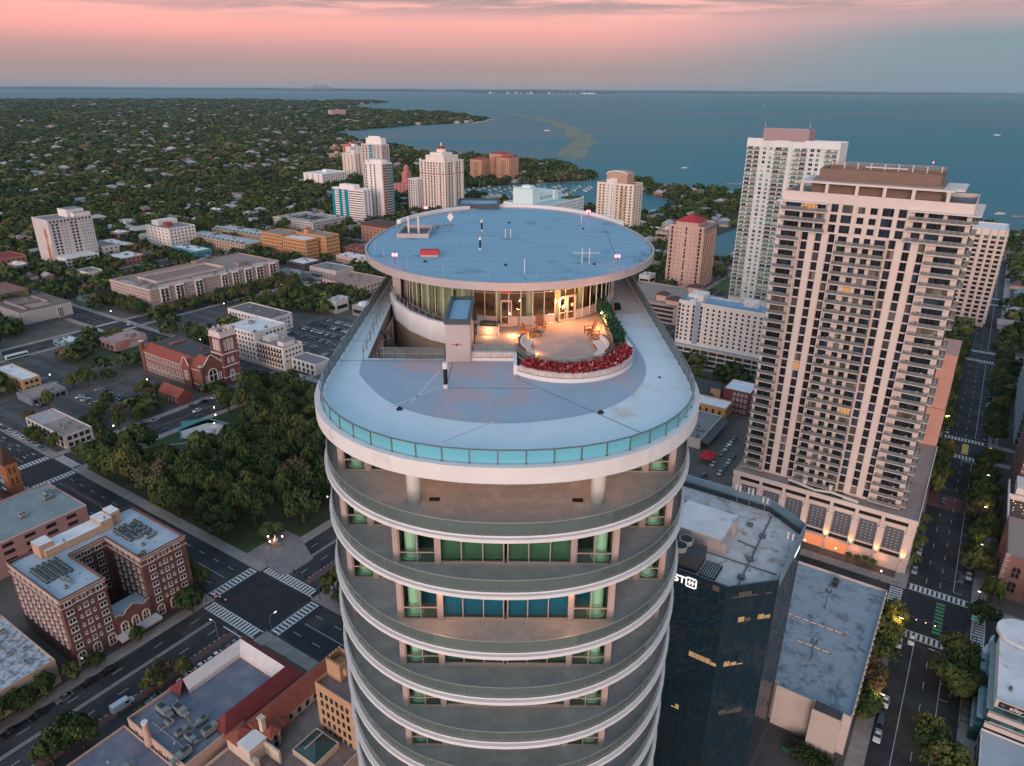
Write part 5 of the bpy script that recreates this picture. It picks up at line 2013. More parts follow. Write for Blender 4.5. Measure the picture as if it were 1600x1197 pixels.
# ---------------------------------------------------------------- green and white tower by the water
M_ps = mat('cool white render', (.68, .70, .69), (.62, .64, .63), .15)
B = Bld('green_glass_tower', 'slender white and green glass tower with pink mechanical crown by the bay', 'residential tower', (-156, 536, -94, 562), 117, M_ps, M_greyroof, 1.0)
a, b = B.w / 2, B.d / 2
zs = [4 + 3.05 * i for i in range(36)]
for z in zs:
    for u, wd_ in ((-28.5, 3.4), (-24, 3.4), (-18.5, 2.2), (-14.2, 2.0), (-9, 4), (-4.6, 3.2), (3.5, 3.6), (8, 3.6), (13.5, 2.6), (17.5, 2.2), (24, 3), (28, 3)):
        gm = rng.choices([pane_mat('sea green glass', (.04, .115, .095), .1, (2, 2, 3), .6, .02), M_glass, pane_mat('pale green glass', (.16, .21, .18), .15, (2, 2, 3), .5, .02)], (5, 2.5, 4))[0]
        B.put('s', u, z, win(wd_, 2.1, 2, 1, M_frame, gm))
    for u in (-8, -3, 3, 8):
        B.put('e', u, z, win(2.4, 2.1, 2, 1, M_frame, M_glass_g))
B.done()
bb = {}
for u, wd_ in ((-26.2, 9), (-6.8, 9.4), (5.8, 9.2), (26, 8)):
    m = MB()
    m.box(-wd_ / 2, -1.5, -.2, wd_ / 2, 0, 0).quad((-wd_ / 2, -1.48, 0), (wd_ / 2, -1.48, 0), (wd_ / 2, -1.48, 1.0), (-wd_ / 2, -1.48, 1.0), 1)
    bb[u] = m
lst = []
for u in bb:
    me = bb[u].mesh('balcony', [M_ps, M_rail])
    for i, z in enumerate(reversed(zs)):
        if i < 25:
            link('balcony', me, B.root, (u, -b, z - .1), 0)
        else:
            lst.append(((bb[u], [M_ps, M_rail], None), u, -b, z - .1, 's'))
stuff_merge('balcony', lst, B.root, ROTCS)
mb = MB()
for u, ww in ((-21.3, .9), (-16.3, .8), (-11.8, .8), (-1.0, 2.3), (11.0, .9), (21.2, .9)):
    mb.box(u - ww / 2, -b - .9, 0, u + ww / 2, -b + .01, 117)
mb.box(-a - .1, -b - 1.0, 112.8, -20, -b + .01, 118.5).box(-12, -b - 1.0, 113, -2, -b + .01, 117.5).box(8, -b - 1.0, 113, a, -b + .01, 118)
mb.build('pilaster', M_ps, B.root)
mb = MB()
mb.box(-a + 9, -b + 4, 115.5, a - 22, b - 4, 124.6)
mb.build('mechanical_crown', mat('mauve cladding', (.36, .25, .26), (.32, .225, .235), 1.2, stretch=(4, 4, .2)), B.root)
mb = MB()
for i in range(26):
    x = -a + 9.5 + i * (B.w - 32) / 26
    mb.box(x, -b + 3.9, 124.6, x + .7, -b + 4.5, 125.0 + .5 * (i % 2), i % 2)
mb.tube([(-a + 9.5, -b + 4.5, 126), (-a + 9.5, -b + 4.5, 129)], .12).tube([(a - 22.5, -b + 4.5, 126), (a - 22.5, -b + 4.5, 129)], .12)
mb.build('crown_cresting', [M_white, MATS['mauve cladding']], B.root)

# ---------------------------------------------------------------- pink tower with red hipped roof
M_pt = mat('peach render', (.56, .38, .31), (.50, .34, .28), .25)
B = Bld('red_roofed_tower', 'peach apartment tower with bright red hipped roof near the marina', 'apartment tower', (-214, 550, -185.5, 580), 50, M_pt, M_tanroof, .8)
a, b = B.w / 2, B.d / 2
for i in range(15):
    z = 2 + 3.15 * i
    for u in (-11.6, 11.6):
        B.put('s', u, z, win(1.5, 2.4, 1, 1, D, M_glass))
    B.put('s', 0, z, win(1.2, 2.5 if i % 3 else 1.2, 1, 1, D, M_glass))
    for u in (-7.6, -4.6, 4.6, 7.6):
        B.put('s', u, z + .8, win(.6, .7, 1, 1, D, M_glass))
    for u in B.cols(6, 'e', 1.5):
        B.put('e', u, z, win(1.7, 2.3, 2, 1, D, M_glass))
B.done()
mb = MB()
for u in (-13.6, -9.4, 9.4, 13.6):
    mb.box(u - .5, -b - .7, 0, u + .5, -b + .01, 49)
for k in range(7):
    u = -b + .8 + k * (B.d - 1.6) / 6
    mb.box(a - .01, u - .45, 0, a + .7, u + .45, 45)
mb.box(-a + 4, -b + 3, 49, a - 6, b - 8, 52.4)
mb.build('pilaster', M_pt, B.root)
mb = MB()
mb.hip(-a + 4, -b + 3, a - 6, b - 8, 52.4, 5.2, 1.0)
mb.build('hipped_roof', mat('bright red roof', (.42, .035, .045), (.36, .03, .04), 1.0, .7), B.root)

# ---------------------------------------------------------------- white hotel with blue roof deck
B = Bld('white_hotel', 'white slab hotel with small square windows and blue roof deck', 'hotel', (-141, 387.5, -80, 404), 37, M_white, mat('blue deck', (.20, .34, .48), (.26, .38, .50), .6), 1.0)
a, b = B.w / 2, B.d / 2
zs = [13.4 + 2.45 * i for i in range(9)]
wq = win(1.15, 1.25, 2, 1, D, M_glass)
for u in [-27.5, -24.5] + [-12.8 + 3.35 * i for i in range(13)]:
    for z in zs:
        B.put('s', u, z, wq)
for u in (-29.6, -21.2, -16.6):
    for z in zs:
        B.put('s', u, z, win(1.1, 1.9, 1, 1, D, M_glass))
B.done()
mb = MB()
mb.box(-20.4, -b - .3, 12, -17.4, -b + .01, 37).box(-31.0, -b - .2, 12, -30.3, -b + .01, 36)
mb.build('blue_bay', mat('pale blue panel', (.30, .35, .42), (.26, .31, .38), .8, stretch=(.3, .3, 3)), B.root)
mb = MB()
for i in range(11):
    x = -a + 8 + i * 4.6
    mb.tube([(x, -b + 1, 36.1), (x + 1.6, -b + 4, 38.4), (x + 1.6, b - 2, 38.4)], .14, 5)
mb.box(-a + 4, -b + 4, 36, -a + 13, b - 2, 40.2, 1).box(-a + 6, -b + 1.6, 36, -a + 9, -b + 4, 37.6, 1).box(4, b - 6, 36, 12, b - 1, 39.6, 1)
mb.cyl(-a + 4.5, -b + 5, 36, 38.2, 3.4, 3.4, 20, 0)
mb.box(-a + 16, -b + 2, 36.01, a - 1, -b + 3, 37.2)
mb.build('roof_frame', [mat('blue steel', (.12, .26, .38), rough=.6), M_white], B.root)
mb = MB()
for z in (1.0, 3.9, 6.8):
    for i in range(12):
        x = -a + .8 + i * 5.05
        mb.box(x, -b - .06, z, x + 4.6, -b + .02, z + 2.0, 0)
        if z < 5:
            for k in range(3):
                if rng.random() < .75:
                    mb.box(x + .3 + k * 1.5, -b - .1, z, x + 1.5 + k * 1.5, -b - .055, z + .9, 1)
        else:
            mb.box(x + .2, -b - .09, z + 1.5, x + 4.4, -b - .055, z + 1.65, 2)
mb.box(-a - .4, -b - 1.2, 10.2, a, -b + .01, 11.0, 3)
mb.build('garage_opening', [mat('garage dark', (.03, .028, .026)), mat('parked blue', (.03, .11, .22)), mat('warm strip', (.30, .19, .09)), mat('pale blue ledge', (.26, .36, .42))], B.root)
mb = MB()
for i in range(13):
    x = -a + .4 + i * 5.05
    mb.box(x, -b - .35, 0, x + .35, -b + .01, 10.2)
mb.build('garage_column', M_white, B.root)

B = Bld('brown_capped_deck', 'multi-storey car park with little brown hip roofs in front of the peach tower', 'parking garage', (-214, 450, -164, 500), 14.0, mat('taupe concrete', (.33, .275, .255), (.29, .245, .23), .3), M_tanroof, 1.0)
a, b = B.w / 2, B.d / 2
mb = MB()
for z in (1.5, 4.6, 7.7, 10.6):
    mb.box(-a + 3, -b - .03, z, a - 3, -b + .02, z + 1.6).box(a - .02, -b + 3, z, a + .03, b - 3, z + 1.6)
mb.build('garage_opening', M_black, B.root)
mb = MB()
for x, y, s_ in ((-a + 4, -b + 4, 4), (a - 4.5, -b + 4.5, 4.5), (a - 16, -b + 12, 3.5), (a - 4.5, b - 5, 4.2)):
    mb.box(x - s_, y - s_, 12, x + s_, y + s_, 17.2)
mb.build('stair_tower', M_pt, B.root)
mb = MB()
for x, y, s_ in ((-a + 4, -b + 4, 4), (a - 4.5, -b + 4.5, 4.5), (a - 16, -b + 12, 3.5), (a - 4.5, b - 5, 4.2)):
    mb.hip(x - s_, y - s_, x + s_, y + s_, 17.2, 2.4, .8)
mb.build('hip_cap', mat('brown cap', (.09, .05, .045)), B.root)

B = Bld('red_brick_inn', 'small dark red brick building with white-framed windows and white roof', 'building', (-93, 331, -79.5, 346), 12.4, brick_mat('inn brick', (.20, .035, .035), (.17, .03, .03), (.2, .1, .1)), M_whiter, .4)
B.grid('s', B.cols(4, 's', 1, -2), [1, 3.9, 6.8, 9.6], win(1.2, 1.6, 2, 1, fw=.2))
B.grid('e', B.cols(5, 'e', 1), [1, 3.9, 6.8, 9.6], win(1.2, 1.6, 2, 1, fw=.2))
B.done()
B = Bld('gabled_house', 'dark slate-roofed old house with little tower beside the red brick building', 'house', (-112, 329, -94, 344), 7.5, mat('tan clap', (.36, .24, .17)), None, 0)
mb = MB()
mb.gable(-9, -7.5, 5, 7.5, 7.5, 5.0, .5, axis='x').hip(4, -6.5, 9, -1.5, 11.5, 3.2, .5)
mb.build('slate_roof', mat('slate', (.035, .045, .05), (.05, .06, .065), 1.0), B.root)
MB().box(4, -6.5, 0, 9, -1.5, 11.5).build('turret', MATS['tan clap'], B.root)
B.grid('s', B.cols(5, 's', 1), [1, 4.3], win(1.1, 1.7, 1, 1))
B.done()
B = Bld('orange_shop', 'orange stuccoed two-storey shop with white roof near the awning-lined street', 'shop', (-118, 316, -86.5, 327), 8, mat('orange stucco', (.50, .27, .12), (.44, .24, .11), .4), M_whiter, .5)
B.grid('s', B.cols(9, 's', 1), [.8, 4.4], win(1.0, 2.0, 1, 2, D))
B.grid('e', B.cols(3, 'e', 1), [.8, 4.4], win(1.0, 2.0, 1, 2, D))
B.done()
B.units(5, 3, big=.7)
B = Bld('long_grey_shops', 'long low grey-roofed shops with dark awning along the restaurant street', 'shops', (-112, 284, -87, 314), 5, M_wallw, M_greyroof, .4)
B.units(16, 4)
mb = MB()
mb.quad((B.w / 2 + .02, -B.d / 2, 4.2), (B.w / 2 + 3.5, -B.d / 2, 3.2), (B.w / 2 + 3.5, B.d / 2, 3.2), (B.w / 2 + .02, B.d / 2, 4.2))
mb.box(B.w / 2 + 3.4, -B.d / 2, 2.9, B.w / 2 + 3.5, B.d / 2, 3.2)
mb.build('awning', mat('charcoal awning', (.075, .08, .09), rough=.7), B.root)
B.grid('e', B.cols(8, 'e', 1), [.4], win(2.6, 2.4, 2, 1, D))
B.done()
mb = MB()
x, y = gw(-80.5, 276)
T = thing('red_canopy', 'bright red tent canopy beside the restaurant street', 'canopy', (x, y, 0), -GA)
mb.hip(-2.6, -4, 2.6, 4, 2.6, 1.3, .2)
mb.build('canvas', mat('red canvas', (.45, .02, .03), rough=.8), T)
mb = MB()
for sx in (-2.4, 2.4):
    for sy in (-3.8, 0, 3.8):
        mb.tube([(sx, sy, 0), (sx, sy, 2.6)], .06, 6)
mb.build('pole', M_steel, T)

B = Bld('far_right_tower', 'tan balcony tower with white roof behind the tall condominium', 'apartment tower', (-12, 568, 11, 598), 66, M_one, M_whiter, .8)
a, b = B.w / 2, B.d / 2
for i in range(19):
    z = 3 + 3.15 * i
    for u in (-9, -4.8, .2, 4.6, 9):
        B.put('s', u, z, win(2.6, 1.9, 2, 1, D, M_glass_g if i == 18 else M_glass))
    for u in B.cols(5, 'e', 1):
        B.put('e', u, z, win(2.6, 1.9, 2, 1, D, M_glass))
B.done()
mb = MB()
for i in range(20):
    mb.box(-a - .1, -b - .9, 2.3 + 3.15 * i, a + .5, -b + .01, 2.7 + 3.15 * i).box(a - .01, -b, 2.3 + 3.15 * i, a + .9, b, 2.7 + 3.15 * i)
for u in (-11, -2.4, 2.4, 7, 11):
    mb.box(u - .4, -b - 1.2, 0, u + .4, -b + .01, 66)
mb.build('balcony_frame', M_one, B.root)

# ---------------------------------------------------------------- downtown middle distance
def simple(name, label, cat, rect, h, wm, rm, fl=None, ns=0, ne=0, ww=1.5, wh=1.5, gm=None, fm=None, units=0, z0=1.0, par=.6, seed=1, group=None):
    B = Bld(name, label, cat, rect, h, wm, rm, par, group)
    fl = fl or max(1, int(h / 3.1))
    fh = (h - par) / fl
    wn = win(ww, wh, 2, 1, fm or M_dframe, gm or M_glass)
    if ns:
        B.grid('s', B.cols(ns, 's', .8), [z0 + fh * i for i in range(fl)], wn)
    if ne:
        B.grid('e', B.cols(ne, 'e', .8), [z0 + fh * i for i in range(fl)], wn)
    B.done()
    if units:
        B.units(units, seed)
    return B


M_or = mat('orange render', (.50, .27, .13), (.44, .24, .12), .25)
for nm, lab, r_, h_ in (('orange_flats', 'orange apartment wing with white roof, nearest of three joined wings', (-551, 437, -519, 452), 20),
                        ('orange_flats', 'orange apartment wing on the left of the three joined wings', (-586, 440, -556, 462), 20.5),
                        ('orange_flats', 'orange apartment wing at the back with red roofed stair tower', (-552, 455, -512, 472), 21.5)):
    B = simple(nm, lab, 'flats', r_, h_, M_or, M_whiter if 'nearest' in lab else M_tanroof, 6, 10, 6, 1.2, 1.3, units=5, group='orange apartment wings')
    if 'back' in lab:
        mb = MB()
        mb.box(-12, -6, 20, -7, -1, 25)
        mb.build('stair_tower', M_or, B.root)
        MB().hip(-12, -6, -7, -1, 25, 1.4, .5).build('tile_roof', M_redtile, B.root)
M_th = mat('sand render', (.44, .33, .25), (.39, .30, .23), .3)
for lab, r_ in (('sand coloured townhouse row with blue roof boxes, left of the orange flats', (-688, 424, -592, 446)), ('sand coloured townhouse row farther back behind the first row', (-694, 460, -606, 482))):
    B = simple('townhouse_row', lab, 'townhouses', r_, 9.5, M_th, M_blueroof, 3, 22, 5, 1.3, 1.5, group='sand townhouse rows')
    mb = MB()
    for i in range(12):
        x = -B.w / 2 + 3 + i * (B.w - 6) / 12
        mb.box(x, -B.d / 2 + 2, 8.9, x + 3.8, -B.d / 2 + 6, 11.4, 0, top=1)
    mb.build('roof_box', [mat('grey blue box', (.22, .27, .30)), M_whiter], B.root)
    B.units(12, 4)
B = simple('brown_tower', 'brown and salmon office block just left of the blue oval roof', 'office', (-545, 534, -507, 560), 20, mat('salmon brick', (.36, .20, .155), (.31, .17, .135), .3), M_tanroof, 6, 7, 5, 1.6, 1.2, units=4)
MB().box(-B.w / 2 - .1, -B.d / 2 - .2, 17.3, B.w / 2 + .2, B.d / 2, 20.05).build('brown_crown', mat('dark brown band', (.10, .055, .045)), B.root)
B = simple('courtyard_condos', 'low white condos round a court, trees all about', 'condos', (-700, 545, -632, 594), 9.5, M_wallw, mat('mottled roof', (.42, .40, .39), (.20, .17, .16), .35, lo=.5, hi=.56), 3, 20, 14, 1.6, 1.4)
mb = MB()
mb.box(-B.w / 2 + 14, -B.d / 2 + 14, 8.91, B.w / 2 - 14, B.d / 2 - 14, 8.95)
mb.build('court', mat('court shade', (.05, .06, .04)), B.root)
B.units(26, 4)
B = simple('white_flats', 'white six-storey flats with red roof box between the trees', 'flats', (-712, 398, -672, 427), 20, M_white, M_greyroof, 6, 6, 7, 1.4, 1.5, units=6)
MB().box(-2, -6, 19.4, 5, 0, 23).build('roof_box', mat('red box', (.34, .05, .03)), B.root)
MB().box(-B.w / 2 + 2, -B.d / 2 + 6, 19.4, -B.w / 2 + 14, B.d / 2 - 2, 24).build('penthouse', M_white, B.root)
for lab, r_, h_, wm, rm in (('orange low-rise with white roof beside the mural tower', (-732, 352, -690, 372), 8, M_or, M_whiter),
                            ('pale low building with round window behind the mural tower', (-712, 336, -680, 351), 12, M_wallw, M_greyroof),
                            ('white roofed low-rise with blue roof box in front of the orange low-rise', (-668, 330, -640, 352), 7, mat('rust wall', (.28, .15, .12)), M_whiter),
                            ('low pale building with turquoise shopfront among the trees', (-662, 392, -622, 408), 5, mat('turquoise wall', (.10, .32, .40)), M_whiter),
                            ('low tan building with wide flat roof just past the oval roof edge', (-436, 380, -395, 412), 8, M_cream, mat('rosy roof', (.33, .22, .18), (.28, .19, .16), .3)),
                            ('grey metal roofed sheds in front of the orange flats', (-497, 384, -466, 396), 6, M_greyroof, mat('blue metal roof', (.25, .29, .34), (.20, .24, .29), .3)),
                            ('low dark building with pale roof edge by the grey sheds', (-512, 408, -490, 428), 7.5, mat('dark wall', (.12, .09, .085)), M_whiter),
                            ('pale flat roofed workshop behind the grey sheds', (-485, 410, -452, 430), 6, M_wallw, M_greyroof),
                            ('red roofed low building behind the orange flats', (-520, 480, -490, 500), 7, M_rb2, mat('dull red roof', (.24, .05, .045))),
                            ('pale long low building behind the red roofed one', (-500, 455, -460, 470), 6, M_cream, M_whiter),
                            ('dark green roofed house at the near left corner of the pink apartment block', (-552, 246, -541, 262), 5, mat('mint wall', (.22, .32, .26)), mat('dark green roof', (.04, .065, .06))),
                            ('brick low-rise left of the striped-fin hall', (-640, 205, -600, 235), 6, M_rb2, mat('rust roof', (.22, .11, .085))),
                            ('red roofed hall at the left picture edge', (-745, 255, -715, 285), 9, mat('rust render', (.32, .16, .12)), mat('deep red roof', (.22, .035, .03))),
                            ('pale teal low building at the left edge below the finned hall', (-500, 130, -466, 160), 6, mat('teal wall', (.14, .26, .27)), M_blueroof),
                            ('small teal bus shelter like building on the left lawn', (-470, 190, -455, 200), 4, mat('teal wall', (.14, .26, .27)), M_whiter),
                            ('small shop with rose roof and teal wall at the left edge of the round tower', (-140, 128.5, -128, 139), 5, mat('teal wall', (0, 0, 0)), mat('rosy roof', (0, 0, 0))),
                            ('low white house under trees near the tower base', (-640, 290, -622, 303), 5, M_white, M_greyroof)):
    simple('low_building', lab, 'building', r_, h_, wm, rm, max(1, int(h_ / 3.3)), max(3, int((r_[2] - r_[0]) / 4)), max(2, int((r_[3] - r_[1]) / 4)), 1.6, 1.4, units=4, seed=int(h_ * 7 + r_[1]))

# ---------------------------------------------------------------- bay-front towers
def tower(name, label, rect, h, wm, fl, colss, colse, ww=1.6, wh=1.7, gm=None, rm=None, fm=None, z0=2.0, cat='apartment tower', foot=True):
    B = Bld(name, label, cat, rect, h, wm, rm or M_whiter, .8, foot=foot)
    fh = (h - 3) / fl
    wn = win(ww, wh, 1, 1, fm or M_dframe, gm or M_glass)
    for z in [z0 + fh * i for i in range(fl)]:
        for u in colss:
            B.put('s', u * B.w / 2, z, wn)
        for u in colse:
            B.put('e', u * B.d / 2, z, wn)
    B.done()
    B.fh = fh
    return B


M_tw = mat('white tower render', (.76, .71, .68), (.70, .65, .62), .12)
M_twp = mat('peach tower render', (.60, .40, .29), (.54, .36, .27), .15)


def p_at(px_, q, z):
    """grid p of the point at depth q and height z that stands at picture column px_"""
    lo, hi = -2500.0, 600.0
    for _ in range(50):
        m = (lo + hi) / 2
        x, y = gw(m, q)
        d = y * _cp - (z - CAM_H) * _sp
        if 800 + x / d * 1110 < px_:
            lo = m
        else:
            hi = m
    return lo


def q_at(px_, p, z, q0):
    for k in range(400):
        x, y = gw(p, q0 + k * .5)
        d = y * _cp - (z - CAM_H) * _sp
        if 800 + x / d * 1110 > px_:
            break
    return q0 + max(14, k * .5)


def face_rect(q, xl, xm, xr, z=30):
    p0, p1 = p_at(xl, q, z), p_at(xm, q, z)
    return (p0, q, p1, min(q_at(xr, p1, z, q), q + 60))


# teal striped slab
r_ = face_rect(606, 519, 567, 576, 20)
B = tower('teal_striped_slab', 'white slab block with three broad teal stripes down its face', r_, 40, M_tw, 14, [], [-.4, .4], rm=M_whiter)
a, b = B.w / 2, B.d / 2
mb = MB()
for lo, hi in ((-1.0, -.84), (-.55, -.36), (-.18, .04)):
    mb.box(lo * a, -b - .5, 0, hi * a, -b + .01, 38.5)
mb.build('teal_stripe', mat('teal paint', (.0, .22, .30), (.0, .19, .265), .5), B.root)
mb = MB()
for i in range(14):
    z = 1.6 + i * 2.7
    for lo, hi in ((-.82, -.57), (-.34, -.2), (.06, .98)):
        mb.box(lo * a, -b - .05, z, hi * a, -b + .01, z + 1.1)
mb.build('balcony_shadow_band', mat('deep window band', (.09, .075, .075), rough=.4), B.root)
MB().box(-a + 10, -b + 3, 39, -a + 34, b - 2, 44).build('penthouse', M_tw, B.root)
# front white tower
r_ = face_rect(640, 571, 597, 613)
B = tower('white_front_tower', 'tall white tower with punched windows and turquoise corner glass', r_, 67, M_tw, 21, [-.85, -.3, .15], [-.7, -.45, -.2, .05, .3, .55], 2.1, 2.0)
a, b = B.w / 2, B.d / 2
mb = MB()
for i in range(17):
    mb.box(a - .1, b - 3.5, 8 + i * 3.4, a + 1.0, b + .8, 10.4 + i * 3.4)
mb.build('corner_glass', mat('turquoise glass', (.02, .22, .28), rough=.15), B.root)
mb = MB()
mb.box(.5 * a, -b - .05, 0, .58 * a, -b + .01, 34)
for k in range(7):
    u = -.8 + k * .24
    mb.box(a - .01, u * b - .25, 0, a + .4, u * b + .25, 66)
mb.build('wall_rib', mat('brown shade rib', (.30, .22, .19)), B.root)
MB().box(-a + 4, -b + 4, 66, a - 3, b - 4, 70).box(-a + 1, -b + 1, 66, -a + 4, -b + 4, 70).build('penthouse', M_tw, B.root)
# rear white tower
r_ = face_rect(684, 564, 595, 607, 60)
B = tower('white_rear_tower', 'taller white tower with stepped white top behind the turquoise-cornered one', r_, 84, mat('dusk white', (.52, .45, .43), (.47, .41, .39), .15), 26, [-.8, -.5, -.1, .3, .7], [-.6, -.1, .5], 1.8, 1.8)
a, b = B.w / 2, B.d / 2
mb = MB()
mb.box(-a + 6, -b + 3, 83, a - 2, b - 3, 91, 0).box(-a + 8, -b + 6, 91, a - 8, b - 6, 93, 0)
mb.build('stepped_top', M_tw, B.root)
mb = MB()
for i in range(18):
    mb.box(-.22 * a, -b - .5, 26 + i * 3.2, .12 * a, -b + .01, 28.2 + i * 3.2)
mb.build('bay_glass', MATS['turquoise glass'], B.root)
# cream tower with domed top
r_ = face_rect(712, 657, 694, 723)
B = tower('cream_domed_tower', 'ornate cream tower with stepped corners and small red dome', r_, 66, mat('cream tower', (.72, .63, .56), (.66, .57, .50), .15), 20, [-.9, -.62, -.36, -.12, .12, .36, .62, .9], [-.85, -.55, -.28, 0, .28, .55, .85], 2.1, 2.1)
a, b = B.w / 2, B.d / 2
mb = MB()
for u in (-1, -.45, .45, 1):
    mb.box(u * a - 1.2, -b - .9, 0, u * a + 1.2, -b + .01, 62 if abs(u) < 1 else 68)
for u in (-.8, 0, .8):
    mb.box(a - .01, u * b - 1.2, 0, a + .9, u * b + 1.2, 64)
mb.box(-a + 5, -b + 4, 65, a - 4, b - 6, 72).box(-a + 9, -b + 8, 72, a - 10, b - 10, 75)
mb.build('stepped_top', MATS['cream tower'], B.root)
mb = MB()
mb.box(-a - .5, -b - 1.1, 50, a + .6, b, 51.2)
mb.build('cornice', mat('rust cornice', (.36, .19, .13)), B.root)
mb = MB()
mb.cyl(0, -1, 75, 79.5, 6, 6, 14, 1).cyl(0, -1, 79.5, 82.5, 6.6, 2.0, 14).cyl(0, -1, 82.5, 85, .9, .9, 10, 1).sphere(0, -1, 85.4, 1.1, 8, 1)
mb.build('dome', [mat('dark red dome', (.24, .04, .04)), MATS['cream tower']], B.root)
# white slab between
r_ = face_rect(700, 636, 650, 659)
B = tower('plain_white_tower', 'plain white mid-height tower tucked left of the ornate cream tower', r_, 44, M_tw, 14, [-.7, -.2, .3, .8], [-.5, 0, .5], 1.6, 1.7)
# orange condos with red roofs
q0 = pix(735, 280)[1]
pA, pB = pix(735, 280)[0], pix(806, 276)[0]
M_oc = mat('orange condo', (.54, .29, .185), (.49, .265, .17), .15)
for k, (f0, f1, dq, hh, lab) in enumerate(((0, .32, 0, 34, 'orange condo wing with red roof, left of three by the marina'), (.30, .66, 26, 43, 'orange condo wing with red roof, tallest in the middle of three'), (.66, 1.0, 10, 39, 'orange condo wing with red roof, right of three by the marina'))):
    ln = 76.0
    r_ = (pA + f0 * ln, q0 + dq, pA + f1 * ln, q0 + dq + 30)
    B = tower('orange_condos', lab, r_, hh, M_oc, int(hh / 3.1), [-.75, -.4, 0, .4, .75], [-.7, -.2, .3, .75], 2.0, 1.5, fm=M_frame)
    B.root['group'] = 'orange condo wings by the marina'
    a, b = B.w / 2, B.d / 2
    mb = MB()
    for i in range(int(hh / 3.1)):
        mb.cyl(0, -b, 1.4 + i * 3.1, 1.9 + i * 3.1, a * .42, n=14).box(a - .01, -b + 3, 1.4 + i * 3.1, a + 1.2, b - 3, 1.9 + i * 3.1)
    mb.build('balcony_band', mat('pale orange band', (.60, .42, .32)), B.root)
    MB().hip(-a, -b, a, b, hh, 3.0, .5).build('hip_roof', mat('coral red roof', (.40, .065, .055)), B.root)
# pink grand hotel
hp = pix(628, 308)
M_hp = mat('salmon pink', (.55, .21, .19), (.50, .19, .175), .3)
B = tower('pink_grand_hotel', 'salmon pink grand hotel with domed tower among palms', (hp[0] - 16, hp[1], hp[0] + 70, hp[1] + 26), 19, M_hp, 5, [-.85 + .17 * i for i in range(11)], [-.5, .2], 1.6, 1.8, rm=mat('salmon roof', (.40, .20, .18)))
mb = MB()
mb.box(-B.w / 2 + 6, 0, 18, -B.w / 2 + 16, 10, 34).cyl(-B.w / 2 + 11, 5, 34, 41, 4.2, 4.2, 8).cyl(-B.w / 2 + 11, 5, 41, 45, 4.4, .4, 8)
mb.build('domed_tower', M_hp, B.root)
MB().hip(10, -10, B.w / 2, 10, 19, 4, .5).build('hip_roof', mat('dark rose roof', (.16, .07, .075)), B.root)
# north group
for lab, Lp, Mp, Rp, h, wm, fl, cs, ce in (
        ('white low apartment slab standing alone in the trees', (484, 268), (503, 272), (527, 266), 20, M_tw, 6, [-.6, 0, .6], [-.85 + .19 * i for i in range(10)]),
        ('coral apartment tower at the north end of the shore', (527, 226), (545, 226), (549, 224), 40, mat('coral', (.55, .16, .13)), 12, [-.5, .5], [0]),
        ('white ribbed tower in front of the coral one', (527, 231), (541, 229), (549, 227), 44, M_tw, 14, [-.7, 0, .7], [-.4, .4]),
        ('cream ribbed tower right of the white ribbed one', (541, 238), (553, 240), (562, 238), 42, mat('cream tower', (0, 0, 0)), 14, [-.6, 0, .6], [-.6, 0, .6]),
        ('small brownish low-rise left of the ribbed towers', (508, 240), (522, 240), (529, 238), 18, M_th, 5, [-.6, 0, .6], [0]),
        ('pale coral low-rise at the far left of the north group', (500, 230), (520, 229), (527, 228), 18, mat('coral pale', (.45, .25, .21)), 5, [-.6, 0, .6], [0]),
        ('pale apartment slab far away on the northern peninsula', (507, 172), (517, 172), (527, 171), 34, mat('far pink', (.55, .36, .32)), 9, [-.5, 0, .5], [-.5, 0, .5])):
    r_ = pxrect(h, Lp, Mp, Rp)
    if r_[2] - r_[0] < 8:
        r_ = (r_[0], r_[1], r_[0] + 14, r_[3])
    if r_[3] - r_[1] > 130:
        r_ = (r_[0], r_[1], r_[2], r_[1] + 60)
    B = tower('north_shore_block', lab, r_, h, wm, fl, cs, ce, 2.0, 1.7)
    if 'ribbed' in lab:
        mb = MB()
        for u in (-.85, -.35, .35, .85):
            mb.box(u * B.w / 2 - 1, -B.d / 2 - 1.2, 0, u * B.w / 2 + 1, -B.d / 2 + .01, h)
            mb.box(B.w / 2 - .01, u * B.d / 2 - 1, 0, B.w / 2 + 1.2, u * B.d / 2 + 1, h)
        mb.build('rib', wm, B.root)
    MB().box(-3, -3, h - 1, 5, 4, h + 4).build('penthouse', wm, B.root)
# arched-top tower
r_ = (-379, 742, -334, 766)
M_ar = mat('peach cream', (.72, .60, .50), (.66, .55, .46), .2)
B = tower('arched_top_tower', 'cream tower with green windows and white arched crown by the basin', r_, 53, M_ar, 16, [-.82, -.62, .12, .36, .6, .85], [-.6, 0, .6], 2.3, 1.9, gm=M_glass_g, fm=mat('ochre frame', (.45, .28, .09)), rm=M_tanroof)
a, b = B.w / 2, B.d / 2
mb = MB()
mb.box(-.46 * a, -b - 1.2, 0, -.04 * a, -b + .01, 57, 0)
for i in range(16):
    for u in (-.36, -.14):
        mb.box(u * a - .5, -b - 1.23, 3 + i * 3.1, u * a + .5, -b - 1.19, 4.3 + i * 3.1, 1)
mb.build('white_bay', [M_white, M_glass], B.root)
mb = MB()
for i in range(16):
    mb.cyl(.45 * a, -b, 2.0 + i * 3.1, 2.5 + i * 3.1, 4.2, n=12)
mb.build('balcony_band', MATS['pale orange band'], B.root)
mb = MB()
n = 10
arc = [(-.55 * a + .55 * a * (1 - math.cos(math.pi * i / n)), 62 + 3.6 * math.sin(math.pi * i / n)) for i in range(n + 1)]
pr = [(-.55 * a, 52), (.55 * a, 52)] + [(x, z) for x, z in reversed(arc)]
m_ = len(pr)
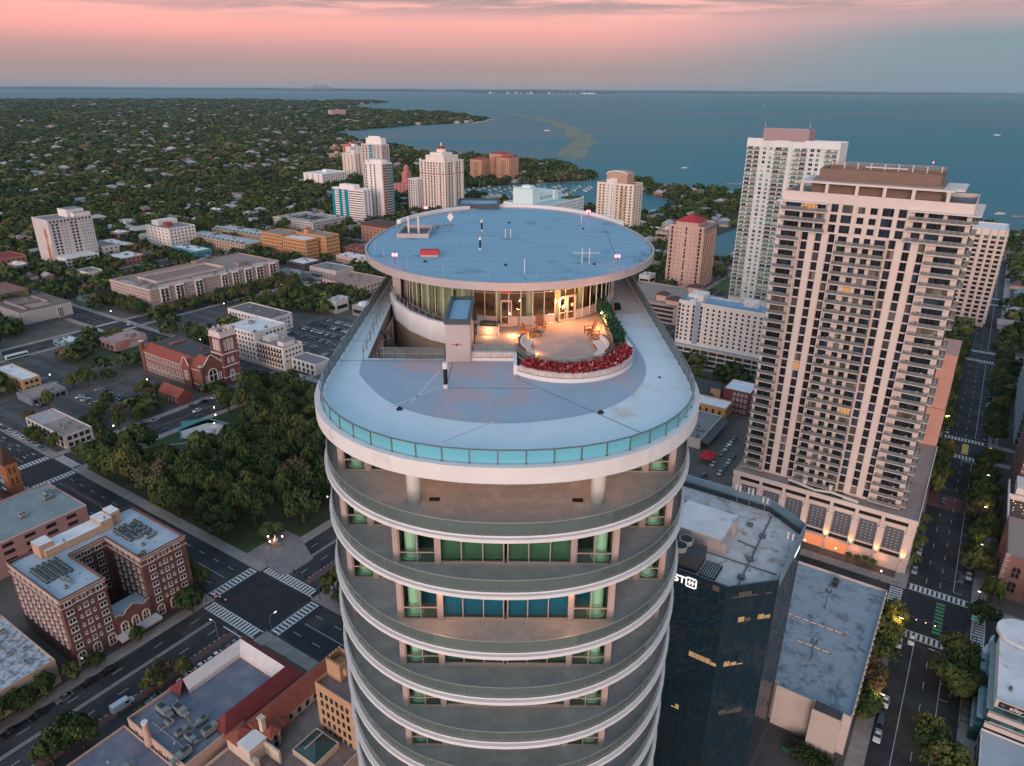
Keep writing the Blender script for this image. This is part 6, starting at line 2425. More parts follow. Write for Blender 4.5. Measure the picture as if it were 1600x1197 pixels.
mb.add([(x, -b + 3, z) for x, z in pr] + [(x, b - 3, z) for x, z in pr], [tuple(range(m_)), tuple(range(2 * m_ - 1, m_ - 1, -1))] + [((i + 1) % m_, i, m_ + i, m_ + (i + 1) % m_) for i in range(m_)], 1)
for i in range(n):
    mb.tube([(arc[i][0], -b + 2.8, arc[i][1]), (arc[i + 1][0], -b + 2.8, arc[i + 1][1])], .8, 6, 0)
mb.box(-.28 * a, -b - .5, 53, .1 * a, -b + 3.0, 58, 0)
mb.build('arched_crown', [M_white, mat('tan crown', (.45, .30, .22), (.40, .27, .20), .8)], B.root)
# pale turquoise art deco hotel
r_ = (-446, 652, -393, 738)
M_ad = mat('pale turquoise', (.58, .74, .74), (.53, .68, .69), .2)
B = Bld('turquoise_deco_hotel', 'pale turquoise art deco hotel with stepped roof and palm on its terrace', 'hotel', r_, 36, M_ad, mat('turquoise roof', (.36, .56, .55), (.32, .50, .50), .3), .8)
a, b = B.w / 2, B.d / 2
B.grid('s', B.cols(12, 's', 1), [2 + 3.3 * i for i in range(10)], win(2.2, 2.2, 2, 1, M_frame, M_glass_b))
B.grid('e', B.cols(20, 'e', 1), [2 + 3.3 * i for i in range(10)], win(2.4, 2.2, 2, 1, M_frame, M_glass_b))
B.done()
mb = MB()
l0 = B.L(-436, 656)
mb.box(l0[0], l0[1], 35, l0[0] + 25, l0[1] + 15, 51).box(l0[0] + 8, l0[1] + 6, 51, l0[0] + 18, l0[1] + 13, 53.5).box(l0[0] + 3, l0[1] + 15, 35, l0[0] + 24, l0[1] + 45, 45)
mb.box(l0[0] + 4, l0[1] + 45, 35, l0[0] + 25.5, l0[1] + 54, 45)
mb.build('upper_block', M_ad, B.root)
for i in range(5):
    link('window', win(2.2, 3.2, 1, 2, M_frame, M_glass)[2], B.root, (l0[0] + 24.02, l0[1] + 20 + i * 5.0, 38), R(90))
MB().box(a - 16, 18, 35.2, a - 2, b - 3, 36.8).build('roof_planter', mat('planter soil', (.05, .065, .03)), B.root)
mb = MB()
mb.tube([(l0[0] + 2, l0[1] + 2, 47), (l0[0] + 2, l0[1] + 2, 54)], .12).tube([(l0[0] + 20, l0[1] + 12, 47), (l0[0] + 20, l0[1] + 12, 54)], .1)
mb.build('mast', M_steel, B.root)
rp_ = pix(798, 328, 30)
simple('red_roof_pavilion', 'salmon pavilion with red tile roof left of the turquoise hotel', 'building', (rp_[0] - 16, rp_[1], rp_[0] + 10, rp_[1] + 18), 31, M_hp, mat('coral red roof', (0, 0, 0)), 8, 8, 4)
# marina shops and pier buildings
for i, (px_, py_) in enumerate(((822, 276), (815, 274), (1002, 291), (1012, 293), (1022, 295), (1032, 298), (1041, 301), (1056, 303), (1075, 305), (1118, 306), (1000, 352), (1008, 385), (1132, 330), (1090, 312))):
    p, q = pix(px_, py_)
    s = 9 + 4 * (i % 3)
    c_ = [(.40, .10, .08), (.55, .5, .46), (.5, .45, .4), (.30, .33, .38)][i % 4] if i > 1 else (.36, .07, .06)
    x, y = gw(p, q)
    t2 = thing('waterfront_shed', ('red-roofed building' if i < 2 else ['red-roofed shed', 'white shed', 'cream shed', 'grey-blue shed'][i % 4]) + ' on the waterfront, ' + ['by the orange condos', 'beside the orange condos', 'near the pier tip', 'on the outer pier', 'halfway along the pier', 'by the pier road', 'at the pier bend', 'where the pier meets land', 'by the beach', 'near the beach end', 'right of the arched tower foot', 'beside the oval roof edge', 'left of the green glass tower', 'beyond the red roofed tower'][i], 'shed', (x, y, 0), -GA + .3 * i, 'waterfront sheds')
    MB().box(-s / 2, -s / 3, -.1, s / 2, s / 3, 4).build('wall', M_wallw, t2)
    MB().hip(-s / 2, -s / 3, s / 2, s / 3, 4, 2.2, .6).build('roof', mat('shed roof %d' % (i % 4 if i > 1 else 9), c_), t2)
for i, (p_, q_, s_) in enumerate(((1075, 292, 1), (1100, 296, 1))):
    pass
# breakwater beyond the beach
x, y = at(1148, 287)
t2 = thing('breakwater', 'long thin dark jetty off the beach', 'jetty', (x, y, -1.2), -.2)
MB().box(-14, -2, 0, 22, 2, 2.2).build('rocks', M_greyroof, t2)
x, y = at(1592, 338)
t2 = thing('breakwater', 'short dark jetty at the right edge of the bay', 'jetty', (x, y, -1.2), -.1)
MB().box(-10, -2, 0, 30, 2, 2.2).build('rocks', M_greyroof, t2)

# ---------------------------------------------------------------- the round-ended condominium tower in the foreground
_before = set(bpy.data.objects)
OY = 92.0
TW = thing('round_ended_tower', 'long round-ended condominium tower with curved glass balconies and blue oval roof', 'condominium tower', (0, OY, 0))
_wl = [wg(-17, 40), wg(17, 40), wg(17, 147), wg(-17, 147)]
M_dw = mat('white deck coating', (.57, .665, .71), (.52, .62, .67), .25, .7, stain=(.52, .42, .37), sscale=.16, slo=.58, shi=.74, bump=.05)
M_dg = mat('grey deck coating', (.275, .36, .44), (.31, .395, .475), .3, .75, stain=(.43, .335, .345), sscale=.13, slo=.47, shi=.66)
M_ov = mat('blue roof membrane', (.20, .375, .485), (.185, .35, .46), .22, .6, stain=(.105, .20, .285), sscale=.2, slo=.56, shi=.70)
M_fw = mat('white fascia', (.70, .69, .68), (.64, .63, .62), .2, .75, stain=(.52, .49, .47), sscale=.3)
t_ = NT(M_dw.node_tree)      # rose-tan tone mixed in towards the rear walkways, edge broken by noise
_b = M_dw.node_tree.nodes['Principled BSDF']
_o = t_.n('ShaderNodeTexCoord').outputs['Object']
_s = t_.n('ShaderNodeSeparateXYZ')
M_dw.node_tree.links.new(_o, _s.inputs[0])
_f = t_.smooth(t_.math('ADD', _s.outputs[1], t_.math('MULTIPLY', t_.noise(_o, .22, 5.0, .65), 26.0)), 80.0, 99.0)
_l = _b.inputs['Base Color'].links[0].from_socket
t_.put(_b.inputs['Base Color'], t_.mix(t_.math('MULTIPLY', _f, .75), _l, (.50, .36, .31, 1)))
M_fg = mat('warm grey fascia', (.42, .37, .365), (.38, .335, .33), .3, .7)
M_tan = mat('pink tan frame', (.42, .33, .30), (.37, .29, .265), .5, .7)
M_pav = paver_mat('balcony paver', (.50, .485, .47), (.41, .40, .39), .75, .8, .5)
M_railg = clear_mat('teal balustrade glass', (.60, .95, 1.0), .30, .03, (.27, .68, .76), .42)
M_railg2 = clear_mat('smoky balustrade glass', (.66, .80, .77), .30, .03, (.28, .34, .33), .25)
M_fgl = clear_mat('facade glass', (.66, .88, .76), .2, .02)
M_rail = mat('rail metal', (.22, .22, .215), rough=.4, metal=.6)
M_pgl = clear_mat('penthouse glass', (.80, .88, .78), .25, .02)
M_col = mat('pale column', (.60, .58, .56), rough=.7)


def twb(mb_, name, mats, parent=None, smooth=False):
    mb_.v = [(x, y - OY, z) for x, y, z in mb_.v]
    return mb_.build(name, mats, parent or TW, smooth)


def twl(name, me, loc, rz=0.0, parent=None, scale=None):
    return link(name, me, parent or TW, (loc[0], loc[1] - OY, loc[2]), rz, scale)


def outline(a_=15.5, yf=57.0, bf=15.9, yb=130.0, bb_=16.0, n=2.2, k=40):
    pts = []
    for i in range(k + 1):          # front end, left to right
        t = math.pi + math.pi * i / k
        c, s = math.cos(t), math.sin(t)
        pts.append((a_ * math.copysign(abs(c) ** (2 / n), c), yf + bf * math.copysign(abs(s) ** (2 / n), s)))
    for i in range(k + 1):
        t = math.pi * i / k
        c, s = math.cos(t), math.sin(t)
        pts.append((a_ * math.copysign(abs(c) ** (2 / n), c), yb + bb_ * math.copysign(abs(s) ** (2 / n), s)))
    return pts


def even(path, step, closed=True):
    """points evenly spaced along a path, with headings"""
    pts = path + ([path[0]] if closed else [])
    seg = [math.dist(a, b) for a, b in zip(pts, pts[1:])]
    tot = sum(seg)
    n = max(2, round(tot / step))
    out, i, acc = [], 0, 0.0
    for k in range(n + (0 if closed else 1)):
        d = tot * k / n
        while i < len(seg) - 1 and acc + seg[i] < d:
            acc += seg[i]
            i += 1
        f = (d - acc) / (seg[i] or 1)
        out.append((pts[i][0] + (pts[i + 1][0] - pts[i][0]) * f, pts[i][1] + (pts[i + 1][1] - pts[i][1]) * f))
    return out, tot / n


ZD = 127.0
deck_o = outline()
HOLE = [(-12.9, 61.1), (-5.75, 61.1), (-5.75, 67.6), (-8.2, 69.3), (-10.6, 72.2), (-12.6, 76), (-13.6, 79.5)]
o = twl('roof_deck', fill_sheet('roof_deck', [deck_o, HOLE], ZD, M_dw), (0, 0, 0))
mb = MB()
mb.band(list(reversed(offset(deck_o, .02))), ZD - 1.1, ZD + .12, .45, 0, closed=True)
twb(mb, 'rim_fascia', M_fw)
twl('soffit', fill_sheet('soffit', [offset(deck_o, -.3), HOLE], ZD - .9, M_fw), (0, 0, 0))
mb = MB()
for ang in (205, 262, 283, 335):
    x, y = 15.7 * math.cos(R(ang)), 57 + 16.1 * math.sin(R(ang))
    mb.box(x - .3, y - .25, ZD - .75, x + .3, y + .15, ZD - .55)
twb(mb, 'scupper', M_rail)
disc = [(-13.3, 60), (-12.9, 57.2), (-11.2, 53.9), (-9.3, 51.1), (-6.8, 49.1), (-3.5, 47.8), (0, 47.4), (3.8, 48.2), (7.4, 49.8), (10, 52.6), (11.6, 55.8), (12.4, 59), (12.5, 62), (12.2, 67), (11.6, 72), (11.0, 81), (9.8, 81), (9.2, 70), (4, 66), (-3.5, 66), (-5.7, 60.9), (-13.3, 60.8)]
for _ in range(3):
    disc = [p for i in range(len(disc)) for p in (((disc[i - 1][0] * .25 + disc[i][0] * .75, disc[i - 1][1] * .25 + disc[i][1] * .75), (disc[(i + 1) % len(disc)][0] * .25 + disc[i][0] * .75, disc[(i + 1) % len(disc)][1] * .25 + disc[i][1] * .75)) if disc[i][1] < 60.5 and abs(disc[i][0]) < 12.6 else (disc[i],))]
twl('deck_coating', fill_sheet('deck_coating', [disc], ZD + .008, M_dg), (0, 0, 0))


def strip(mb_, a, b, w_, z, mi=0):
    ax, ay = b[0] - a[0], b[1] - a[1]
    l = math.hypot(ax, ay)
    nx, ny = -ay / l * w_ / 2, ax / l * w_ / 2
    mb_.quad((a[0] - nx, a[1] - ny, z), (b[0] - nx, b[1] - ny, z), (b[0] + nx, b[1] + ny, z), (a[0] + nx, a[1] + ny, z), mi)


mb = MB()
for a_, b_ in (((-15.4, 60.4), (-12.9, 60.5)), ((-12.9, 60.5), (-3.4, 60.1)), ((.9, 56.3), (10.4, 45.4)), ((.9, 56.3), (.9, 60)), ((-5, 54.2), (2.4, 54.2)), ((11.0, 76), (15.3, 76.3)), ((-15.3, 75), (-13.7, 75)), ((-13.5, 66), (-15.4, 66)), ((-5.1, 54.2), (-5.0, 60.1))):
    strip(mb, a_, b_, .07, ZD + .016)
twb(mb, 'deck_joint', mat('joint dark', (.13, .12, .125)))
mb = MB()
for a_, b_ in (((-9, 50.4), (-5.4, 54.6)), ((-7.6, 51), (-6, 58)), ((-1, 47.8), (-4.5, 44.5))):
    strip(mb, a_, b_, .14, ZD + .013)
twb(mb, 'deck_seam', mat('seam pale', (.50, .52, .56)))
dr = MB().cyl(0, 0, 0, .12, .34, .3, 12).sphere(0, 0, .14, .22, 8, 0, .8).mesh('roof_drain', [M_black])
for x, y, s in ((-8.3, 49.9, .75), (7.2, 49.5, .75), (13.1, 56.8, .4), (11.7, 72.2, .6)):
    twl('roof_drain', dr, (x, y, ZD + .02), 0, None, s)
vp = MB()
vp.cyl(0, 0, 0, .35, .22, .2, 12).cyl(0, 0, .35, 1.75, .17, .17, 12, 1).cyl(0, 0, 1.75, 2.25, .24, .22, 12)
vpm = vp.mesh('vent_pipe', [M_col, M_black])
twl('vent_pipe', vpm, (-5.1, 54.2, ZD + .02))
# balustrade of the roof deck
rp, st = even(offset(deck_o, -.12), 1.87)
mb = MB()
mb.band(list(reversed(offset(rp, .04))), ZD + 1.12, ZD + 1.19, .09, closed=True)
rail = twb(mb, 'deck_railing', M_rail)
pm = MB().box(-.5, -.008, .14, .5, .008, 1.10).mesh('glass_panel', [M_railg])
pms = MB().box(-.5, -.008, .14, .5, .008, 1.10).mesh('glass_panel', [M_railg2])
pp = MB().box(-.035, -.045, .1, .035, .045, 1.12).box(-.09, -.09, .1, .09, .09, .13).mesh('rail_post', [M_rail])
order = sorted(range(len(rp)), key=lambda i: rp[i][1])
glb, pob = MB(), MB()
for r_i, i in enumerate(order):
    a_, b_ = rp[i], rp[(i + 1) % len(rp)]
    h_ = math.atan2(b_[1] - a_[1], b_[0] - a_[0])
    mx_, my_ = (a_[0] + b_[0]) / 2, (a_[1] + b_[1]) / 2
    if r_i < 98:
        twl('glass_panel', pms if my_ > 52.5 else pm, (mx_, my_, ZD), h_, rail, (st - .12, 1, 1))
        twl('rail_post', pp, (a_[0], a_[1], ZD), h_, rail)
    else:
        c_, s_ = math.cos(h_) * (st - .12) / 2, math.sin(h_) * (st - .12) / 2
        glb.quad((mx_ - c_, my_ - s_, ZD + .14), (mx_ + c_, my_ + s_, ZD + .14), (mx_ + c_, my_ + s_, ZD + 1.1), (mx_ - c_, my_ - s_, ZD + 1.1))
        pob.box(a_[0] - .06, a_[1] - .06, ZD, a_[0] + .06, a_[1] + .06, ZD + 1.2)
struct(twb(glb, 'glass_panel', M_railg2, rail), 'stuff')
struct(twb(pob, 'rail_post', M_rail, rail), 'stuff')

# sunken terrace
M_pitw = mat('sand wall', (.30, .215, .16), (.26, .185, .14), .4)
mb = MB()
mb.band(list(reversed(HOLE)), ZD - 4.5, ZD - .001, .25, 0, closed=True)
twb(mb, 'sunken_wall', M_pitw)
mb = MB()
mb.add([(x, y, ZD - 4.2) for x, y in HOLE], [tuple(range(len(HOLE)))])
twb(mb, 'sunken_floor', M_pav)
far = [(-5.75, 67.4), (-8.2, 69.1), (-10.6, 72.0), (-12.6, 75.8), (-13.7, 79.5)]
mb = MB()
mb.band(far, ZD - .9, ZD + 1.25, -.35)
mb.band(list(reversed([(x + .12, y + .5) for x, y in far])), ZD + 1.9, ZD + 1.96, .06, 1)
for x, y in even([(x + .12, y + .5) for x, y in far], 1.2, False)[0]:
    mb.box(x - .03, y - .03, ZD + 1.2, x + .03, y + .03, ZD + 1.92, 1)
twb(mb, 'curved_parapet', [M_fw, M_rail])
mb = MB()
for z in (.55, 1.1):
    mb.tube([(-11.6, 60.9, ZD + z), (-5.75, 60.9, ZD + z)], .04, 6)
for i in range(6):
    mb.tube([(-11.6 + i * 1.16, 60.9, ZD), (-11.6 + i * 1.16, 60.9, ZD + 1.12)], .04, 6)
for z in (.55, 1.1):
    mb.tube([(-13.25, 61, ZD + z), (-14.0, 79.4, ZD + z + .5)], .04, 6)
for i in range(9):
    f = i / 8
    mb.tube([(-13.25 - .75 * f, 61 + 18.4 * f, ZD), (-13.25 - .75 * f, 61 + 18.4 * f, ZD + 1.12 + .5 * f)], .04, 6)
twb(mb, 'pit_railing', M_rail)
mb = MB()
mb.quad((-11.5, 60.93, ZD + .12), (-5.8, 60.93, ZD + .12), (-5.8, 60.93, ZD + 1.0), (-11.5, 60.93, ZD + 1.0))
twb(mb, 'pit_glass', M_railg2)
mb = MB()
for k in range(4):
    mb.tube([(-12.2 + .0, 62.2 + k * 3.0, ZD - 4.2), (-12.2, 62.2 + k * 3, ZD + .2)], .05)
twb(mb, 'wall_seam', mat('seam brown', (.25, .18, .15)))
# lift head house
mb = MB()
mb.box(-5.6, 60.2, ZD, -3.4, 67.6, ZD + 3.75)
twb(mb, 'lift_house', M_fg)
mb = MB()
mb.band([(-5.68, 60.1), (-3.32, 60.1), (-3.32, 67.7), (-5.68, 67.7)], ZD + 3.6, ZD + 4.1, .3, 0, closed=True)
mb.box(-5.4, 60.4, ZD + 3.76, -3.6, 67.4, ZD + 3.8, 1)
mb.tube([(-3.25, 64.4, ZD + .4), (-3.25, 64.4, ZD + 4.2)], .07, 6)
mb.box(-3.4, 63.9, ZD + 2.8, -2.95, 64.5, ZD + 3.5)
twb(mb, 'lift_roof', [mat('slate trim', (.05, .065, .085), rough=.5), M_ov])
mb = MB()
mb.sphere(-4.6, 60.15, ZD + 1.7, .13, 8).box(-5.2, 60.16, ZD + 1.68, -4.1, 60.2, ZD + 1.73, 1)
twb(mb, 'alarm_bell', [mat('alarm red', (.35, .03, .03)), M_rail])

# terrace, planter and barbecue bay
ZT = ZD + .4
C = (5.2, 62.3)


def ell(rx, ry, a0, a1, k=22, c=C):
    return [(c[0] + rx * math.cos(R(a0 + (a1 - a0) * i / k)), c[1] + ry * math.sin(R(a0 + (a1 - a0) * i / k))) for i in range(k + 1)]


outer = [p for p in ell(6.4, 6.9, 226, 368)]
outer = [(.8, 57.4)] + outer + [(11.2, 66), (10.5, 79.2)]
mb = MB()
fl = [(.9, 62), (.9, 71.5), (4, 72.2), (9.8, 75.2), (9.8, 64)] + list(reversed(ell(4.9, 5.4, 200, 352)))
mb.prism(fl, ZD + .01, ZT, 0)
mb.prism([(-3.3, 61.3), (.88, 61.3), (.88, 70.6), (-3.3, 71.6)], ZD + .01, ZT, 0)
twb(mb, 'terrace_floor', paver_mat('terrace tile', (.40, .34, .31), (.35, .30, .275), .6, .8))
M_band = mat('travertine band', (.46, .37, .33), (.56, .47, .43), 3.0, .8, lo=.45, hi=.55)
mb = MB()
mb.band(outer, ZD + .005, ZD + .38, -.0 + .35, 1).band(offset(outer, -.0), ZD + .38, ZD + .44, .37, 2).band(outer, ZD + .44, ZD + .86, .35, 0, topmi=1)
mb.band([(-3.4, 60.6), (.8, 60.6)], ZD + .005, ZD + .3, .5, 1).band([(-3.4, 60.6), (.8, 60.6)], ZD + .3, ZD + .36, .5, 2).band([(-3.4, 60.6), (.8, 60.6)], ZD + .36, ZD + .8, .5, 0, topmi=1)
mb.band([(.8, 57.3), (.8, 60.6)], ZD, ZD + .86, .3, 1)
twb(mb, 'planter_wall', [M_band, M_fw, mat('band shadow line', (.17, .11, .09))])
inner = ell(4.75, 5.2, 188, 350)
mb = MB()
mb.band(inner, ZD + .02, ZD + .75, -.12, 0)
twb(mb, 'planter_inner_wall', mat('planter grey', (.30, .28, .27)))
mb = MB()
soil = outer[1:25] + list(reversed(ell(4.9, 5.4, 200, 352)))
mb.add([(x, y, ZD + .7) for x, y in [(.95, 57.6)] + ell(6.1, 6.6, 228, 352) + list(reversed(ell(4.85, 5.3, 195, 350)))], [tuple(range(1 + 23 + 23))])
mb.quad((9.9, 64, ZD + .72), (11.1, 64, ZD + .72), (10.4, 79, ZD + .72), (9.75, 79, ZD + .72))
twb(mb, 'planter_soil', mat('dark soil', (.035, .022, .018), rough=.95))
mb = MB()
for pth_ in (ell(4.55, 5.0, 188, 350), [(9.75, 62.6), (9.8, 78.5)], [(.95, 61.5), (.95, 70.5)], [(-3.2, 60.9), (.8, 60.9)]):
    mb.tube([(x, y, ZT + 1.05) for x, y in pth_], .035, 6)
    for x, y in even(pth_, 1.4, False)[0]:
        mb.tube([(x, y, ZD + .3), (x, y, ZT + 1.05)], .03, 5)
twb(mb, 'terrace_railing', M_rail)
mb = MB()
for pth_ in (ell(4.55, 5.0, 188, 350), [(9.75, 62.6), (9.8, 78.5)], [(.95, 61.5), (.95, 70.5)], [(-3.2, 60.9), (.8, 60.9)]):
    for a_, b_ in zip(pth_, pth_[1:]):
        mb.quad((a_[0], a_[1], ZT + .1), (b_[0], b_[1], ZT + .1), (b_[0], b_[1], ZT + .98), (a_[0], a_[1], ZT + .98))
twb(mb, 'terrace_glass', M_railg2)


def leaf_cloud(mb_, n, pos, size, mis, up=.5, seed=1):
    r = random.Random(seed)
    for _ in range(n):
        p = pos(r)
        s = size * r.uniform(.7, 1.3)
        d = Vector((r.uniform(-1, 1), r.uniform(-1, 1), r.uniform(-.2, 1) + up)).normalized()
        sd = d.cross(Vector((r.uniform(-1, 1), r.uniform(-1, 1), r.uniform(-1, 1)))).normalized() * s * .22
        p = Vector(p)
        mb_.add([p - sd * .4, p + d * s * .55 - sd, p + d * s, p + d * s * .55 + sd], [(0, 1, 2, 3)], r.choice(mis))


mb = MB()


def bed(r):
    a_ = R(r.uniform(230, 352))
    f = r.uniform(0, 1)
    return (C[0] + (4.95 + 1.1 * f) * math.cos(a_), C[1] + (5.4 + 1.2 * f) * math.sin(a_), ZD + .72 + r.uniform(0, .25))


leaf_cloud(mb, 5200, bed, .5, (0, 0, 1, 1, 2), .5, 3)
o = mb.build('red_foliage', [mat('crimson leaf', (.30, .020, .035)), mat('dark crimson leaf', (.13, .012, .020)), mat('rose leaf', (.52, .20, .19))])
tag(struct(o, 'stuff'), 'crimson leafy plants filling the curved planter on the roof terrace', 'plants')
mb = MB()


def hed(r):
    f = r.random()
    return (r.uniform(9.95, 11.15) - .6 * f, 63.6 + f * 15.2, ZD + .7 + r.uniform(0, .95))


leaf_cloud(mb, 4200, hed, .3, (0, 0, 1, 1, 2), .4, 5)
mb.prism([(10.0, 64), (10.95, 64), (10.3, 78.6), (9.9, 78.6)], ZD + .7, ZD + 1.35, 1)
o = thing('hedge', 'long clipped green hedge in the planter beside the terrace railing', 'hedge', (10.4, 71, ZD + .7))
mb.v = [(x - 10.4, y - 71, z - ZD - .7) for x, y, z in mb.v]
mb.build('foliage', [mat('hedge green', (.018, .075, .045)), mat('hedge dark', (.010, .035, .025)), mat('hedge light', (.035, .12, .065))], o)

# penthouse
PA, PB, PY = 12.4, 14.3, 84.0
pw = [(PA * math.cos(R(180 + 180 * i / 48)), PY + PB * math.sin(R(180 + 180 * i / 48))) for i in range(49)]
pwall, stp = even(pw, 1.22, False)
ZP, ZR = ZD + .4, ZD + 4.6
frame, knee = MB(), MB()
for i, (x, y) in enumerate(pwall):
    frame.box(x - .05, y - .07, ZP, x + .05, y + .05, ZR)
for a_, b_ in zip(pwall, pwall[1:]):
    frame.tube([(a_[0], a_[1], ZR - .75), (b_[0], b_[1], ZR - .75)], .045, 4).tube([(a_[0], a_[1], ZP + .06), (b_[0], b_[1], ZP + .06)], .06, 4)
    door = -.95 < (a_[0] + b_[0]) / 2 < .45 or 5.0 < (a_[0] + b_[0]) / 2 < 7.2
    if (a_[0] + b_[0]) / 2 > -3.2 and not door:
        knee.band([a_, b_], ZP, ZP + .95, .1)
        frame.tube([(a_[0], a_[1], ZP + .97), (b_[0], b_[1], ZP + .97)], .05, 4)
twb(frame, 'mullion', mat('pale aluminium', (.46, .42, .385), rough=.45, metal=.2))
twb(knee, 'knee_wall', M_fg)
pgm = MB().quad((-.5, 0, 0), (.5, 0, 0), (.5, 0, 1), (-.5, 0, 1)).mesh('window_pane', [M_pgl])
for a_, b_ in zip(pwall, pwall[1:]):
    mx_, my_ = (a_[0] + b_[0]) / 2, (a_[1] + b_[1]) / 2
    h_ = math.atan2(b_[1] - a_[1], b_[0] - a_[0])
    z0 = ZP + (1.0 if mx_ > -3.2 and not (-.95 < mx_ < .45 or 5.0 < mx_ < 7.2) else .1)
    twl('window_pane', pgm, (mx_, my_, z0), h_, None, (stp - .1, 1, ZR - z0 - .02))
for nm, cx_, wd_, n_ in (('single_door', -.25, 1.15, 1), ('double_door', 6.1, 2.2, 2)):
    yy = PY - PB * math.sqrt(1 - (cx_ / PA) ** 2) - .16
    hd = math.atan2(PB * PB * cx_, PA * PA * (PY - yy)) if cx_ else 0
    mb = MB()
    mb.box(-wd_ / 2, -.06, 0, -wd_ / 2 + .13, .06, 2.75).box(wd_ / 2 - .13, -.06, 0, wd_ / 2, .06, 2.75).box(-wd_ / 2, -.06, 2.62, wd_ / 2, .06, 2.8).box(-wd_ / 2 + .13, -.05, .0, wd_ / 2 - .13, .05, .3)
    mb.box(-wd_ / 2 + .13, -.05, 1.0, wd_ / 2 - .13, .05, 1.08)
    if n_ == 2:
        mb.box(-.1, -.055, .3, .1, .055, 2.62).box(-.75, -.07, 1.5, -.4, -.06, 1.85, 1).box(.4, -.07, 1.6, .75, -.06, 1.95, 1)
    d_ = twl(nm, mb.mesh(nm, [M_tan, mat('notice paper', (.45, .55, .48))]), (cx_, yy, ZP), hd)
    hm = MB().tube([(wd_ / 2 - .25, -.12, 1.0), (wd_ / 2 - .25, -.12, 1.35)], .025, 6)
    hm.build('door_handle', M_rail, d_)
twb(MB().box(-.75, PY - PB - .22, ZR - .62, .3, PY - PB - .16, ZR - .28), 'exit_lamp', mat('red lamp box', (.2, .01, .01), emit=(1, .05, .04), estr=.35))
# rooms behind the glass
mb = MB()
mb.prism([(x * .99, y + .1) for x, y in pw] + [(PA, 106), (-PA, 106)], ZP - .3, ZP - .02, 0)
mb.box(-8.5, 77.5, ZP, 8.8, 104, ZR, 1)
for i in range(9):
    t = R(196 + i * 17)
    mb.cyl(11.0 * math.cos(t), PY + 12.6 * math.sin(t), ZP, ZR, .32, n=10, mi=2)
for i in range(26):
    t = R(184 + i * 2.6)
    x, y = 11.8 * math.cos(t), PY + 13.5 * math.sin(t)
    mb.box(x - .25, y - .04, ZP, x + .3, y + .08, ZR - .1, (3, 3, 4, 3, 2)[i % 5])
for i in range(10):
    x = -6 + i * 1.4
    mb.box(x, 75.5 + .3 * (i % 3), ZP, x + .8, 76.2 + .3 * (i % 3), ZP + .5 + .5 * (i % 2), 4)
twb(mb, 'lounge', [mat('lounge floor', (.22, .15, .12)), mat('lounge wall', (.20, .105, .07), (.26, .15, .10), .6), mat('lounge column', (.50, .52, .42)), mat('green curtain', (.34, .41, .27)), mat('lounge furniture', (.12, .07, .05))])
mb = MB()
for x, y in ((2.2, 71.0), (6.5, 72.5), (8.3, 74.0), (-1.8, 71.2)):
    mb.sphere(x, y, ZR - .5, .1, 8)
twb(mb, 'pendant_lamp', M_lampo)
for x, y, p_ in ((1.5, 73.2, 110), (6.4, 74.0, 130), (-4, 73.8, 70)):
    lamp_light('lounge_light', (x, y, ZR - .9), p_ * .9, (1, .62, .30), .25)
for sx in (-1, 1):      # glazed sides and solid corner piers
    mb = MB()
    for k in range(16):
        y = PY + 2 + k * 1.45
        mb.box(sx * PA - .05, y - .05, ZP, sx * PA + .05, y + .05, ZR)
    mb.box(sx * PA - .06, PY, ZP, sx * PA + .06, 108, ZP + .2).box(sx * PA - .05, PY, ZR - .8, sx * PA + .05, 108, ZR - .7)
    twb(mb, 'side_frame', MATS['pale aluminium'])
    mb = MB()
    mb.quad((sx * PA, PY, ZP), (sx * PA, 108, ZP), (sx * PA, 108, ZR), (sx * PA, PY, ZR))
    twb(mb, 'side_glazing', M_glass_g)
    mb = MB()
    mb.box(sx * (PA + .45) - .45, PY - 4.8, ZD, sx * (PA + .45) + .45, PY - 2.6, ZR)
    if sx < 0:
        twb(mb, 'corner_pier', M_fg)
mb = MB()
mb.box(-PA, 106, ZD, PA, 114, ZR)
twb(mb, 'rear_rooms', M_fg)
# the oval roof
ov = [(17.3 * math.cos(R(180 + 180 * i / 56)), 88 + 19.5 * math.sin(R(180 + 180 * i / 56))) for i in range(57)] + [(17.3 * math.cos(R(180 * i / 56)), 88 + 28 * math.sin(R(180 * i / 56))) for i in range(1, 56)]
ZO = ZD + 5.2
mb = MB()
mb.band(list(reversed(ov)), ZO - .72, ZO + .10, .28, 0, closed=True)
mb.prism(offset(ov, -.2), ZO - .70, ZO - .62, 0, cap=False)
twb(mb, 'oval_fascia', M_fg)
mb = MB()
mb.add([(x, y, ZO) for x, y in offset(ov, -.1)], [tuple(range(len(ov)))])
twb(mb, 'oval_roof', M_ov)
mb = MB()
for a_, b_ in (((-9, 93), (-.2, 93.0)), ((-.2, 92.8), (9, 104)), ((-.2, 92.8), (12.6, 73.6)), ((1.0, 72.6), (1.9, 69.6)), ((13, 98), (12.2, 80))):
    strip(mb, a_, b_, .07, ZO + .009)
twb(mb, 'roof_seam', mat('roof seam', (.10, .15, .21)))
mb = MB()
for k in range(-7, 11):
    y = 88 + k * 2.5
    hw = 16.9 * math.sqrt(max(0, 1 - ((y - 88) / (19.5 if y < 88 else 28)) ** 2))
    strip(mb, (-hw, y), (hw, y), .10, ZO + .005)
    strip(mb, (-hw * .3 + k, y), (-hw * .3 + k, y + 2.5), .08, ZO + .006)
twb(mb, 'membrane_lap', mat('membrane lap', (.135, .27, .36), (.19, .35, .45), .8))
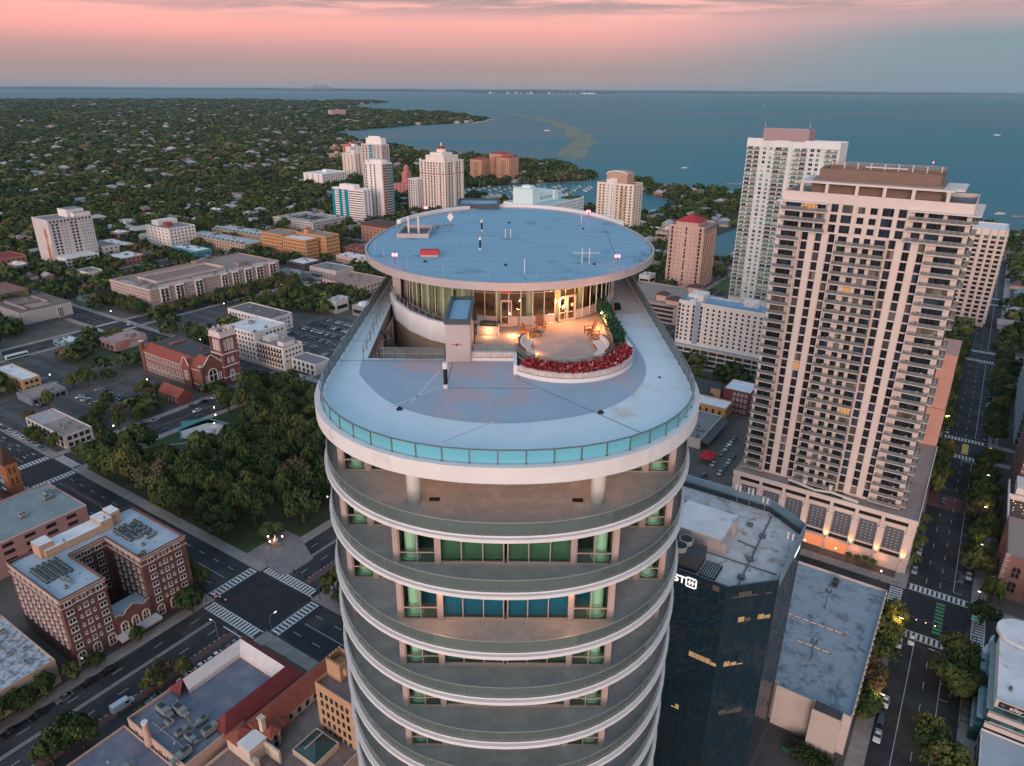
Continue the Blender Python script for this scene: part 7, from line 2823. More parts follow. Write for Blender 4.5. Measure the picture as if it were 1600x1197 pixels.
for x, y, s in ((-9.3, 77.6, 1), (-.4, 76.2, 1), (-4 + 3.8, 102.3, 1), (9.3, 76.8, .9), (10, 98, .9)):
    twl('roof_drain', dr, (x, y, ZO + .01), 0, None, s * .65)
for x, y in ((-3.8, 95.9), (-3.5, 84.0)):
    twl('vent_pipe', vpm, (x, y, ZO + .01), 0, None, (.7, .7, .68))
mb = MB()
mb.box(-10.1, 80.0, ZO, -8.1, 81.0, ZO + .25, 1).box(-10.15, 79.95, ZO + .25, -8.05, 81.05, ZO + .75)
twb(mb, 'red_hatch', [mat('hatch red', (.42, .04, .04), rough=.6), M_fg])
mb = MB()
mb.band([(-14.5, 91.0), (-10.4, 91.0), (-10.4, 97.5), (-14.5, 97.5)], ZO, ZO + .55, .25, 0, closed=True)
mb.box(-14.3, 91.2, ZO + .004, -10.6, 97.3, ZO + .12, 1).cyl(-13.3, 93.8, ZO + .1, ZO + 2.3, .13, n=10, mi=2).cyl(-12.0, 93.8, ZO + .1, ZO + 2.3, .13, n=10, mi=2)
twb(mb, 'flue_well', [M_fg, MATS['slate trim'], M_col])
mb = MB()
mb.tube([(-8.2, 98.5, ZO), (-8.2, 98.5, ZO + 1.2)], .05)
mb.add([(-8.2, 98.4, ZO + .8), (-7.75, 98.45, ZO + 1.45), (-8.2, 98.5, ZO + 2.1), (-8.65, 98.45, ZO + 1.45), (-8.2, 98.65, ZO + 1.45)], [(0, 1, 4), (1, 2, 4), (2, 3, 4), (3, 0, 4), (3, 2, 1, 0)], 1)
mb.tube([(-8.2 + .6 * math.cos(t), 97.5 + .6 * math.sin(t), ZO + .5) for t in [R(i * 36) for i in range(11)]], .06).tube([(-10.2, 97.6, ZO + .5), (-8.7, 97.6, ZO + .4)], .08).sphere(-9.9, 97.5, ZO + .35, .28, 8)
twb(mb, 'diamond_antenna', [M_rail, M_col])
mb = MB()
for x in (8.0, 8.8):
    mb.tube([(x, 77.4, ZO), (x, 77.4, ZO + 1.7)], .05)
mb.tube([(7.0, 77.4, ZO + 1.15), (9.9, 77.4, ZO + 1.15)], .04)
twb(mb, 'antenna_frame', M_col)
for x, y, h_ in ((-.6, 91.5, 1.15), (.1, 91.5, 1.15), (10.2, 103, 1.15), (1.6, 72.7, 1.5)):
    twb(MB().tube([(x, y, ZO), (x, y, ZO + h_)], .055), 'roof_pipe', M_col)
rod = MB().tube([(0, 0, 0), (0, 0, 1.3)], .022, 5).sphere(0, 0, .06, .1, 6).mesh('lightning_rod', [M_steel])
for ang in list(range(195, 350, 17)) + [20, 60, 120, 160]:
    x, y = 16.4 * math.cos(R(ang)), 88 + (18.6 if ang > 180 else 26.8) * math.sin(R(ang))
    twl('lightning_rod', rod, (x, y, ZO))
for x, y in ((-12.5, 76.9), (11.8, 76.9), (-12.9, 110), (11.6, 107.5)):
    mb = MB()
    mb.tube([(x, y, ZO), (x, y, ZO + .75)], .05).box(x - .3, y - .12, ZO + .72, x + .3, y + .12, ZO + .8)
    b_o = twb(mb, 'beacon', M_rail)
    twb(MB().cyl(x - .17, y, ZO + .8, ZO + 1.08, .12, .1, 10).cyl(x + .17, y, ZO + .8, ZO + 1.08, .12, .1, 10), 'beacon_lamp', M_redlamp, b_o)
    lamp_light('beacon_light', (x, y, ZO + 1.3), 16, (1, .05, .12), .15)
# rear parapet and hatch
rear = [(18.2 * math.cos(R(t)), 88 + 29.2 * math.sin(R(t))) for t in range(28, 153, 4)]
mb = MB()
mb.band(rear, ZD, ZO + .5, .6)
twb(mb, 'rear_parapet', M_fw)
mb = MB()
mb.band([(-8.6, 114.6), (-1.9, 114.6), (-1.9, 120.8), (-8.6, 120.8)], ZD, ZO + .85, .3, 0, closed=True)
mb.box(-8.3, 114.9, ZD + 4, -2.2, 120.5, ZO + .55, 1)
twb(mb, 'rear_hatch', [MATS['slate trim'], M_ov])

# storeys below
def lev(i):
    L_ = (127.05, 121.85, 117.35, 112.2, 108.15, 104.05)
    return L_[i] if i < 6 else 104.05 - 4.07 * (i - 5)


def fscale(i):
    return .957 - .002 * min(i, 10), min(.4 + i * .3, 1.9)


bl_green = mat('green blind', (.12, .20, .15), (.10, .17, .13), 1.0)
bl_blue = mat('blue blind', (.0, .17, .36), (.0, .15, .32), 1.0)
bl_dark = mat('dark room', (.03, .04, .035))


def unit_window(w_, h_, nx, split, nm, blind):
    m = MB()
    x0 = -w_ / 2
    m.box(x0, -.1, 0, x0 + .09, .06, h_).box(-x0 - .09, -.1, 0, -x0, .06, h_).box(x0 + .09, -.098, 0, -x0 - .09, .058, .09).box(x0 + .09, -.098, h_ - .09, -x0 - .09, .058, h_)
    for i in range(1, nx):
        x = x0 + w_ * i / nx
        m.box(x - .04, -.09, .09, x + .04, .05, h_ - .09)
    if split:
        m.box(x0 + .09, -.085, h_ * split - .04, -x0 - .09, .045, h_ * split + .04)
    m.quad((x0 + .05, -.01, .05), (-x0 - .05, -.01, .05), (-x0 - .05, -.01, h_ - .05), (x0 + .05, -.01, h_ - .05), 1)
    return m.mesh(nm, [M_tan, M_fgl])


def quadm(w_, h_, m_):
    return MB().quad((-w_ / 2, 0, 0), (w_ / 2, 0, 0), (w_ / 2, 0, h_), (-w_ / 2, 0, h_)).mesh('blind', [m_])


WMESH = {}


def put_unit(nm, x, y, z, w_, nx, split, blind, back, fac, h_=3.25, colx=None):
    key = (nm, round(w_, 2), nx, round(h_, 2))
    if key not in WMESH:
        WMESH[key] = unit_window(w_, h_, nx, split, nm, None)
    o_ = twl(nm, WMESH[key], (x, y, z), 0, fac)
    mb_ = MB()
    mb_.quad((x - w_ / 2, y + back, z), (x + w_ / 2, y + back, z), (x + w_ / 2, y + back, z + h_), (x - w_ / 2, y + back, z + h_))
    mb_.v = [(a0, b0 - OY, c0_) for a0, b0, c0_ in mb_.v]
    mb_.build('blind', blind, fac)
    if colx is not None:
        mb_ = MB().cyl(x + colx, y + .95, z, z + h_, .52, n=14).cyl(x + colx, y + .95, z, z + .12, .75, n=14)
        twb(mb_, 'round_column', mat('green white column', (.78, .90, .80)), fac)


NV = 9
shared = {}
for i in range(1, 30):
    z = lev(i)
    sx, dyf = fscale(i)
    s_o = outline(16.1 * sx, 57.0, 15.7 + dyf)
    key = (round(sx, 3), round(dyf, 3))
    if key not in shared:
        m = MB()
        m.prism(s_o, -.36, 0, 0, top=1)
        mi_ = [(x, y - OY, z_) for x, y, z_ in m.v]
        m.v = mi_
        g = MB()
        g.band(list(reversed([(x, y) for x, y in offset(s_o, -.04)])), .0, 1.06, .015, 0, closed=True)
        g.band(list(reversed([(x, y) for x, y in offset(s_o, -.0)])), 1.06, 1.11, .06, 2, closed=True)
        ev, _ = even(offset(s_o, -.06), 2.3)
        for x, y in ev:
            g.box(x - .015, y - .03, .0, x + .015, y + .03, 1.06, 2)
        g.v = [(x, y - OY, z_) for x, y, z_ in g.v]
        # soffit trim: a second thin white step under the slab edge
        m2 = MB()
        m2.band(list(reversed(offset(s_o, .03))), -.40, -.12, .25, 0, closed=True)
        m2.v = [(x, y - OY, z_) for x, y, z_ in m2.v]
        m.add(m2.v, m2.f, 0)
        shared[key] = (m.mesh('balcony', [M_fw, M_pav]), g.mesh('glass_railing', [M_railg2, M_rail, mat('pale rail', (.40, .43, .43), rough=.4, metal=.4)]))
    slab = link('balcony', shared[key][0], TW, (0, 0, z))
    link('glass_railing', shared[key][1], slab, (0, 0, 0))
    if i > NV:
        continue
    hx, ox = 8.2 - .05 * i, 13.2 - .1 * i
    blind = (bl_green, bl_green, bl_blue, bl_green, bl_green, bl_green, bl_blue, bl_green, bl_green)[i - 1]
    H_ = lev(i - 1) - (1.1 if i == 1 else .38) - z
    HW = H_ - .3
    yc, ys = (43.6, 43.6, 43.5, 43.05, 42.85, 42.65, 42.6, 42.6, 42.6)[i - 1], 49.5 if i == 1 else 48.5
    fac_m = MB()
    if i > 1:
        # heads above the glazing, pilasters, return walls
        fac_m.box(-hx - .2, yc, z + HW, hx + .2, yc + 3, z + H_)
        for u in (-hx, -hx * .615, hx * .615, hx):
            fac_m.box(u - .2, yc - .12, z, u + .2, yc + .3, z + H_)
        for s in (-1, 1):
            fac_m.box(s * hx - .18, yc + .3, z, s * hx + .18, ys, z + H_)
        fac_m.box(-hx * .615 + .2, yc - .06, z, hx * .615 - .2, yc + .1, z + .08)
    for s in (-1, 1):
        lo = hx if i > 1 else 0
        fac_m.box(min(s * lo, s * ox) , ys, z + HW, max(s * lo, s * ox), ys + 3, z + H_)
        for u in (ox, ox - 2.1):
            fac_m.box(s * u - .2, ys - .12, z, s * u + .2, ys + .3, z + H_)
        fac_m.box(s * ox - .15, ys + .3, z, s * ox + .15, 128, z + H_)
    fac = twb(fac_m, 'facade', M_tan)
    if i > 1:
        wu = hx * .385 - .4
        for s in (-1, 1):
            put_unit('corner_window', s * hx * .8075, yc + .08, z, wu, 2, .25, bl_dark if blind is not bl_blue else bl_blue, 1.9, fac, HW, colx=s * .55)
            put_unit('sliding_door', s * hx * .3075, yc + .1, z + .08, hx * .615 - .22, 3, 0, blind, .35, fac, HW - .08)
    for s in (-1, 1):
        put_unit('side_window', s * (ox - 1.05), ys + .08, z, 1.7, 1, .25, bl_dark, 1.9, fac, HW, colx=0.0)
        lo = hx + .2 if i > 1 else .1
        ww_ = (ox - 2.3) - lo
        put_unit('side_door', s * (lo + ww_ / 2), ys + .08, z, ww_, 3 if i > 1 else 7, 0, blind if i > 1 else bl_green, .4, fac, HW)
    if i in (3, 7):
        for s in (-1, 1):
            lamp_light('balcony_light', (s * hx * .6, yc - .45, z + 3.2), 120, (1, .42, .16), .12)
            twb(MB().cyl(s * hx * .6, yc - .45, z + 3.35, z + 3.5, .1, n=8), 'balcony_lamp', M_lampo, fac)
z1 = lev(1)
for s in (-1, 1):
    mb = MB()
    mb.cyl(s * 6.75, 45.2, z1, ZD - .8, .55, n=20)
    twb(mb, 'round_column', M_col, None, True)
    lamp_light('terrace_light', (s * 6.4, 46.9, ZD - 1.3), 90, (1, .42, .2), .15)
    twb(MB().box(s * 5.3 - .4, 45.0, z1 + .004, s * 5.3 + .4, 45.5, z1 + .02), 'floor_grate', M_black)
lamp_light('terrace_light', (0, 46.6, ZD - 1.3), 40, (1, .42, .2), .15)
mb = MB()
cx_ = 12.9 * .8
mb.prism([(-cx_, 47.5), (cx_, 47.5), (cx_, 128), (-cx_, 128)], -.2, lev(NV) - .4)
twb(mb, 'lower_core', pane_mat('teal facade', (.03, .08, .08), .1, (1.6, 1.6, 4.4), .6, .02))
mb = MB()
mb.prism([(-10.5, 49.9), (10.5, 49.9), (10.5, 127), (-10.5, 127)], lev(NV), lev(1))
twb(mb, 'core', bl_dark)

# furniture on the roof terrace
M_wood = mat('orange teak', (.36, .13, .045), (.30, .105, .04), 3.0, .6, stretch=(1, 8, 1))


def adirondack(label, x, y, rz):
    t = thing('adirondack_chair', label, 'chair', (x, y, ZT), rz, 'wooden chairs on the roof terrace', 1.25)
    m = MB()
    for k in range(5):
        m.box(-.27 + k * .11, -.32, .36 - .0, -.18 + k * .11, .2, .39)
    m.build('seat', M_wood, t)
    m = MB()
    for k in range(5):
        m.add([(-.27 + k * .11, .16, .34), (-.18 + k * .11, .16, .34), (-.18 + k * .13 - .03, .48, 1.0 + .08 * (2 - abs(k - 2))), (-.27 + k * .13 - .05, .48, 1.0 + .08 * (2 - abs(k - 2)))], [(0, 1, 2, 3), (3, 2, 1, 0)])
    m.box(-.3, .33, .68, .3, .37, .75)
    m.build('backrest', M_wood, t)
    for s in (-1, 1):
        m = MB()
        m.box(s * .37 - .07, -.42, .56, s * .37 + .07, .36, .60)
        m.build('armrest', M_wood, t)
        m = MB()
        m.box(s * .36 - .03, -.36, 0, s * .36 + .03, -.28, .56)
        m.build('leg', M_wood, t)
        m = MB()
        m.add([(s * .33 - .02, -.3, .34), (s * .33 + .02, -.3, .34), (s * .33 + .02, .55, 0), (s * .33 - .02, .55, 0), (s * .33 - .02, -.3, .24), (s * .33 + .02, -.3, .24), (s * .33 + .02, .42, 0), (s * .33 - .02, .42, 0)], [(0, 1, 2, 3), (4, 7, 6, 5), (0, 3, 7, 4), (1, 5, 6, 2)])
        m.build('rear_leg', M_wood, t)


adirondack('orange wooden chair left of the low round table, nearest the glass rail', 1.85, 66.1, R(60))
adirondack('orange wooden chair behind the low round table, against the glass wall', 3.2, 68.7, R(10))
adirondack('orange wooden chair on the right of the terrace, farther from the bench', 8.1, 67.2, R(-75))
adirondack('orange wooden chair on the right of the terrace, nearest the white bench', 8.45, 65.6, R(-95))
t = thing('fire_table', 'low round grey table between two orange chairs on the terrace', 'table', (2.95, 66.6, ZT), 0)
MB().cyl(0, 0, .38, .44, .55, n=20).build('top', mat('table grey', (.13, .13, .14)), t)
MB().cyl(0, 0, 0, .38, .3, .34, 16).build('base', mat('table base', (.22, .13, .08)), t)
MB().cyl(0, 0, .44, .5, .2, .16, 12).build('bowl', M_black, t)
for lab, a0, a1 in (('curved white bench with orange wood back at the left of the terrace', 152, 210), ('curved white bench with orange wood back at the right of the terrace', -34, 26)):
    am = R((a0 + a1) / 2)
    bx, by = C[0] + 3.9 * math.cos(am), C[1] + 4.3 * math.sin(am)
    t = thing('curved_bench', lab, 'bench', (bx, by, ZT), 0, 'curved benches on the roof terrace')

    def arc(r0, r1, z0, z1, nm, m_):
        m = MB()
        P_ = [(C[0] + r0 * math.cos(R(a0 + (a1 - a0) * k / 14)) - bx, C[1] + (r0 + .4) * math.sin(R(a0 + (a1 - a0) * k / 14)) - by) for k in range(15)]
        Q_ = [(C[0] + r1 * math.cos(R(a0 + (a1 - a0) * k / 14)) - bx, C[1] + (r1 + .4) * math.sin(R(a0 + (a1 - a0) * k / 14)) - by) for k in range(15)]
        m.prism(Q_ + list(reversed(P_)), z0, z1)
        m.build(nm, m_, t)
    arc(3.15, 4.15, 0.02, .30, 'base', M_wood)
    arc(3.1, 3.95, .30, .46, 'seat_cushion', mat('cushion white', (.62, .56, .53)))
    arc(3.9, 4.12, .46, .95, 'back_cushion', mat('cushion white', (0, 0, 0)))
    arc(4.13, 4.3, .02, .98, 'back_panel', mat('dark red teak', (.22, .06, .03)))
t = thing('barbecue_counter', 'grey barbecue counter with warm lamp below the glass wall', 'barbecue', (-2.0, 67.2, ZT), R(-6))
MB().box(-1.05, -.5, 0, 1.05, .5, .92).build('counter', M_fg, t)
MB().box(-.8, -.35, .92, .8, .4, 1.2).box(-.75, -.3, 1.2, .75, .3, 1.28).build('grill', M_dsteel, t)
MB().sphere(0, -.52, .6, .12, 8, 0, .5).build('lamp', M_lampo, t)
lamp_light('counter_light', (-2.0, 66.2, ZT + .5), 57, (1, .5, .2), .1)
lamp_light('terrace_light', (.5, 66.6, ZT + .35), 235, (1, .36, .11), .1)
lamp_light('terrace_light', (1.6, 65.0, ZT + .4), 200, (1, .36, .11), .1)
lamp_light('terrace_light', (9.3, 69.0, ZT + 1.2), 364, (1, .36, .11), .1)
lamp_light('terrace_light', (5.4, 70.6, ZT + 2.2), 640, (1, .36, .11), .15)
lamp_light('bench_light', (2.3, 61.4, ZT + .25), 126, (1, .36, .11), .1)
lamp_light('bench_light', (8.5, 61.2, ZT + .25), 70, (1, .36, .11), .1)
t = thing('garden_lamp', 'small bright lamp on the glass rail beside the hedge', 'lamp', (9.6, 70.5, ZT), 0)
MB().tube([(0, 0, 0), (0, 0, 1.15)], .03).build('post', M_rail, t)
MB().sphere(0, 0, 1.22, .09, 8).build('bulb', M_lampw, t)
t = thing('toolbox', 'small black and orange machine left on the roof walkway', 'machine', (12.1, 77.2, ZD), .4)
MB().box(-.4, -.3, 0, .4, .3, .5).box(-.2, -.25, .5, .3, .2, .75).build('body', M_black, t)
MB().box(-.72, -.2, .05, -.42, .2, .55).build('bucket', mat('orange plastic', (.5, .2, .03)), t)
t = thing('climbing_plant', 'tall dark climbing plant on a pole in the sunken terrace', 'plant', (-12.1, 66.0, ZD - 4.2), 0)
MB().tube([(0, 0, 0), (0, 0, 4.6)], .06).build('pole', M_dsteel, t)
mb = MB()
leaf_cloud(mb, 420, lambda r: (r.gauss(0, .22), r.gauss(0, .22), r.uniform(.1, 5.1)), .3, (0,), .2, 8)
mb.build('leaves', M_black, t)
for k, (x, y) in enumerate(((-10.6, 67.4), (-9.0, 67.0), (-7.4, 66.6))):
    t = thing('patio_chair', 'dark patio chair in the sunken terrace, ' + ('nearest the climbing plant', 'between two others', 'nearest the lift house')[k], 'chair', (x, y, ZD - 4.2), .3 * k, 'patio chairs in the sunken terrace')
    MB().box(-.3, -.3, .38, .3, .3, .44).build('seat', M_dsteel, t)
    MB().box(-.3, .26, .44, .3, .31, .95).build('backrest', M_dsteel, t)
    for sx in (-.27, .27):
        for sy in (-.27, .27):
            MB().tube([(sx, sy, 0), (sx, sy, .4)], .025, 5).build('leg', M_dsteel, t)
for o in bpy.data.objects:      # the tower stands a little left of the line of sight
    if o not in _before and o.parent is None:
        o.location.x -= .38

# ---------------------------------------------------------------- trees
LEAF = [mat('leaf deep green', (.034, .058, .022), rough=.9, spec=.1), mat('leaf olive', (.078, .098, .03), rough=.9, spec=.1), mat('leaf mid green', (.054, .080, .026), rough=.9, spec=.1), mat('leaf light olive', (.12, .125, .042), rough=.9, spec=.1), mat('leaf rust', (.125, .09, .05), rough=.9, spec=.1)]
M_bark = mat('bark', (.085, .065, .05), (.06, .046, .036), 2.0, .95)


def crown_mesh(seed, mis, rx=1.0, rz=.62, lobes=19, per=115, leaf=.088):
    """a broad oak crown: lobes of many small leaf clumps, gaps between"""
    r = random.Random(seed)
    m = MB()
    for l in range(lobes):
        a_ = r.uniform(0, 2 * math.pi)
        d = rx * .78 * math.sqrt(r.random())
        zz = rz * (.15 + .85 * (1 - (d / rx) ** 2)) * r.uniform(.65, 1.05)
        c_ = Vector((d * math.cos(a_), d * math.sin(a_), zz))
        lr = r.uniform(.22, .36)
        mi = r.choice(mis)
        for k in range(per):
            v = Vector((r.gauss(0, 1), r.gauss(0, 1), r.gauss(.25, .8))).normalized()
            p = c_ + Vector((v.x * lr, v.y * lr, v.z * lr * .75)) * r.uniform(.72, 1.08)
            nrm = (v + Vector((r.uniform(-.7, .7), r.uniform(-.7, .7), r.uniform(-.3, .7)))).normalized()
            t1 = nrm.cross(Vector((r.uniform(-1, 1), r.uniform(-1, 1), r.uniform(-1, 1)))).normalized()
            t2 = nrm.cross(t1)
            s = leaf * r.uniform(.55, 1.15)
            m.add([p + t1 * s, p + t2 * s * .7, p - t1 * s * .9, p - t2 * s * .75], [(0, 1, 2, 3)], mi if r.random() < .72 else r.choice(mis))
    return m


def trunk_mesh(seed):
    r = random.Random(seed)
    m = MB()
    m.tube([(0, 0, 0), (.01, 0, .25), (.0, .02, .5), (.02, 0, .8)], [.045, .035, .03, .015], 7)
    for k in range(5):
        a_ = k * 1.3 + r.random()
        m.tube([(0, 0, .28 + .05 * k), (.2 * math.cos(a_), .2 * math.sin(a_), .5 + .04 * k), (.5 * math.cos(a_), .5 * math.sin(a_), .72)], [.022, .016, .006], 5)
    return m.mesh('trunk', [M_bark])


CR = []
for i, mis in enumerate(((0, 0, 2), (0, 2, 1), (2, 1, 1), (1, 1, 3), (0, 2, 2), (1, 3, 3), (4, 4, 1), (0, 0, 1))):
    CR.append(crown_mesh(20 + i, mis, 1.0, (.62, .5, .75, .58, .66, .7, .55, .8)[i], (19, 26, 14, 22, 17, 15, 12, 20)[i], (115, 90, 130, 95, 120, 105, 80, 110)[i], (.088, .078, .1, .085, .092, .08, .075, .095)[i]).mesh('crown', LEAF))
TR = [trunk_mesh(k) for k in range(3)]
NTREE = [0]


def tree(x, y, h, rad, label, group, kind=None, z=0.0):
    if NTREE[0] >= 300:
        return
    NTREE[0] += 1
    t = thing('tree', label, 'tree', (x, y, z), rng.uniform(0, 6.28), group)
    k = rng.randint(0, len(CR) - 1) if kind is None else kind
    link('trunk', TR[k % 3], t, (0, 0, 0), 0, (h, h, h * .8))
    link('crown', CR[k], t, (0, 0, h * .30), 0, (rad, rad, h * .95))


TREED = []     # (x, y, r) of built trees


def gtree(p, q, h, rad, label, group, kind=None, z=0.0):
    x, y = gw(p, q)
    TREED.append((x, y, rad))
    tree(x, y, h, rad, label, group, kind, z)


# the park: broad oaks standing crown to crown
pts = []
for _ in range(9000):
    p, q = rng.uniform(-297, -183), rng.uniform(120, 221)
    if (p < -260 and 141 < q < 186) or (p > -197 and q < 140) or (p < -285 and q > 140 and q < 152):
        continue
    if abs((p + 297) - (q - 141) * .9) < 3.2 and q < 180:
        continue
    rad = rng.uniform(6.0, 9.6)
    if all((p - u) ** 2 + (q - v) ** 2 > (.66 * (rad + w_)) ** 2 for u, v, w_ in pts):
        pts.append((p, q, rad))
for p, q, rad in pts[:120]:
    k = rng.choices(range(8), (3, 4, 3, 1.4, 4, 1.6, 1.2, 4))[0]
    gtree(p, q, rng.uniform(11, 15), rad, 'broad oak in the dense canopy of the city park', 'oaks of the park', k)
R_ = 'leafy street tree on the avenue past the blue-decked garage'
for p, q, rad in ((-.8, 164, 4.6), (-.2, 171, 4.8), (-.6, 178, 4.4), (.4, 185, 4.6), (-.4, 192, 4.0), (1.0, 199, 3.6), (1.4, 206, 3.4), (17, 160, 5.2), (14.5, 164, 4.2), (19.5, 157, 4.8), (18.5, 185, 5.0), (16.8, 190, 4.8), (20, 194, 5),
                  (18.6, 200, 4.6), (22.5, 187, 4.0), (21, 248, 4.0), (21.4, 256, 3.8), (20.6, 266, 4.4), (22.6, 273, 4.0), (19.6, 285, 5.2), (20.2, 294, 5.4), (21.4, 302, 5), (18.6, 312, 4.4), (20.8, 320, 4.8), (20.6, 330, 4.5), (22.5, 338, 4),
                  (4.2, 300, 4.4), (3.6, 308, 4.6), (4.8, 316, 4.2), (3.4, 326, 4.4), (5.0, 336, 4.0), (24, 222, 3.6), (26, 236, 3.4)):
    gtree(p, q, rng.uniform(7.5, 10), rad * 1.18, R_, 'street trees of the right avenue')
for p, q, rad in ((-148, 121.5, 4.6), (-145, 127, 4.8), (-141, 120.5, 4.2), (-138.5, 125, 4.4), (-133, 119.5, 4), (-146, 133, 4.6)):
    gtree(p, q, 8.5, rad, 'tree at the corner between the round tower and the hotel crossing', 'trees by the round tower corner')
R2 = 'street tree beside the avenue farther up on the right'
for k in range(26):
    gtree((1.2, 23.5)[k % 2] + rng.uniform(-2, 2), 366 + (k // 2) * 11 + rng.uniform(-2, 2), 8.5, rng.uniform(4, 5.6), R2, 'far street trees of the right avenue')
for p, q, rad, h in ((-160.6, 71, 3.6, 7), (-158.6, 67, 3.2, 6.5), (-157, 75, 2.8, 6), (-160, 46, 5.0, 9), (-156, 47.5, 4.4, 8), (-158, 41, 4.0, 8), (-152, 60, 2.6, 5), (-180.5, 50, 3.4, 7), (-181, 44, 4.4, 8), (-180.5, 57, 3, 6), (-180, 38, 4.6, 8), (-179, 31, 4, 8), (-180.5, 63, 2.6, 5), (-180.2, 75, 2.4, 5), (-178.6, 91.5, 4.3, 8.5), (-181.5, 94, 3.4, 7),
                     (-187, 100.5, 3.4, 7), (-195, 101.5, 3.8, 7), (-203, 101, 3.6, 7), (-151, 33, 4, 8), (-147, 20, 4.5, 8)):
    gtree(p, q, h, rad, 'street tree along the avenue between the brick hotel and the red hip roof', 'street trees by the brick hotel', 6 if q < 36 else None)
for p, q, rad in ((-344, 152, 4.6), (-338, 147, 4.4), (-334, 155, 4.2), (-349, 158, 3.8), (-330, 163, 4.2), (-326, 172, 3.6), (-348, 177, 4.8), (-344, 181, 4.4), (-341, 176, 4.2), (-392, 163, 4.6), (-386, 168, 5), (-398, 172, 4.6), (-384, 178, 4.2), 
                  (-374, 142, 3.4), (-333, 140, 4.2), (-328, 141, 3.8), (-322, 139.5, 3.6), (-344, 121, 3.6), (-337, 120.5, 3.4), (-323, 121, 3.2), (-362, 128, 3.6), (-320, 148, 3), (-320, 158, 3.4)):
    gtree(p, q, rng.uniform(6, 8.5), rad, 'rounded tree among the parking bays west of the brick church', 'trees round the church parking lot')
for k in range(24):
    gtree(-479 + (k % 2) * 10 + rng.uniform(-2, 2), 264 + (k // 2) * 10 + rng.uniform(-3, 3), rng.uniform(6, 7.5), rng.uniform(4.6, 6), 'dense street tree in the row before the pink apartment block', 'trees before the pink apartment block')
for k in range(20):
    gtree(-543 + (k % 10) * 6.2 + rng.uniform(-2, 2), 257 + (k // 10) * 5 + rng.uniform(-2, 2), rng.uniform(7, 9), rng.uniform(4, 5), 'street tree at the left end of the pink apartment block', 'trees left of the pink apartment block')
for k in range(24):
    gtree(-462 + rng.uniform(0, 64), 312 + rng.uniform(0, 62), rng.uniform(8, 11), rng.uniform(4.6, 6.4), 'tall tree in the clump beyond the car park', 'trees beyond the car park')
for k in range(10):
    gtree(-456 + rng.uniform(0, 14), 204 + rng.uniform(0, 16), rng.uniform(5, 7), rng.uniform(3.6, 5), 'tree on the lawn by the finned hall', 'trees on the lawn by the finned hall')
# palms
pm_ = MB()
for k in range(17):
    a_, e_ = k * 2 * math.pi / 17, .55 - .25 * (k % 3)
    prev = Vector((0, 0, 0))
    sp = []
    for j in range(6):
        f = j / 5
        sp.append(Vector((math.cos(a_) * f * 2.6, math.sin(a_) * f * 2.6, e_ * 2.2 * f - 2.2 * f * f)))
    sd = Vector((-math.sin(a_), math.cos(a_), 0))
    for j in range(5):
        w0_, w1_ = .5 * math.sin(math.pi * (j + .3) / 5.6), .5 * math.sin(math.pi * (j + 1.3) / 5.6)
        dr_ = Vector((0, 0, -.22))
        pm_.add([sp[j], sp[j + 1], sp[j + 1] + sd * w1_ + dr_, sp[j] + sd * w0_ + dr_], [(0, 1, 2, 3)], k % 2)
        pm_.add([sp[j], sp[j] - sd * w0_ + dr_, sp[j + 1] - sd * w1_ + dr_, sp[j + 1]], [(0, 1, 2, 3)], k % 2)
palm_c = pm_.mesh('crown', [LEAF[1], LEAF[2]])
palm_t = MB().tube([(0, 0, 0), (.05, 0, 2), (.08, .03, 4), (.1, .05, 6)], [.24, .19, .17, .15], 7).mesh('trunk', [M_bark])


def palm(p, q, s, label, group, z=0.0):
    x, y = gw(p, q)
    t = thing('palm_tree', label, 'palm', (x, y, z), rng.uniform(0, 6), group, s)
    link('trunk', palm_t, t)
    link('crown', palm_c, t, (.1, .05, 6.0))


for p, q in ((3.2, 241), (2.6, 249), (4.0, 254), (3.0, 262), (3.4, 270), (-13, 232.8), (-10.5, 233.6), (-8, 233.2), (-15.5, 232.6)):
    palm(p, q, 1.0 if p > 0 else .62, 'palm by the avenue corner of the pink condominium' if p > 0 else 'small palm before the lit lobby of the pink condominium', 'palms by the avenue corner' if p > 0 else 'palms before the lit lobby')
for p, q in ((-190, 128.5), (-192, 131.5), (-188.6, 133)):
    palm(p, q, .95, 'palm by the park corner plaza', 'palms by the park corner')
palm(-404, 720, 1.25, 'palm growing on the terrace of the turquoise hotel', None, 36.8)
# shrubs in front of the lobby and in the alley
mb = MB()
leaf_cloud(mb, 2600, lambda r: (*gw(r.uniform(-30, -2), r.uniform(207, 211.5)), r.uniform(.1, 2.6)), 1.0, (0, 1, 2), .4, 21)
leaf_cloud(mb, 900, lambda r: (*gw(r.uniform(-12, -3), r.uniform(141, 145.5)), r.uniform(.1, 2.4)), .9, (0, 0, 2), .4, 22)
o = mb.build('shrubs', LEAF)
tag(struct(o, 'stuff'), 'dark green shrubs packed along the foot of the garage and podium', 'shrubs')

# ---------------------------------------------------------------- suburb: houses and the tree cover far out
LX, LY = np.array([p[0] for p in LAND]), np.array([p[1] for p in LAND])


def inside(px_, py_, X_, Y_):
    r = np.zeros(len(px_), bool)
    j = len(X_) - 1
    for i in range(len(X_)):
        c_ = ((Y_[i] > py_) != (Y_[j] > py_))
        with np.errstate(divide='ignore', invalid='ignore'):
            xi = (X_[j] - X_[i]) * (py_ - Y_[i]) / (Y_[j] - Y_[i] + 1e-9) + X_[i]
        r ^= c_ & (px_ < xi)
        j = i
    return r


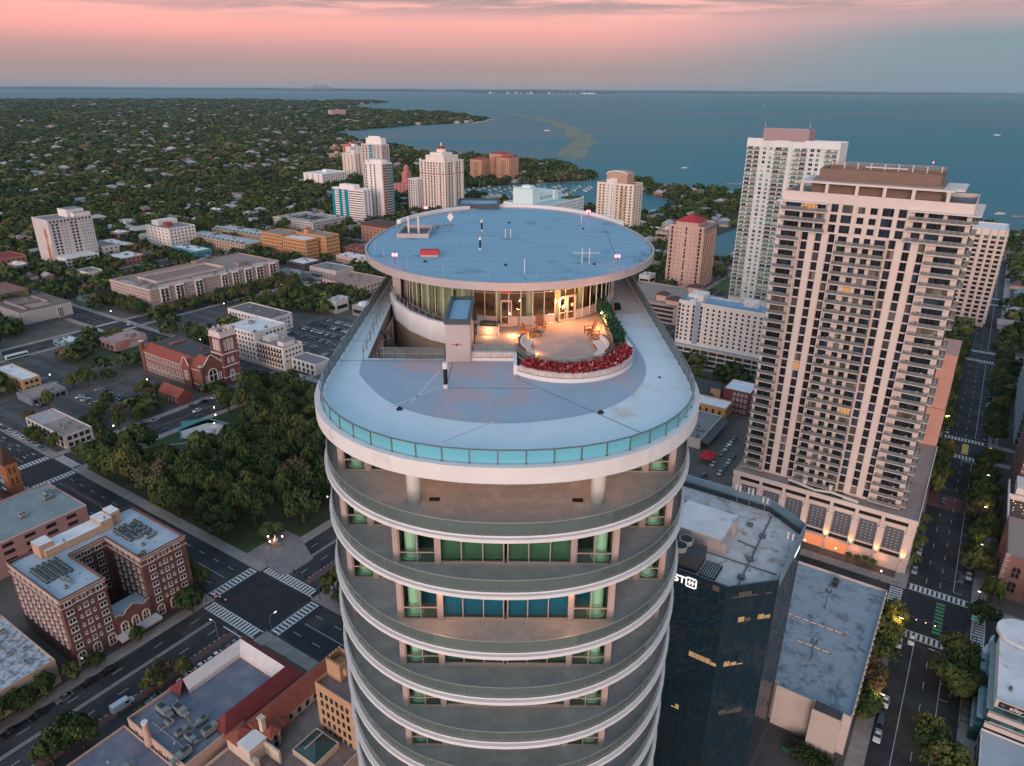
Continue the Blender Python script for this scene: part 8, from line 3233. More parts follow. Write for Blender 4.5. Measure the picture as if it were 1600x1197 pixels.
def scatter(k, smin, r0, r1, seed):
    rs = np.random.RandomState(seed)
    out = []
    r = r0
    while r < r1:
        s = max(smin, k * r)
        n = int(R(95) * r / s)
        th = R(-50) + R(95) * (np.arange(n) + rs.rand(n)) / n
        rr = r + (rs.rand(n) - .5) * s
        out.append(np.stack([rr * np.sin(th), rr * np.cos(th), np.full(n, s)], 1))
        r += s
    return np.concatenate(out)


def free(P, margin, roadr=1100.0):
    x, y = P[:, 0], P[:, 1]
    ok = inside(x, y, LX, LY)
    p = x * math.cos(GA) - y * math.sin(GA)
    q = x * math.sin(GA) + y * math.cos(GA)
    for a0, b0, a1, b1 in [f[:4] for f in FOOT + LOTS]:
        ok &= ~((p > a0 - margin) & (p < a1 + margin) & (q > b0 - margin) & (q < b1 + margin))
    near = (q < 660) & (p > -760)
    for a0, a1 in AV:
        ok &= ~(near & (p > a0 - 2) & (p < a1 + 2)) if a0 < 0 else ~((q < 900) & (p > a0 - 2) & (p < a1 + 2))
    for b0, b1 in ST_L:
        ok &= ~((p < -110) & (p > -760) & (q > b0 - 2) & (q < b1 + 2))
    for b0, b1 in ST_R:
        ok &= ~((p > -110) & (p < 160) & (q > b0 - 2) & (q < b1 + 2))
    ok &= ~((p > -300) & (p < -178) & (q > 96) & (q < 226))
    ok &= ~((p > -155) & (p < 30) & (q < 345) & (q > -200))
    ok &= ~((p > -180) & (p < -100) & (q > 495) & (q < 640))
    ok &= ~((p > -520) & (p < -484) & (q > 186) & (q < 262))
    ok &= ~((p > -428) & (p < -402) & (q > 180) & (q < 226))
    near = (x * x + y * y) < 2300 ** 2
    for s_ in SUBR[0]:
        ok &= ~(near & (abs(p - s_) < 5.5))
    for s_ in SUBR[1]:
        ok &= ~(near & (p < -640) & (abs(q - s_) < 5.5))
    # round tower and the marina water
    ok &= ~((abs(x) < 24) & (y < 165))
    ok &= ~((x > 190) & (x < 305) & (y > 675) & (y < 840))
    return ok, p, q


# small flat-roofed buildings filling the blocks in the middle distance
MIDM = [('white', (.58, .54, .51)), ('sand', (.45, .36, .28)), ('grey', (.30, .29, .29)), ('rose', (.40, .25, .21))]
mid_w = [MB().band([(-.5, -.5), (.5, -.5), (.5, .5), (-.5, .5)], 0, 1, .03, closed=True).mesh('wall', [mat('block ' + n_, c_, tuple(v * .85 for v in c_), .5)]) for n_, c_ in MIDM]
mid_r = [MB().box(-.47, -.47, .8, .47, .47, .9).box(-.3, -.2, .9, -.05, .1, 1.15).box(.15, .1, .9, .3, .3, 1.1).mesh('roof', [m_]) for m_ in (M_whiter, M_greyroof, M_tanroof, M_blueroof)]
mid_g = MB().box(-.4, -.504, .3, .4, -.5, .6).box(.5, -.4, .3, .504, .4, .6).mesh('window_band', [M_glass])
for k in range(900):
    p, q = rng.choice(((rng.uniform(-900, -640), rng.uniform(200, 600)), (rng.uniform(-640, -330), rng.uniform(395, 640)), (rng.uniform(-460, -190), rng.uniform(270, 620)), (rng.uniform(-400, -300), rng.uniform(335, 470)), (rng.uniform(-330, -120), rng.uniform(640, 800))))
    a_, b_ = rng.uniform(8, 22), rng.uniform(8, 16)
    P_ = np.array([[*gw(p + i * a_ / 2, q + j * b_ / 2), 0] for i in (-1, 0, 1) for j in (-1, 0, 1)])
    if len([1 for f in FOOT if f[4:] == (1,)]) >=110 or not free(P_, 3)[0].all():
        continue
    FOOT.append((p - a_ / 2, q - b_ / 2, p + a_ / 2, q + b_ / 2, 1))
    i = rng.randint(0, 3)
    t = thing('low_building', 'small flat-roofed %s building filling the blocks beyond downtown' % MIDM[i][0], 'building', (*gw(p, q), 0), -GA, 'small %s buildings beyond downtown' % MIDM[i][0], (a_, b_, rng.uniform(4, 9)))
    link('wall', mid_w[i], t)
    link('roof', rng.choice(mid_r), t)
    link('window_band', mid_g, t)

H0 = np.concatenate([scatter(.031, 24, 400, 1500, 3), scatter(.023, 24, 1500, 7800, 4)])
ok, p_, q_ = free(H0, 12)
rs = np.random.RandomState(9)
ok &= rs.rand(len(H0)) < .92
ok &= ~((p_ > -640) & (q_ < 540))
H0 = H0[ok]
H0 = H0[np.argsort(H0[:, 0] ** 2 + H0[:, 1] ** 2)]
M_hw = [mat('house white', (.38, .35, .33)), mat('house cream', (.50, .42, .35)), mat('house blue', (.30, .38, .43)), mat('house brick', (.33, .17, .12))]
M_hr = [mat('roof pale', (.36, .35, .36)), mat('roof slate', (.17, .175, .19)), mat('roof brown', (.15, .10, .085)), mat('roof white', (.42, .40, .40)), mat('roof red', (.24, .06, .045)), mat('roof blue', (.25, .34, .42)), mat('roof grey', (.30, .29, .29))]
RN = ['pale', 'slate', 'brown', 'white', 'red', 'blue-grey', 'grey']
hw_me = [MB().box(-.5, -.38, -.02, .5, .38, .32).box(.1, -.55, -.02, .42, -.38, .26).mesh('wall', [m_]) for m_ in M_hw]
hr_me = {}
for j, m_ in enumerate(M_hr):
    hr_me[j, 0] = MB().hip(-.5, -.38, .5, .38, .32, .22, .05).gable(.1, -.56, .42, -.3, .26, .13, .03, axis='y').mesh('roof', [m_])
    hr_me[j, 1] = MB().gable(-.5, -.38, .5, .38, .32, .26, .05).gable(.1, -.56, .42, -.3, .26, .13, .03, axis='y').mesh('roof', [m_])
far_h = MB()
for n_, (x, y, s_) in enumerate(H0):
    d = math.hypot(x, y)
    s = (9.5 + .0026 * d) * rng.uniform(.7, 1.35)
    wi, ri = rng.choices(range(4), (6, 3, 1, 1))[0], rng.choices(range(7), (4, 4, 4, 3, 1, 1, 5))[0]
    rz = -GA + R(90) * rng.randint(0, 3) + rng.uniform(-.1, .1)
    if n_ < 230:
        t = thing('house', '%s-roofed house among the suburb trees' % RN[ri], 'house', (x, y, 0), rz, '%s-roofed suburb houses' % RN[ri], (s, s, s * .95))
        link('wall', hw_me[wi], t)
        link('roof', hr_me[ri, rng.randint(0, 1)], t)
    else:
        c_, s2 = math.cos(rz), math.sin(rz)
        zz = s * (1.05 if d > 1500 else .85)
        m = MB().box(-.5, -.38, 0, .5, .38, .32, wi).hip(-.5, -.38, .5, .38, .32, .22, .05, 4 + ri) if n_ % 3 else MB().box(-.6, -.4, 0, .6, .4, .45, wi, top=4 + ri)
        o0 = len(far_h.v)
        far_h.v += [(x + (a_ * c_ - b_ * s2) * s, y + (a_ * s2 + b_ * c_) * s, e_ * zz) for a_, b_, e_ in m.v]
        far_h.f += [[o0 + i for i in f] for f in m.f]
        far_h.m += m.m
o = far_h.build('suburb_houses', M_hw + M_hr)
tag(struct(o, 'stuff'), 'countless small pale houses scattered through the distant suburb trees', 'houses')

P0 = scatter(.0112, 8.6, 330, 9300, 5)
ok, p_, q_ = free(P0, 4.5)
rs = np.random.RandomState(10)
town = (p_ > -640) & (q_ < 560)
dens = np.where(town, .52, .90)
shore = (p_ > -480) & (q_ > 560)
dens = np.where(shore, .55, dens)
ok &= rs.rand(len(P0)) < dens
P0 = P0[ok]
keep = np.ones(len(P0), bool)
hd = np.hypot(H0[:, 0], H0[:, 1])
hs = 9.5 + .0030 * hd
for sh in (0.0, .8):
    hx, hy = H0[:, 0] * (1 - sh * hs / hd), H0[:, 1] * (1 - sh * hs / hd)
    for i in range(0, len(P0), 2000):
        d2 = (P0[i:i + 2000, 0, None] - hx) ** 2 + (P0[i:i + 2000, 1, None] - hy) ** 2
        keep[i:i + 2000] &= ~(d2 < (.52 * hs + .22 * P0[i:i + 2000, 2, None]) ** 2).any(1)
tx_ = np.array(TREED)
for i in range(0, len(P0), 2000):
    d2 = (P0[i:i + 2000, 0, None] - tx_[:, 0]) ** 2 + (P0[i:i + 2000, 1, None] - tx_[:, 1]) ** 2
    keep[i:i + 2000] &= ~(d2 < (.8 * tx_[:, 2]) ** 2).any(1)
P0 = P0[keep]


def crown_template(seed, n=54):
    r = np.random.RandomState(seed)
    u = r.randn(n, 3)
    u[:, 2] = np.abs(u[:, 2]) * .9 - .25
    u /= np.linalg.norm(u, axis=1, keepdims=True)
    lob = r.rand(n, 1) * .42 + .60
    c_ = u * lob
    nr = u + r.randn(n, 3) * .45
    nr /= np.linalg.norm(nr, axis=1, keepdims=True)
    t1 = np.cross(nr, r.randn(n, 3))
    t1 /= np.linalg.norm(t1, axis=1, keepdims=True)
    t2 = np.cross(nr, t1)
    s = (.18 + .20 * r.rand(n, 1))
    q4 = np.stack([c_ + t1 * s, c_ + t2 * s, c_ - t1 * s, c_ - t2 * s], 1)
    return q4.reshape(-1, 3)


TP = [crown_template(k) for k in range(10)]
rs = np.random.RandomState(12)
allv, allm = [], []
kk = rs.randint(0, 10, len(P0))
for k in range(10):
    S = P0[kk == k]
    n = len(S)
    dist = np.hypot(S[:, 0], S[:, 1])
    rad = S[:, 2] * (.50 + .26 * rs.rand(n)) + .6
    hz = np.minimum(rad * .95, 4.6 + .0011 * dist) * (.8 + .5 * rs.rand(n))
    a_ = rs.rand(n) * 6.28
    c_, s_ = np.cos(a_), np.sin(a_)
    T_ = TP[k]
    vx = (T_[None, :, 0] * c_[:, None] - T_[None, :, 1] * s_[:, None]) * rad[:, None] + S[:, 0, None]
    vy = (T_[None, :, 0] * s_[:, None] + T_[None, :, 1] * c_[:, None]) * rad[:, None] + S[:, 1, None]
    vz = (T_[None, :, 2] + .55) * hz[:, None] + 1.2
    allv.append(np.stack([vx, vy, vz], 2).reshape(-1, 3))
    mi = rs.choice([0, 1, 2, 3, 4], n, p=[.34, .22, .32, .08, .04])
    nf = len(T_) // 4
    mf = np.repeat(mi, nf)
    fl_ = rs.rand(len(mf)) < .2
    mf[fl_] = rs.choice([0, 1, 2], fl_.sum())
    allm.append(mf)
V = np.concatenate(allv).astype(np.float32)
Mi = np.concatenate(allm).astype(np.int32)
me = bpy.data.meshes.new('wooded_suburb')
nf = len(V) // 4
me.vertices.add(len(V))
me.vertices.foreach_set('co', V.ravel())
me.loops.add(len(V))
me.loops.foreach_set('vertex_index', np.arange(len(V), dtype=np.int32))
me.polygons.add(nf)
me.polygons.foreach_set('loop_start', np.arange(nf, dtype=np.int32) * 4)
for m_ in LEAF:
    me.materials.append(m_)
me.polygons.foreach_set('material_index', Mi)
me.update(calc_edges=True)
o = link('wooded_suburb', me)
tag(struct(o, 'stuff'), 'dark green tree cover spreading over the suburb to the far shore', 'woodland')

# ---------------------------------------------------------------- vehicles
CAR = {}
CCOL = {'white': (.62, .62, .62), 'silver': (.36, .37, .38), 'black': (.012, .012, .014), 'dark blue': (.02, .04, .09), 'red': (.26, .02, .02), 'grey': (.12, .125, .13), 'teal': (.03, .13, .15)}
wheel_me = MB()
for a_, b_ in ((0, 0),):
    n = 12
    vs = [(-.11 * s, .33 * math.cos(2 * math.pi * i / n), .33 + .33 * math.sin(2 * math.pi * i / n)) for s in (-1, 1) for i in range(n)]
    wheel_me.add(vs, [(i, (i + 1) % n, n + (i + 1) % n, n + i) for i in range(n)] + [tuple(range(n)), tuple(range(2 * n - 1, n - 1, -1))], 0)
wheel_me = wheel_me.mesh('wheel', [M_black])


def loft(secs, mi=0):
    m = MB()
    k = len(secs[0])
    vs = [p for s in secs for p in s]
    fs = []
    for i in range(len(secs) - 1):
        for j in range(k):
            fs.append((i * k + j, i * k + (j + 1) % k, (i + 1) * k + (j + 1) % k, (i + 1) * k + j))
    fs += [tuple(range(k - 1, -1, -1)), tuple(range((len(secs) - 1) * k, len(secs) * k))]
    return m.add(vs, fs, mi)


def sec(y, w_, z0, z1, w2=None):
    w2 = w2 or w_
    return [(-w_, y, z0), (w_, y, z0), (w_ * 1.02, y, (z0 + z1) / 2), (w2, y, z1), (-w2, y, z1), (-w_ * 1.02, y, (z0 + z1) / 2)]


for cn_, cc_ in CCOL.items():
    pm2 = mat('car paint ' + cn_, cc_, rough=.28, spec=.6, coat=.6)
    t = bpy.data.objects.new('parked_car', None)
    b_ = loft([sec(-2.25, .72, .35, .62, .66), sec(-2.1, .86, .22, .74, .78), sec(-1.2, .90, .2, .86, .82), sec(1.2, .90, .2, .90, .82), sec(2.05, .86, .22, .84, .78), sec(2.25, .74, .38, .72, .68)])
    c2 = loft([sec(-.95, .80, .84, .88, .80), sec(-.35, .76, .86, 1.40, .60), sec(.75, .76, .86, 1.42, .60), sec(1.65, .78, .86, .92, .74)])
    c3 = MB().box(-.6, -.32, 1.405, .6, .74, 1.45)
    CAR[cn_] = (b_.mesh('body', [pm2]), c2.mesh('windows', [M_glass]), c3.mesh('roof_panel', [pm2]))
hl_me = MB().box(-.75, -2.26, .52, -.45, -2.18, .66).box(.45, -2.26, .52, .75, -2.18, .66)
hl1 = MB().box(-.15, -.04, -.07, .15, .04, .07).mesh('headlight', [mat('lens', (.5, .5, .48), rough=.2)])
hl2 = MB().box(-.15, -.04, -.07, .15, .04, .07).mesh('tail_light', [mat('tail lens', (.30, .02, .02), rough=.3)])
NCAR = [0]


def car(p, q, along, place, group, colr=None, flip=False, lit=False, detail=True, z=0.02):
    colr = colr or rng.choices(list(CCOL), (5, 4, 4, 2, 1, 4, .6))[0]
    x, y = gw(p, q)
    rz = -GA + (0 if along == 'q' else R(90)) + (math.pi if flip else 0)
    t = thing('parked_car' if not lit else 'car', '%s car %s' % (colr, place), 'car', (x, y, z), rz, '%s cars %s' % (colr, group))
    b_, c_, r_ = CAR[colr]
    link('body', b_, t)
    link('windows', c_, t)
    link('roof_panel', r_, t)
    if detail:
        for sx in (-.8, .8):
            for sy in (-1.4, 1.4):
                link('wheel', wheel_me, t, (sx, sy, 0))
        for sx in (-.6, .6):
            link('headlight', hl1, t, (sx, -2.2, .6))
            link('tail_light', hl2, t, (sx, 2.2, .68))
    NCAR[0] += 1
    return t


def row(p0, q0, dp, dq, n, fill, along, place, group, detail=True):
    for i in range(n):
        if rng.random() < fill:
            car(p0 + dp * i, q0 + dq * i, along, place, group, None, rng.random() < .5, False, detail)


# car park behind the white long block
for k, q in enumerate((268, 279, 290, 301, 312, 323)):
    row(-372 + 2 * (k % 2), q, 2.8, 0, 22, .88 if k > 1 else .6, 'q', 'parked in the crowded car park beyond the white corner block', 'in the crowded car park', False)
# parking lots round the corner shop and church
row(-398, 141.5, 2.8, 0, 8, .4, 'q', 'parked in the bays west of the corner shop', 'west of the corner shop')
row(-374, 157, 2.8, 0, 9, .55, 'q', 'parked in the lot before the brick chapel', 'before the brick chapel')
row(-376, 168, 2.8, 0, 9, .6, 'q', 'parked in the lot before the brick chapel', 'before the brick chapel')
row(-372, 179, 2.8, 0, 8, .25, 'q', 'parked in the lot before the brick chapel', 'before the brick chapel')
row(-458, 147, 2.8, 0, 18, .35, 'q', 'parked by the yellow building', 'by the yellow building')
row(-440, 158, 2.8, 0, 14, .35, 'q', 'parked by the yellow building', 'by the yellow building')
row(-334, 141.5, 2.8, 0, 4, .5, 'q', 'parked behind the corner shop', 'behind the corner shop')
row(-398, 118.2, 6.2, 0, 12, .85, 'p', 'parked at the kerb of the wide street left of the crossing', 'at the kerb of the wide street')
row(-398, 97.4, 6.2, 0, 10, .6, 'p', 'parked at the near kerb of the wide street left of the crossing', 'at the near kerb of the wide street')
row(-316, 150, 0, 6.6, 9, .6, 'q', 'parked along the avenue between church and park', 'between church and park')
row(-301.2, 150, 0, 6.8, 9, .45, 'q', 'parked at the park side of the avenue', 'at the park side')
row(-154.4, 122, 0, 6.3, 7, .8, 'q', 'parked by the park corner plaza', 'by the park corner plaza')
row(-481.6, 262, 0, 6.6, 9, .35, 'q', 'parked under the trees before the pink apartment block', 'before the pink apartments')
row(-405, 222, 6.4, 0, 8, .4, 'p', 'parked on the street behind the church', 'behind the church')
for q, c_ in ((65.5, 'teal'), (74.4, 'white'), (79, 'white'), (84.0, 'white'), (90, 'teal')):
    car(-156.2, q, 'q', 'parked at the kerb beside the red hip roof', 'beside the red hip roof', c_)
for q, c_ in ((33, 'black'), (39.5, 'black'), (46, 'black'), (52.5, 'grey'), (58.8, 'black'), (64, 'black')):
    car(-176.2, q, 'q', 'parked at the kerb below the brick hotel', 'below the brick hotel', c_)
row(4.2, 240, 0, 6.4, 5, .8, 'q', 'parked by the palms beside the pink condominium', 'by the palms')
row(19.6, 240, 0, 6.5, 10, .7, 'q', 'parked under the trees of the right avenue', 'under the trees of the right avenue')
row(4.4, 160, 0, 6.5, 7, .5, 'q', 'parked beside the blue-decked garage', 'beside the blue-decked garage')
row(4.4, 368, 0, 6.6, 18, .6, 'q', 'parked far up the right avenue', 'far up the right avenue', False)
row(19.6, 368, 0, 6.6, 18, .6, 'q', 'parked on the far right kerb of the right avenue', 'on the far right kerb', False)
row(-77, 250, 0, 5.8, 10, .85, 'q', 'parked in the restaurant street', 'in the restaurant street')
row(-72, 250, 0, 5.8, 8, .6, 'q', 'parked across the restaurant street', 'across the restaurant street')
for p, q, al, c_, lab in ((7.4, 202.2, 'q', 'white', 'waiting at the zebra crossing beside the lit street tree'), (-308.8, 181, 'q', 'white', 'driving between the church and the park'), (-292.5, 104.8, 'p', 'black', 'waiting near the planted median by the crossing'),
                          (8.4, 295.5, 'q', 'black', 'driving over the brick crossing on the right avenue'), (-15.4, 201, 'q', 'black', 'alone on the blue garage deck'), (17.6, 243.5, 'q', 'grey', 'at the kerb before the rose brick block'),
                          (-471, 240, 'q', 'white', 'turning by the trees of the pink apartment block')):
    t = car(p, q, al, lab, 'moving', c_, False, True, True, 11.65 if 'garage deck' in lab else .02)
    del t['group']
# van and bus
x, y = gw(-160.9, 59.6)
t = thing('van', 'pale blue-white delivery van driving past the hotel', 'van', (x, y, .02), -GA + math.pi)
M_van = mat('van white', (.50, .58, .62), rough=.35, coat=.4)
loft([sec(-2.9, .85, .4, .95, .8), sec(-2.2, .98, .3, 1.25, .9), sec(-1.5, 1.0, .3, 2.3, .85), sec(2.7, 1.0, .3, 2.45, .88), sec(2.85, .98, .35, 2.3, .86)]).build('body', M_van, t)
loft([sec(-2.12, .86, 1.28, 1.34, .84), sec(-1.52, .87, 1.3, 2.2, .80)]).build('windscreen', M_glass, t)
for s in (-1, 1):
    MB().box(s * 1.0 - .02, -1.4, 1.3, s * 1.0 + .02, -.4, 1.95).build('side_window', M_glass, t)
    for sy in (-1.9, 1.8):
        link('wheel', wheel_me, t, (s * .9, sy, 0))
x, y = gw(-463, 166)
t = thing('bus', 'white and teal bus standing at the left edge street', 'bus', (x, y, .02), -GA)
MB().box(-1.25, -6, .4, 1.25, 6, 3.0).box(-1.1, -5.6, 3.0, 1.1, 2, 3.2).build('body', mat('bus white', (.55, .6, .6)), t)
MB().box(-1.28, -5.6, 1.5, 1.28, 5.6, 2.5).build('windows', M_glass, t)
MB().box(-1.27, -6.02, .42, 1.27, 6.02, .9).build('teal_skirt', mat('bus teal', (.02, .18, .2)), t)
for s in (-1, 1):
    for sy in (-4, 3.6):
        link('wheel', wheel_me, t, (s * 1.1, sy, 0), 0, (1.4, 1.4, 1.4))

# ---------------------------------------------------------------- marina and boats
hull = loft([[(0, -.5, .12), (.01, -.5, .13), (.005, -.5, .14), (-.005, -.5, .14)], [(-.05, -.3, .0), (.05, -.3, .0), (.11, -.3, .13), (-.11, -.3, .13)], [(-.09, .1, .0), (.09, .1, .0), (.15, .1, .11), (-.15, .1, .11)], [(-.10, .5, .0), (.10, .5, .0), (.14, .5, .10), (-.14, .5, .10)]])
hull_me = hull.mesh('hull', [mat('boat white', (.66, .64, .62), rough=.4)])
cab_me = loft([[(-.08, -.16, .11), (.08, -.16, .11), (.06, -.12, .16), (-.06, -.12, .16)], [(-.10, -.02, .11), (.10, -.02, .11), (.08, .0, .21), (-.08, .0, .21)], [(-.11, .25, .11), (.11, .25, .11), (.08, .25, .22), (-.08, .25, .22)]]).mesh('cabin', [mat('boat cabin', (.42, .40, .40), rough=.4)])
mast_me = MB().tube([(0, -.05, .1), (0, -.05, 1.15)], .008, 5).tube([(0, -.05, .22), (0, .38, .22)], .012, 5).mesh('mast', [M_white])


def boat(x, y, L_, rz, label, group, sail=False):
    t = thing('boat', label, 'boat', (x, y, -1.15), rz, group, L_)
    link('hull', hull_me, t)
    link('cabin', cab_me, t, (0, 0, 0), 0, (1, .7, .55) if sail else (1, 1, 1))
    if sail:
        link('mast', mast_me, t)


nb = 0
for r_i in range(8):
    for k in range(11):
        x, y = -92 + k * 17 + r_i * 7, 1100 + r_i * 21 + k * 2.2
        y -= k * 6.5
        if rng.random() < .86 and inside(np.array([x]), np.array([y]), LX, LY)[0] == False:
            s = rng.random() < .45
            boat(x, y, rng.uniform(9, 16), R(rng.choice([20, 200])) + rng.uniform(-.1, .1), 'white %s moored in the crowded marina basin' % ('sailboat' if s else 'motorboat'), 'moored %s' % ('sailboats' if s else 'motorboats'), s)
            nb += 1
for px_, py_, L_, lab in ((780, 309, 26, 'large white yacht moored nearest in the marina'), (812, 303, 24, 'second large white yacht moored at the right of the marina')):
    x, y = at(px_, py_, -1.15)
    boat(x, y, L_, R(115), lab, None)
for px_, py_, lab in ((855, 205, 'lone white boat by the pale shoal'), (1193, 166, 'tiny white boat far out on the open bay'), (1558, 212, 'small white boat far out on the right'), (1563, 335, 'small white boat close to the right edge jetty'), (1070, 263, 'small boat off the beach')):
    x, y = at(px_, py_, -1.15)
    boat(x, y, 14 if py_ > 240 else 26, R(80), lab, None)
for k in range(9):
    x, y = 205 + k * 8, 702 + k * 12
    boat(x + rng.uniform(0, 20), y, 10, R(40), 'small boat moored in the inlet behind the peach tower', 'boats in the inlet')
for k in range(4):
    x, y = -70 + k * 45, 1118 + k * 22
    t = thing('dock', 'long wooden dock between rows of moored boats, ' + ('nearest the trees', 'second from the trees', 'third from the trees', 'farthest from the trees')[k], 'dock', (x, y, -1.0), R(-20), 'marina docks')
    MB().box(-1, -60, 0, 1, 60, .6).build('deck', mat('dock wood', (.26, .22, .19), rough=.9), t)

# ---------------------------------------------------------------- lamps, signals, monument, shade sculpture
sl_p = MB().cyl(0, 0, 0, .5, .16, .13, 8).tube([(0, 0, .4), (0, 0, 8.3), (.15, 0, 8.8), (1.9, 0, 9.0)], [.10, .07, .06, .05], 7).mesh('pole', [M_steel])
sl_h = MB().box(1.5, -.16, 8.92, 2.4, .16, 9.08).mesh('lamp_head', [M_steel])
sl_b = MB().box(1.6, -.13, 8.84, 2.35, .13, 8.915).mesh('bulb', [M_lampw])
gl_p = MB().cyl(0, 0, 0, .5, .13, .10, 8).tube([(0, 0, .4), (0, 0, 3.5)], .05, 6).mesh('pole', [M_dsteel])
gl_b = MB().sphere(0, 0, 3.75, .24, 8).mesh('bulb', [M_lampw])


def street_lamp(p, q, rz, label, group=None, z=0):
    x, y = gw(p, q)
    t = thing('street_lamp', label, 'street lamp', (x, y, z), -GA + rz, group)
    link('pole', sl_p, t)
    h_ = link('lamp_head', sl_h, t)
    link('bulb', sl_b, h_)


def globe_lamp(p, q, label, group=None):
    x, y = gw(p, q)
    t = thing('globe_lamp', label, 'lamp post', (x, y, 0), 0, group)
    link('pole', gl_p, t)
    link('bulb', gl_b, t)


street_lamp(-159.0, 87.2, R(180), 'tall street lamp at the kerb by the corner of the red hip roof')
street_lamp(-178.6, 58.8, 0, 'tall street lamp below the corner of the brick hotel')
street_lamp(-148.4, 97.6, R(90), 'street lamp on the corner pavement below the zebra crossing')
street_lamp(1.4, 165.5, 0, 'street lamp lighting the trees beside the blue-decked garage')
street_lamp(1.6, 199.5, 0, 'street lamp lighting the tree by the right zebra crossing')
street_lamp(23.6, 226, R(180), 'street lamp at the corner of the rose brick block')
street_lamp(1.5, 366, 0, 'street lamp with warm light at the second crossing on the right')
for q in (255, 283, 311, 339):
    street_lamp(23.2, q, R(180), 'street lamp under the trees of the right avenue', 'lamps of the right avenue')
for p, q, cc in ((2.8, 165.5, 350), (3.2, 199.5, 420), (2.6, 366, 300), (22.0, 260, 120), (22.0, 288, 120)):
    lamp_light('street_light', (*gw(p, q), 8.4), cc * 2.2, (1, .62, .12), .2)
for p, q in [(-335, 167), (-309.5 + 11, 184), (-299, 150), (-300, 205), (-297, 128)] + [(-292 + rng.uniform(0, 104), 124 + rng.uniform(0, 92)) for _ in range(18)]:
    globe_lamp(p, q, 'white globe lamp shining between the park trees', 'globe lamps of the park')
for p, q in ((-184.5, 126), (-187.5, 127.6), (-183.4, 130.4)):
    globe_lamp(p, q, 'globe lamp round the brick monument at the park corner', 'lamps by the monument')
for p, q in [(-340, 222.5), (-323, 222), (-395, 242), (-452, 300), (-461, 330), (-462, 360), (-440, 242), (-500, 243), (-410, 160), (-360, 186), (-345, 120.2), (-319, 145)]:
    globe_lamp(p, q, 'white lamp along the streets round the brick church', 'street globes round the church')
for p, q in [(-20, 233), (-30, 232), (-5, 228)]:
    globe_lamp(p, q, 'globe lamp before the pink condominium lobby', 'lamps by the lobby')


def signal(p, q, rz, ln, label, c_):
    c_ = 'r' if c_ == 'r' else 'a'
    x, y = gw(p, q)
    t = thing('traffic_signal', label, 'traffic signal', (x, y, .1), -GA + rz)
    MB().cyl(0, 0, 0, .4, .2, .16, 8).tube([(0, 0, .3), (0, 0, 6.0)], .10, 7).tube([(0, 0, 5.8), (ln, 0, 6.1)], .07, 6).build('mast', M_dsteel, t)
    for k in range(3):
        f = ln * (.5 + .22 * k)
        h_ = MB().box(f - .2, -.18, 5.2, f + .2, .18, 6.3).build('signal_head', M_black, t)
        MB().sphere(f, -.2, 5.95 if c_ == 'r' else 5.5, .11, 8).build('lamp', M_redlamp if c_ == 'r' else M_lampo, h_)


signal(22.5, 231.5, R(180), 12, 'mast with amber signals over the far side of the right crossing', 'r')
signal(1.8, 206, 0, 11, 'mast with signals on the garage side of the right crossing', 'g')
signal(22.6, 206.5, R(180), 11, 'mast with signals by the white office at the right crossing', 'r')
signal(-151, 118, R(180), 12, 'mast with signals at the park side of the hotel crossing', 'g')
signal(-179.5, 97, 0, 12, 'mast with signals at the hotel corner of the crossing', 'r')
signal(-298.6, 97.5, R(180), 12, 'mast with signals at the crossing by the corner shop', 'g')
t = thing('street_sign', 'green street name sign hanging at the right crossing', 'sign', (*gw(22.4, 217), 0), -GA)
MB().tube([(0, 0, 0), (0, 0, 5)], .08, 6).build('post', M_dsteel, t)
MB().box(-1.6, -.04, 4.4, .2, .04, 4.9).build('panel', mat('sign green', (.02, .22, .12), emit=(.05, .6, .3), estr=.25), t)
# monument
t = thing('monument', 'round brick monument with pale statue at the park corner', 'monument', (*gw(-187, 130), .1), -GA)
mb = MB()
mb.band([(3 * math.cos(R(a_)), 2.2 * math.sin(R(a_))) for a_ in range(180, 361, 20)], 0, 1.1, .4)
mb.build('curved_wall', brick_mat('monument brick', (.33, .18, .12), (.28, .15, .10), (.3, .2, .16)), t)
MB().box(-.6, -.6, 0, .6, .6, 1.4).cyl(0, 0, 1.4, 2.6, .35, .28, 10).sphere(0, 0, 2.85, .24, 8).build('statue', M_white, t)
lamp_light('monument_light', (*gw(-187, 128.6), 2.2), 120, (1, .6, .3), .2)
# angular shade sculpture
t = thing('shade_sculpture', 'angular teal and white sculpture with sloping facets at the park edge', 'sculpture', (*gw(-287, 169), .1), -GA)
g_ = [(-17.7, -.4), (-10.1, 11.8), (4.3, 12.9), (13.9, -1.7), (1.8, -11.5)]
mb = MB()
mb.add([(-8, -6, .2), (-1, -10.5, .3), (12, -1.5, .5), (5, 9, 1.8), (0, 3, 3.0)], [(0, 1, 4), (1, 2, 4), (2, 3, 4)])
for k in range(5):
    f = .2 + .15 * k
    mb.tube([(-1 + 3 * f, -10.5 + 10 * f, .4 + f * 1.2), (12 - 6 * f, -1.5 + 5 * f, .6 + f * 1.4)], .2, 5, 1)
mb.build('white_terrace', [mat('terrace pale', (.48, .44, .43), (.42, .39, .38), .5), M_dsteel], t)
mb = MB()
mb.add([(-16, 0, .3), (-8, 10, .4), (-2, 5, 4.2), (-9, -6, .6)], [(0, 3, 2), (0, 2, 1)])
mb.add([(-2, 5, 4.2), (-8, 10, .4), (4, 12, .6), (7, 8, 2.2)], [(0, 2, 1), (0, 3, 2)], 1)
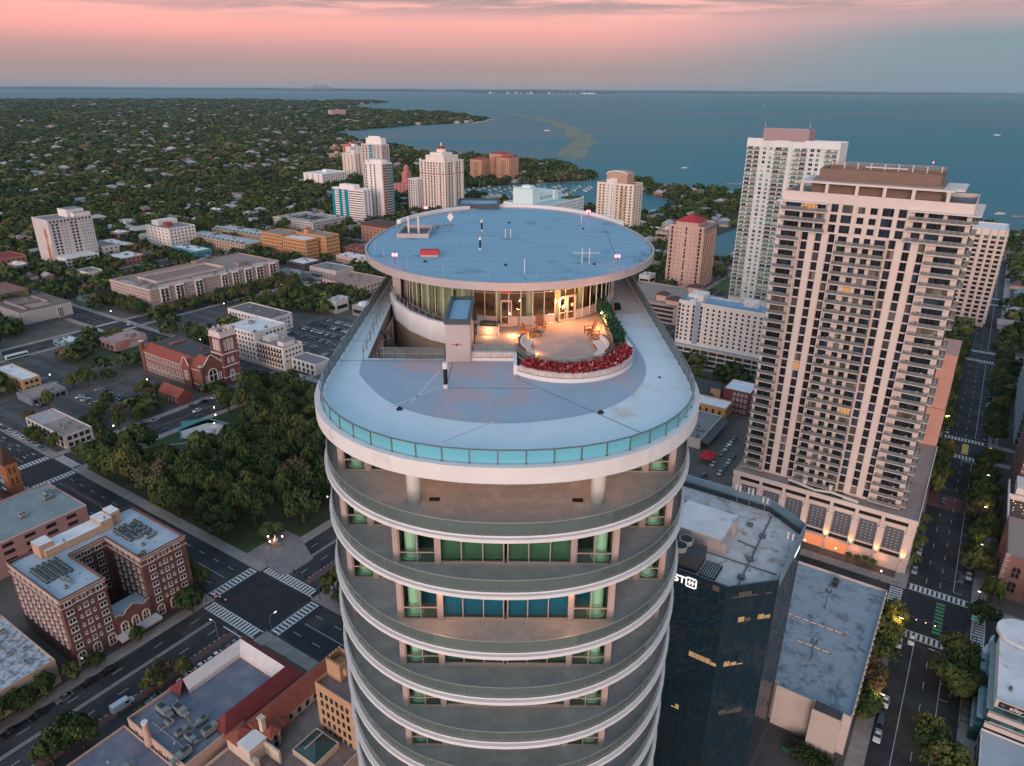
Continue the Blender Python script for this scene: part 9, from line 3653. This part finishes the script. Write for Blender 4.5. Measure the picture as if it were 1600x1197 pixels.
for a_, b_ in (((-16, 0, .3), (-2, 5, 4.3)), ((-9, -6, .6), (-2, 5, 4.3)), ((-8, 10, .4), (-2, 5, 4.3)), ((-2, 5, 4.3), (7, 8, 2.2)), ((-9, -6, .6), (1, -10.6, .4)), ((4, 12, .6), (13, 0, .5))):
    mb.tube([a_, b_], .28, 6, 2)
mb.build('teal_facet', [mat('teal sheet', (.05, .20, .20), rough=.4), mat('grey facet', (.24, .28, .28), rough=.5), mat('teal frame', (.03, .24, .23), rough=.4)], t)
# bike racks, bins and kerb clutter at the corner below the zebra crossing
for k in range(4):
    x, y = gw(-139 + k * 2.6, 96.2)
    t = thing('bike_rack', 'small metal bicycle rack on the pavement below the red hip roof', 'bike rack', (x, y, .13), -GA, 'bike racks by the red hip roof')
    MB().tube([(-.4, 0, 0), (-.4, 0, .7), (0, 0, .85), (.4, 0, .7), (.4, 0, 0)], .04, 6).build('loop', M_steel, t)
for k, (p, q) in enumerate(((-12.5, 145.2), (-10.5, 144.8), (-13.5, 143.6))):
    x, y = gw(p, q)
    t = thing('waste_container', ('green waste container in the alley, nearest the black tower', 'rust red waste container in the alley', 'green waste container in the alley, nearest the garage stair')[k if k < 2 else 0] if k != 2 else 'green waste container in the alley, in front of the other two', 'container', (x, y, .02), .3 * k)
    MB().box(-1, -.7, 0, 1, .7, 1.3).build('body', mat('bin red', (.25, .06, .04)) if k == 1 else mat('bin green', (.02, .12, .05)), t)
    MB().box(-1.05, -.75, 1.3, 1.05, .75, 1.42).build('lid', M_black, t)
# overhead trellis on the pavement by the white office
t = thing('trellis', 'dark steel trellis over the pavement by the white office', 'trellis', (*gw(22.6, 188), 0), -GA)
mb = MB()
for k in range(11):
    mb.box(-1.6, -14 + k * 2.8, 3.2, 1.6, -13.85 + k * 2.8, 3.4)
for sx in (-1.5, 0, 1.5):
    mb.box(sx - .08, -14, 3.0, sx + .08, 14.2, 3.2)
mb.build('beams', M_dsteel, t)
mb = MB()
for k in range(6):
    for sx in (-1.5, 1.5):
        mb.box(sx - .07, -13.9 + k * 5.6, 0, sx + .07, -13.76 + k * 5.6, 3.0)
mb.build('posts', M_dsteel, t)

# ---------------------------------------------------------------- the evening haze over the bay and suburb
hz = bpy.data.materials.new('haze')
hz.use_nodes = True
hz.node_tree.nodes.clear()
ho = hz.node_tree.nodes.new('ShaderNodeOutputMaterial')
hv = hz.node_tree.nodes.new('ShaderNodeVolumePrincipled')
hv.inputs['Color'].default_value = (.50, .70, .80, 1)
hv.inputs['Density'].default_value = 1.9e-5
hv.inputs['Anisotropy'].default_value = 0.0
hz.node_tree.links.new(hv.outputs[0], ho.inputs['Volume'])
mb = MB()
mb.box(-50000, -2500, -8, 50000, 45000, 300)
struct(mb.build('haze', hz), 'stuff')
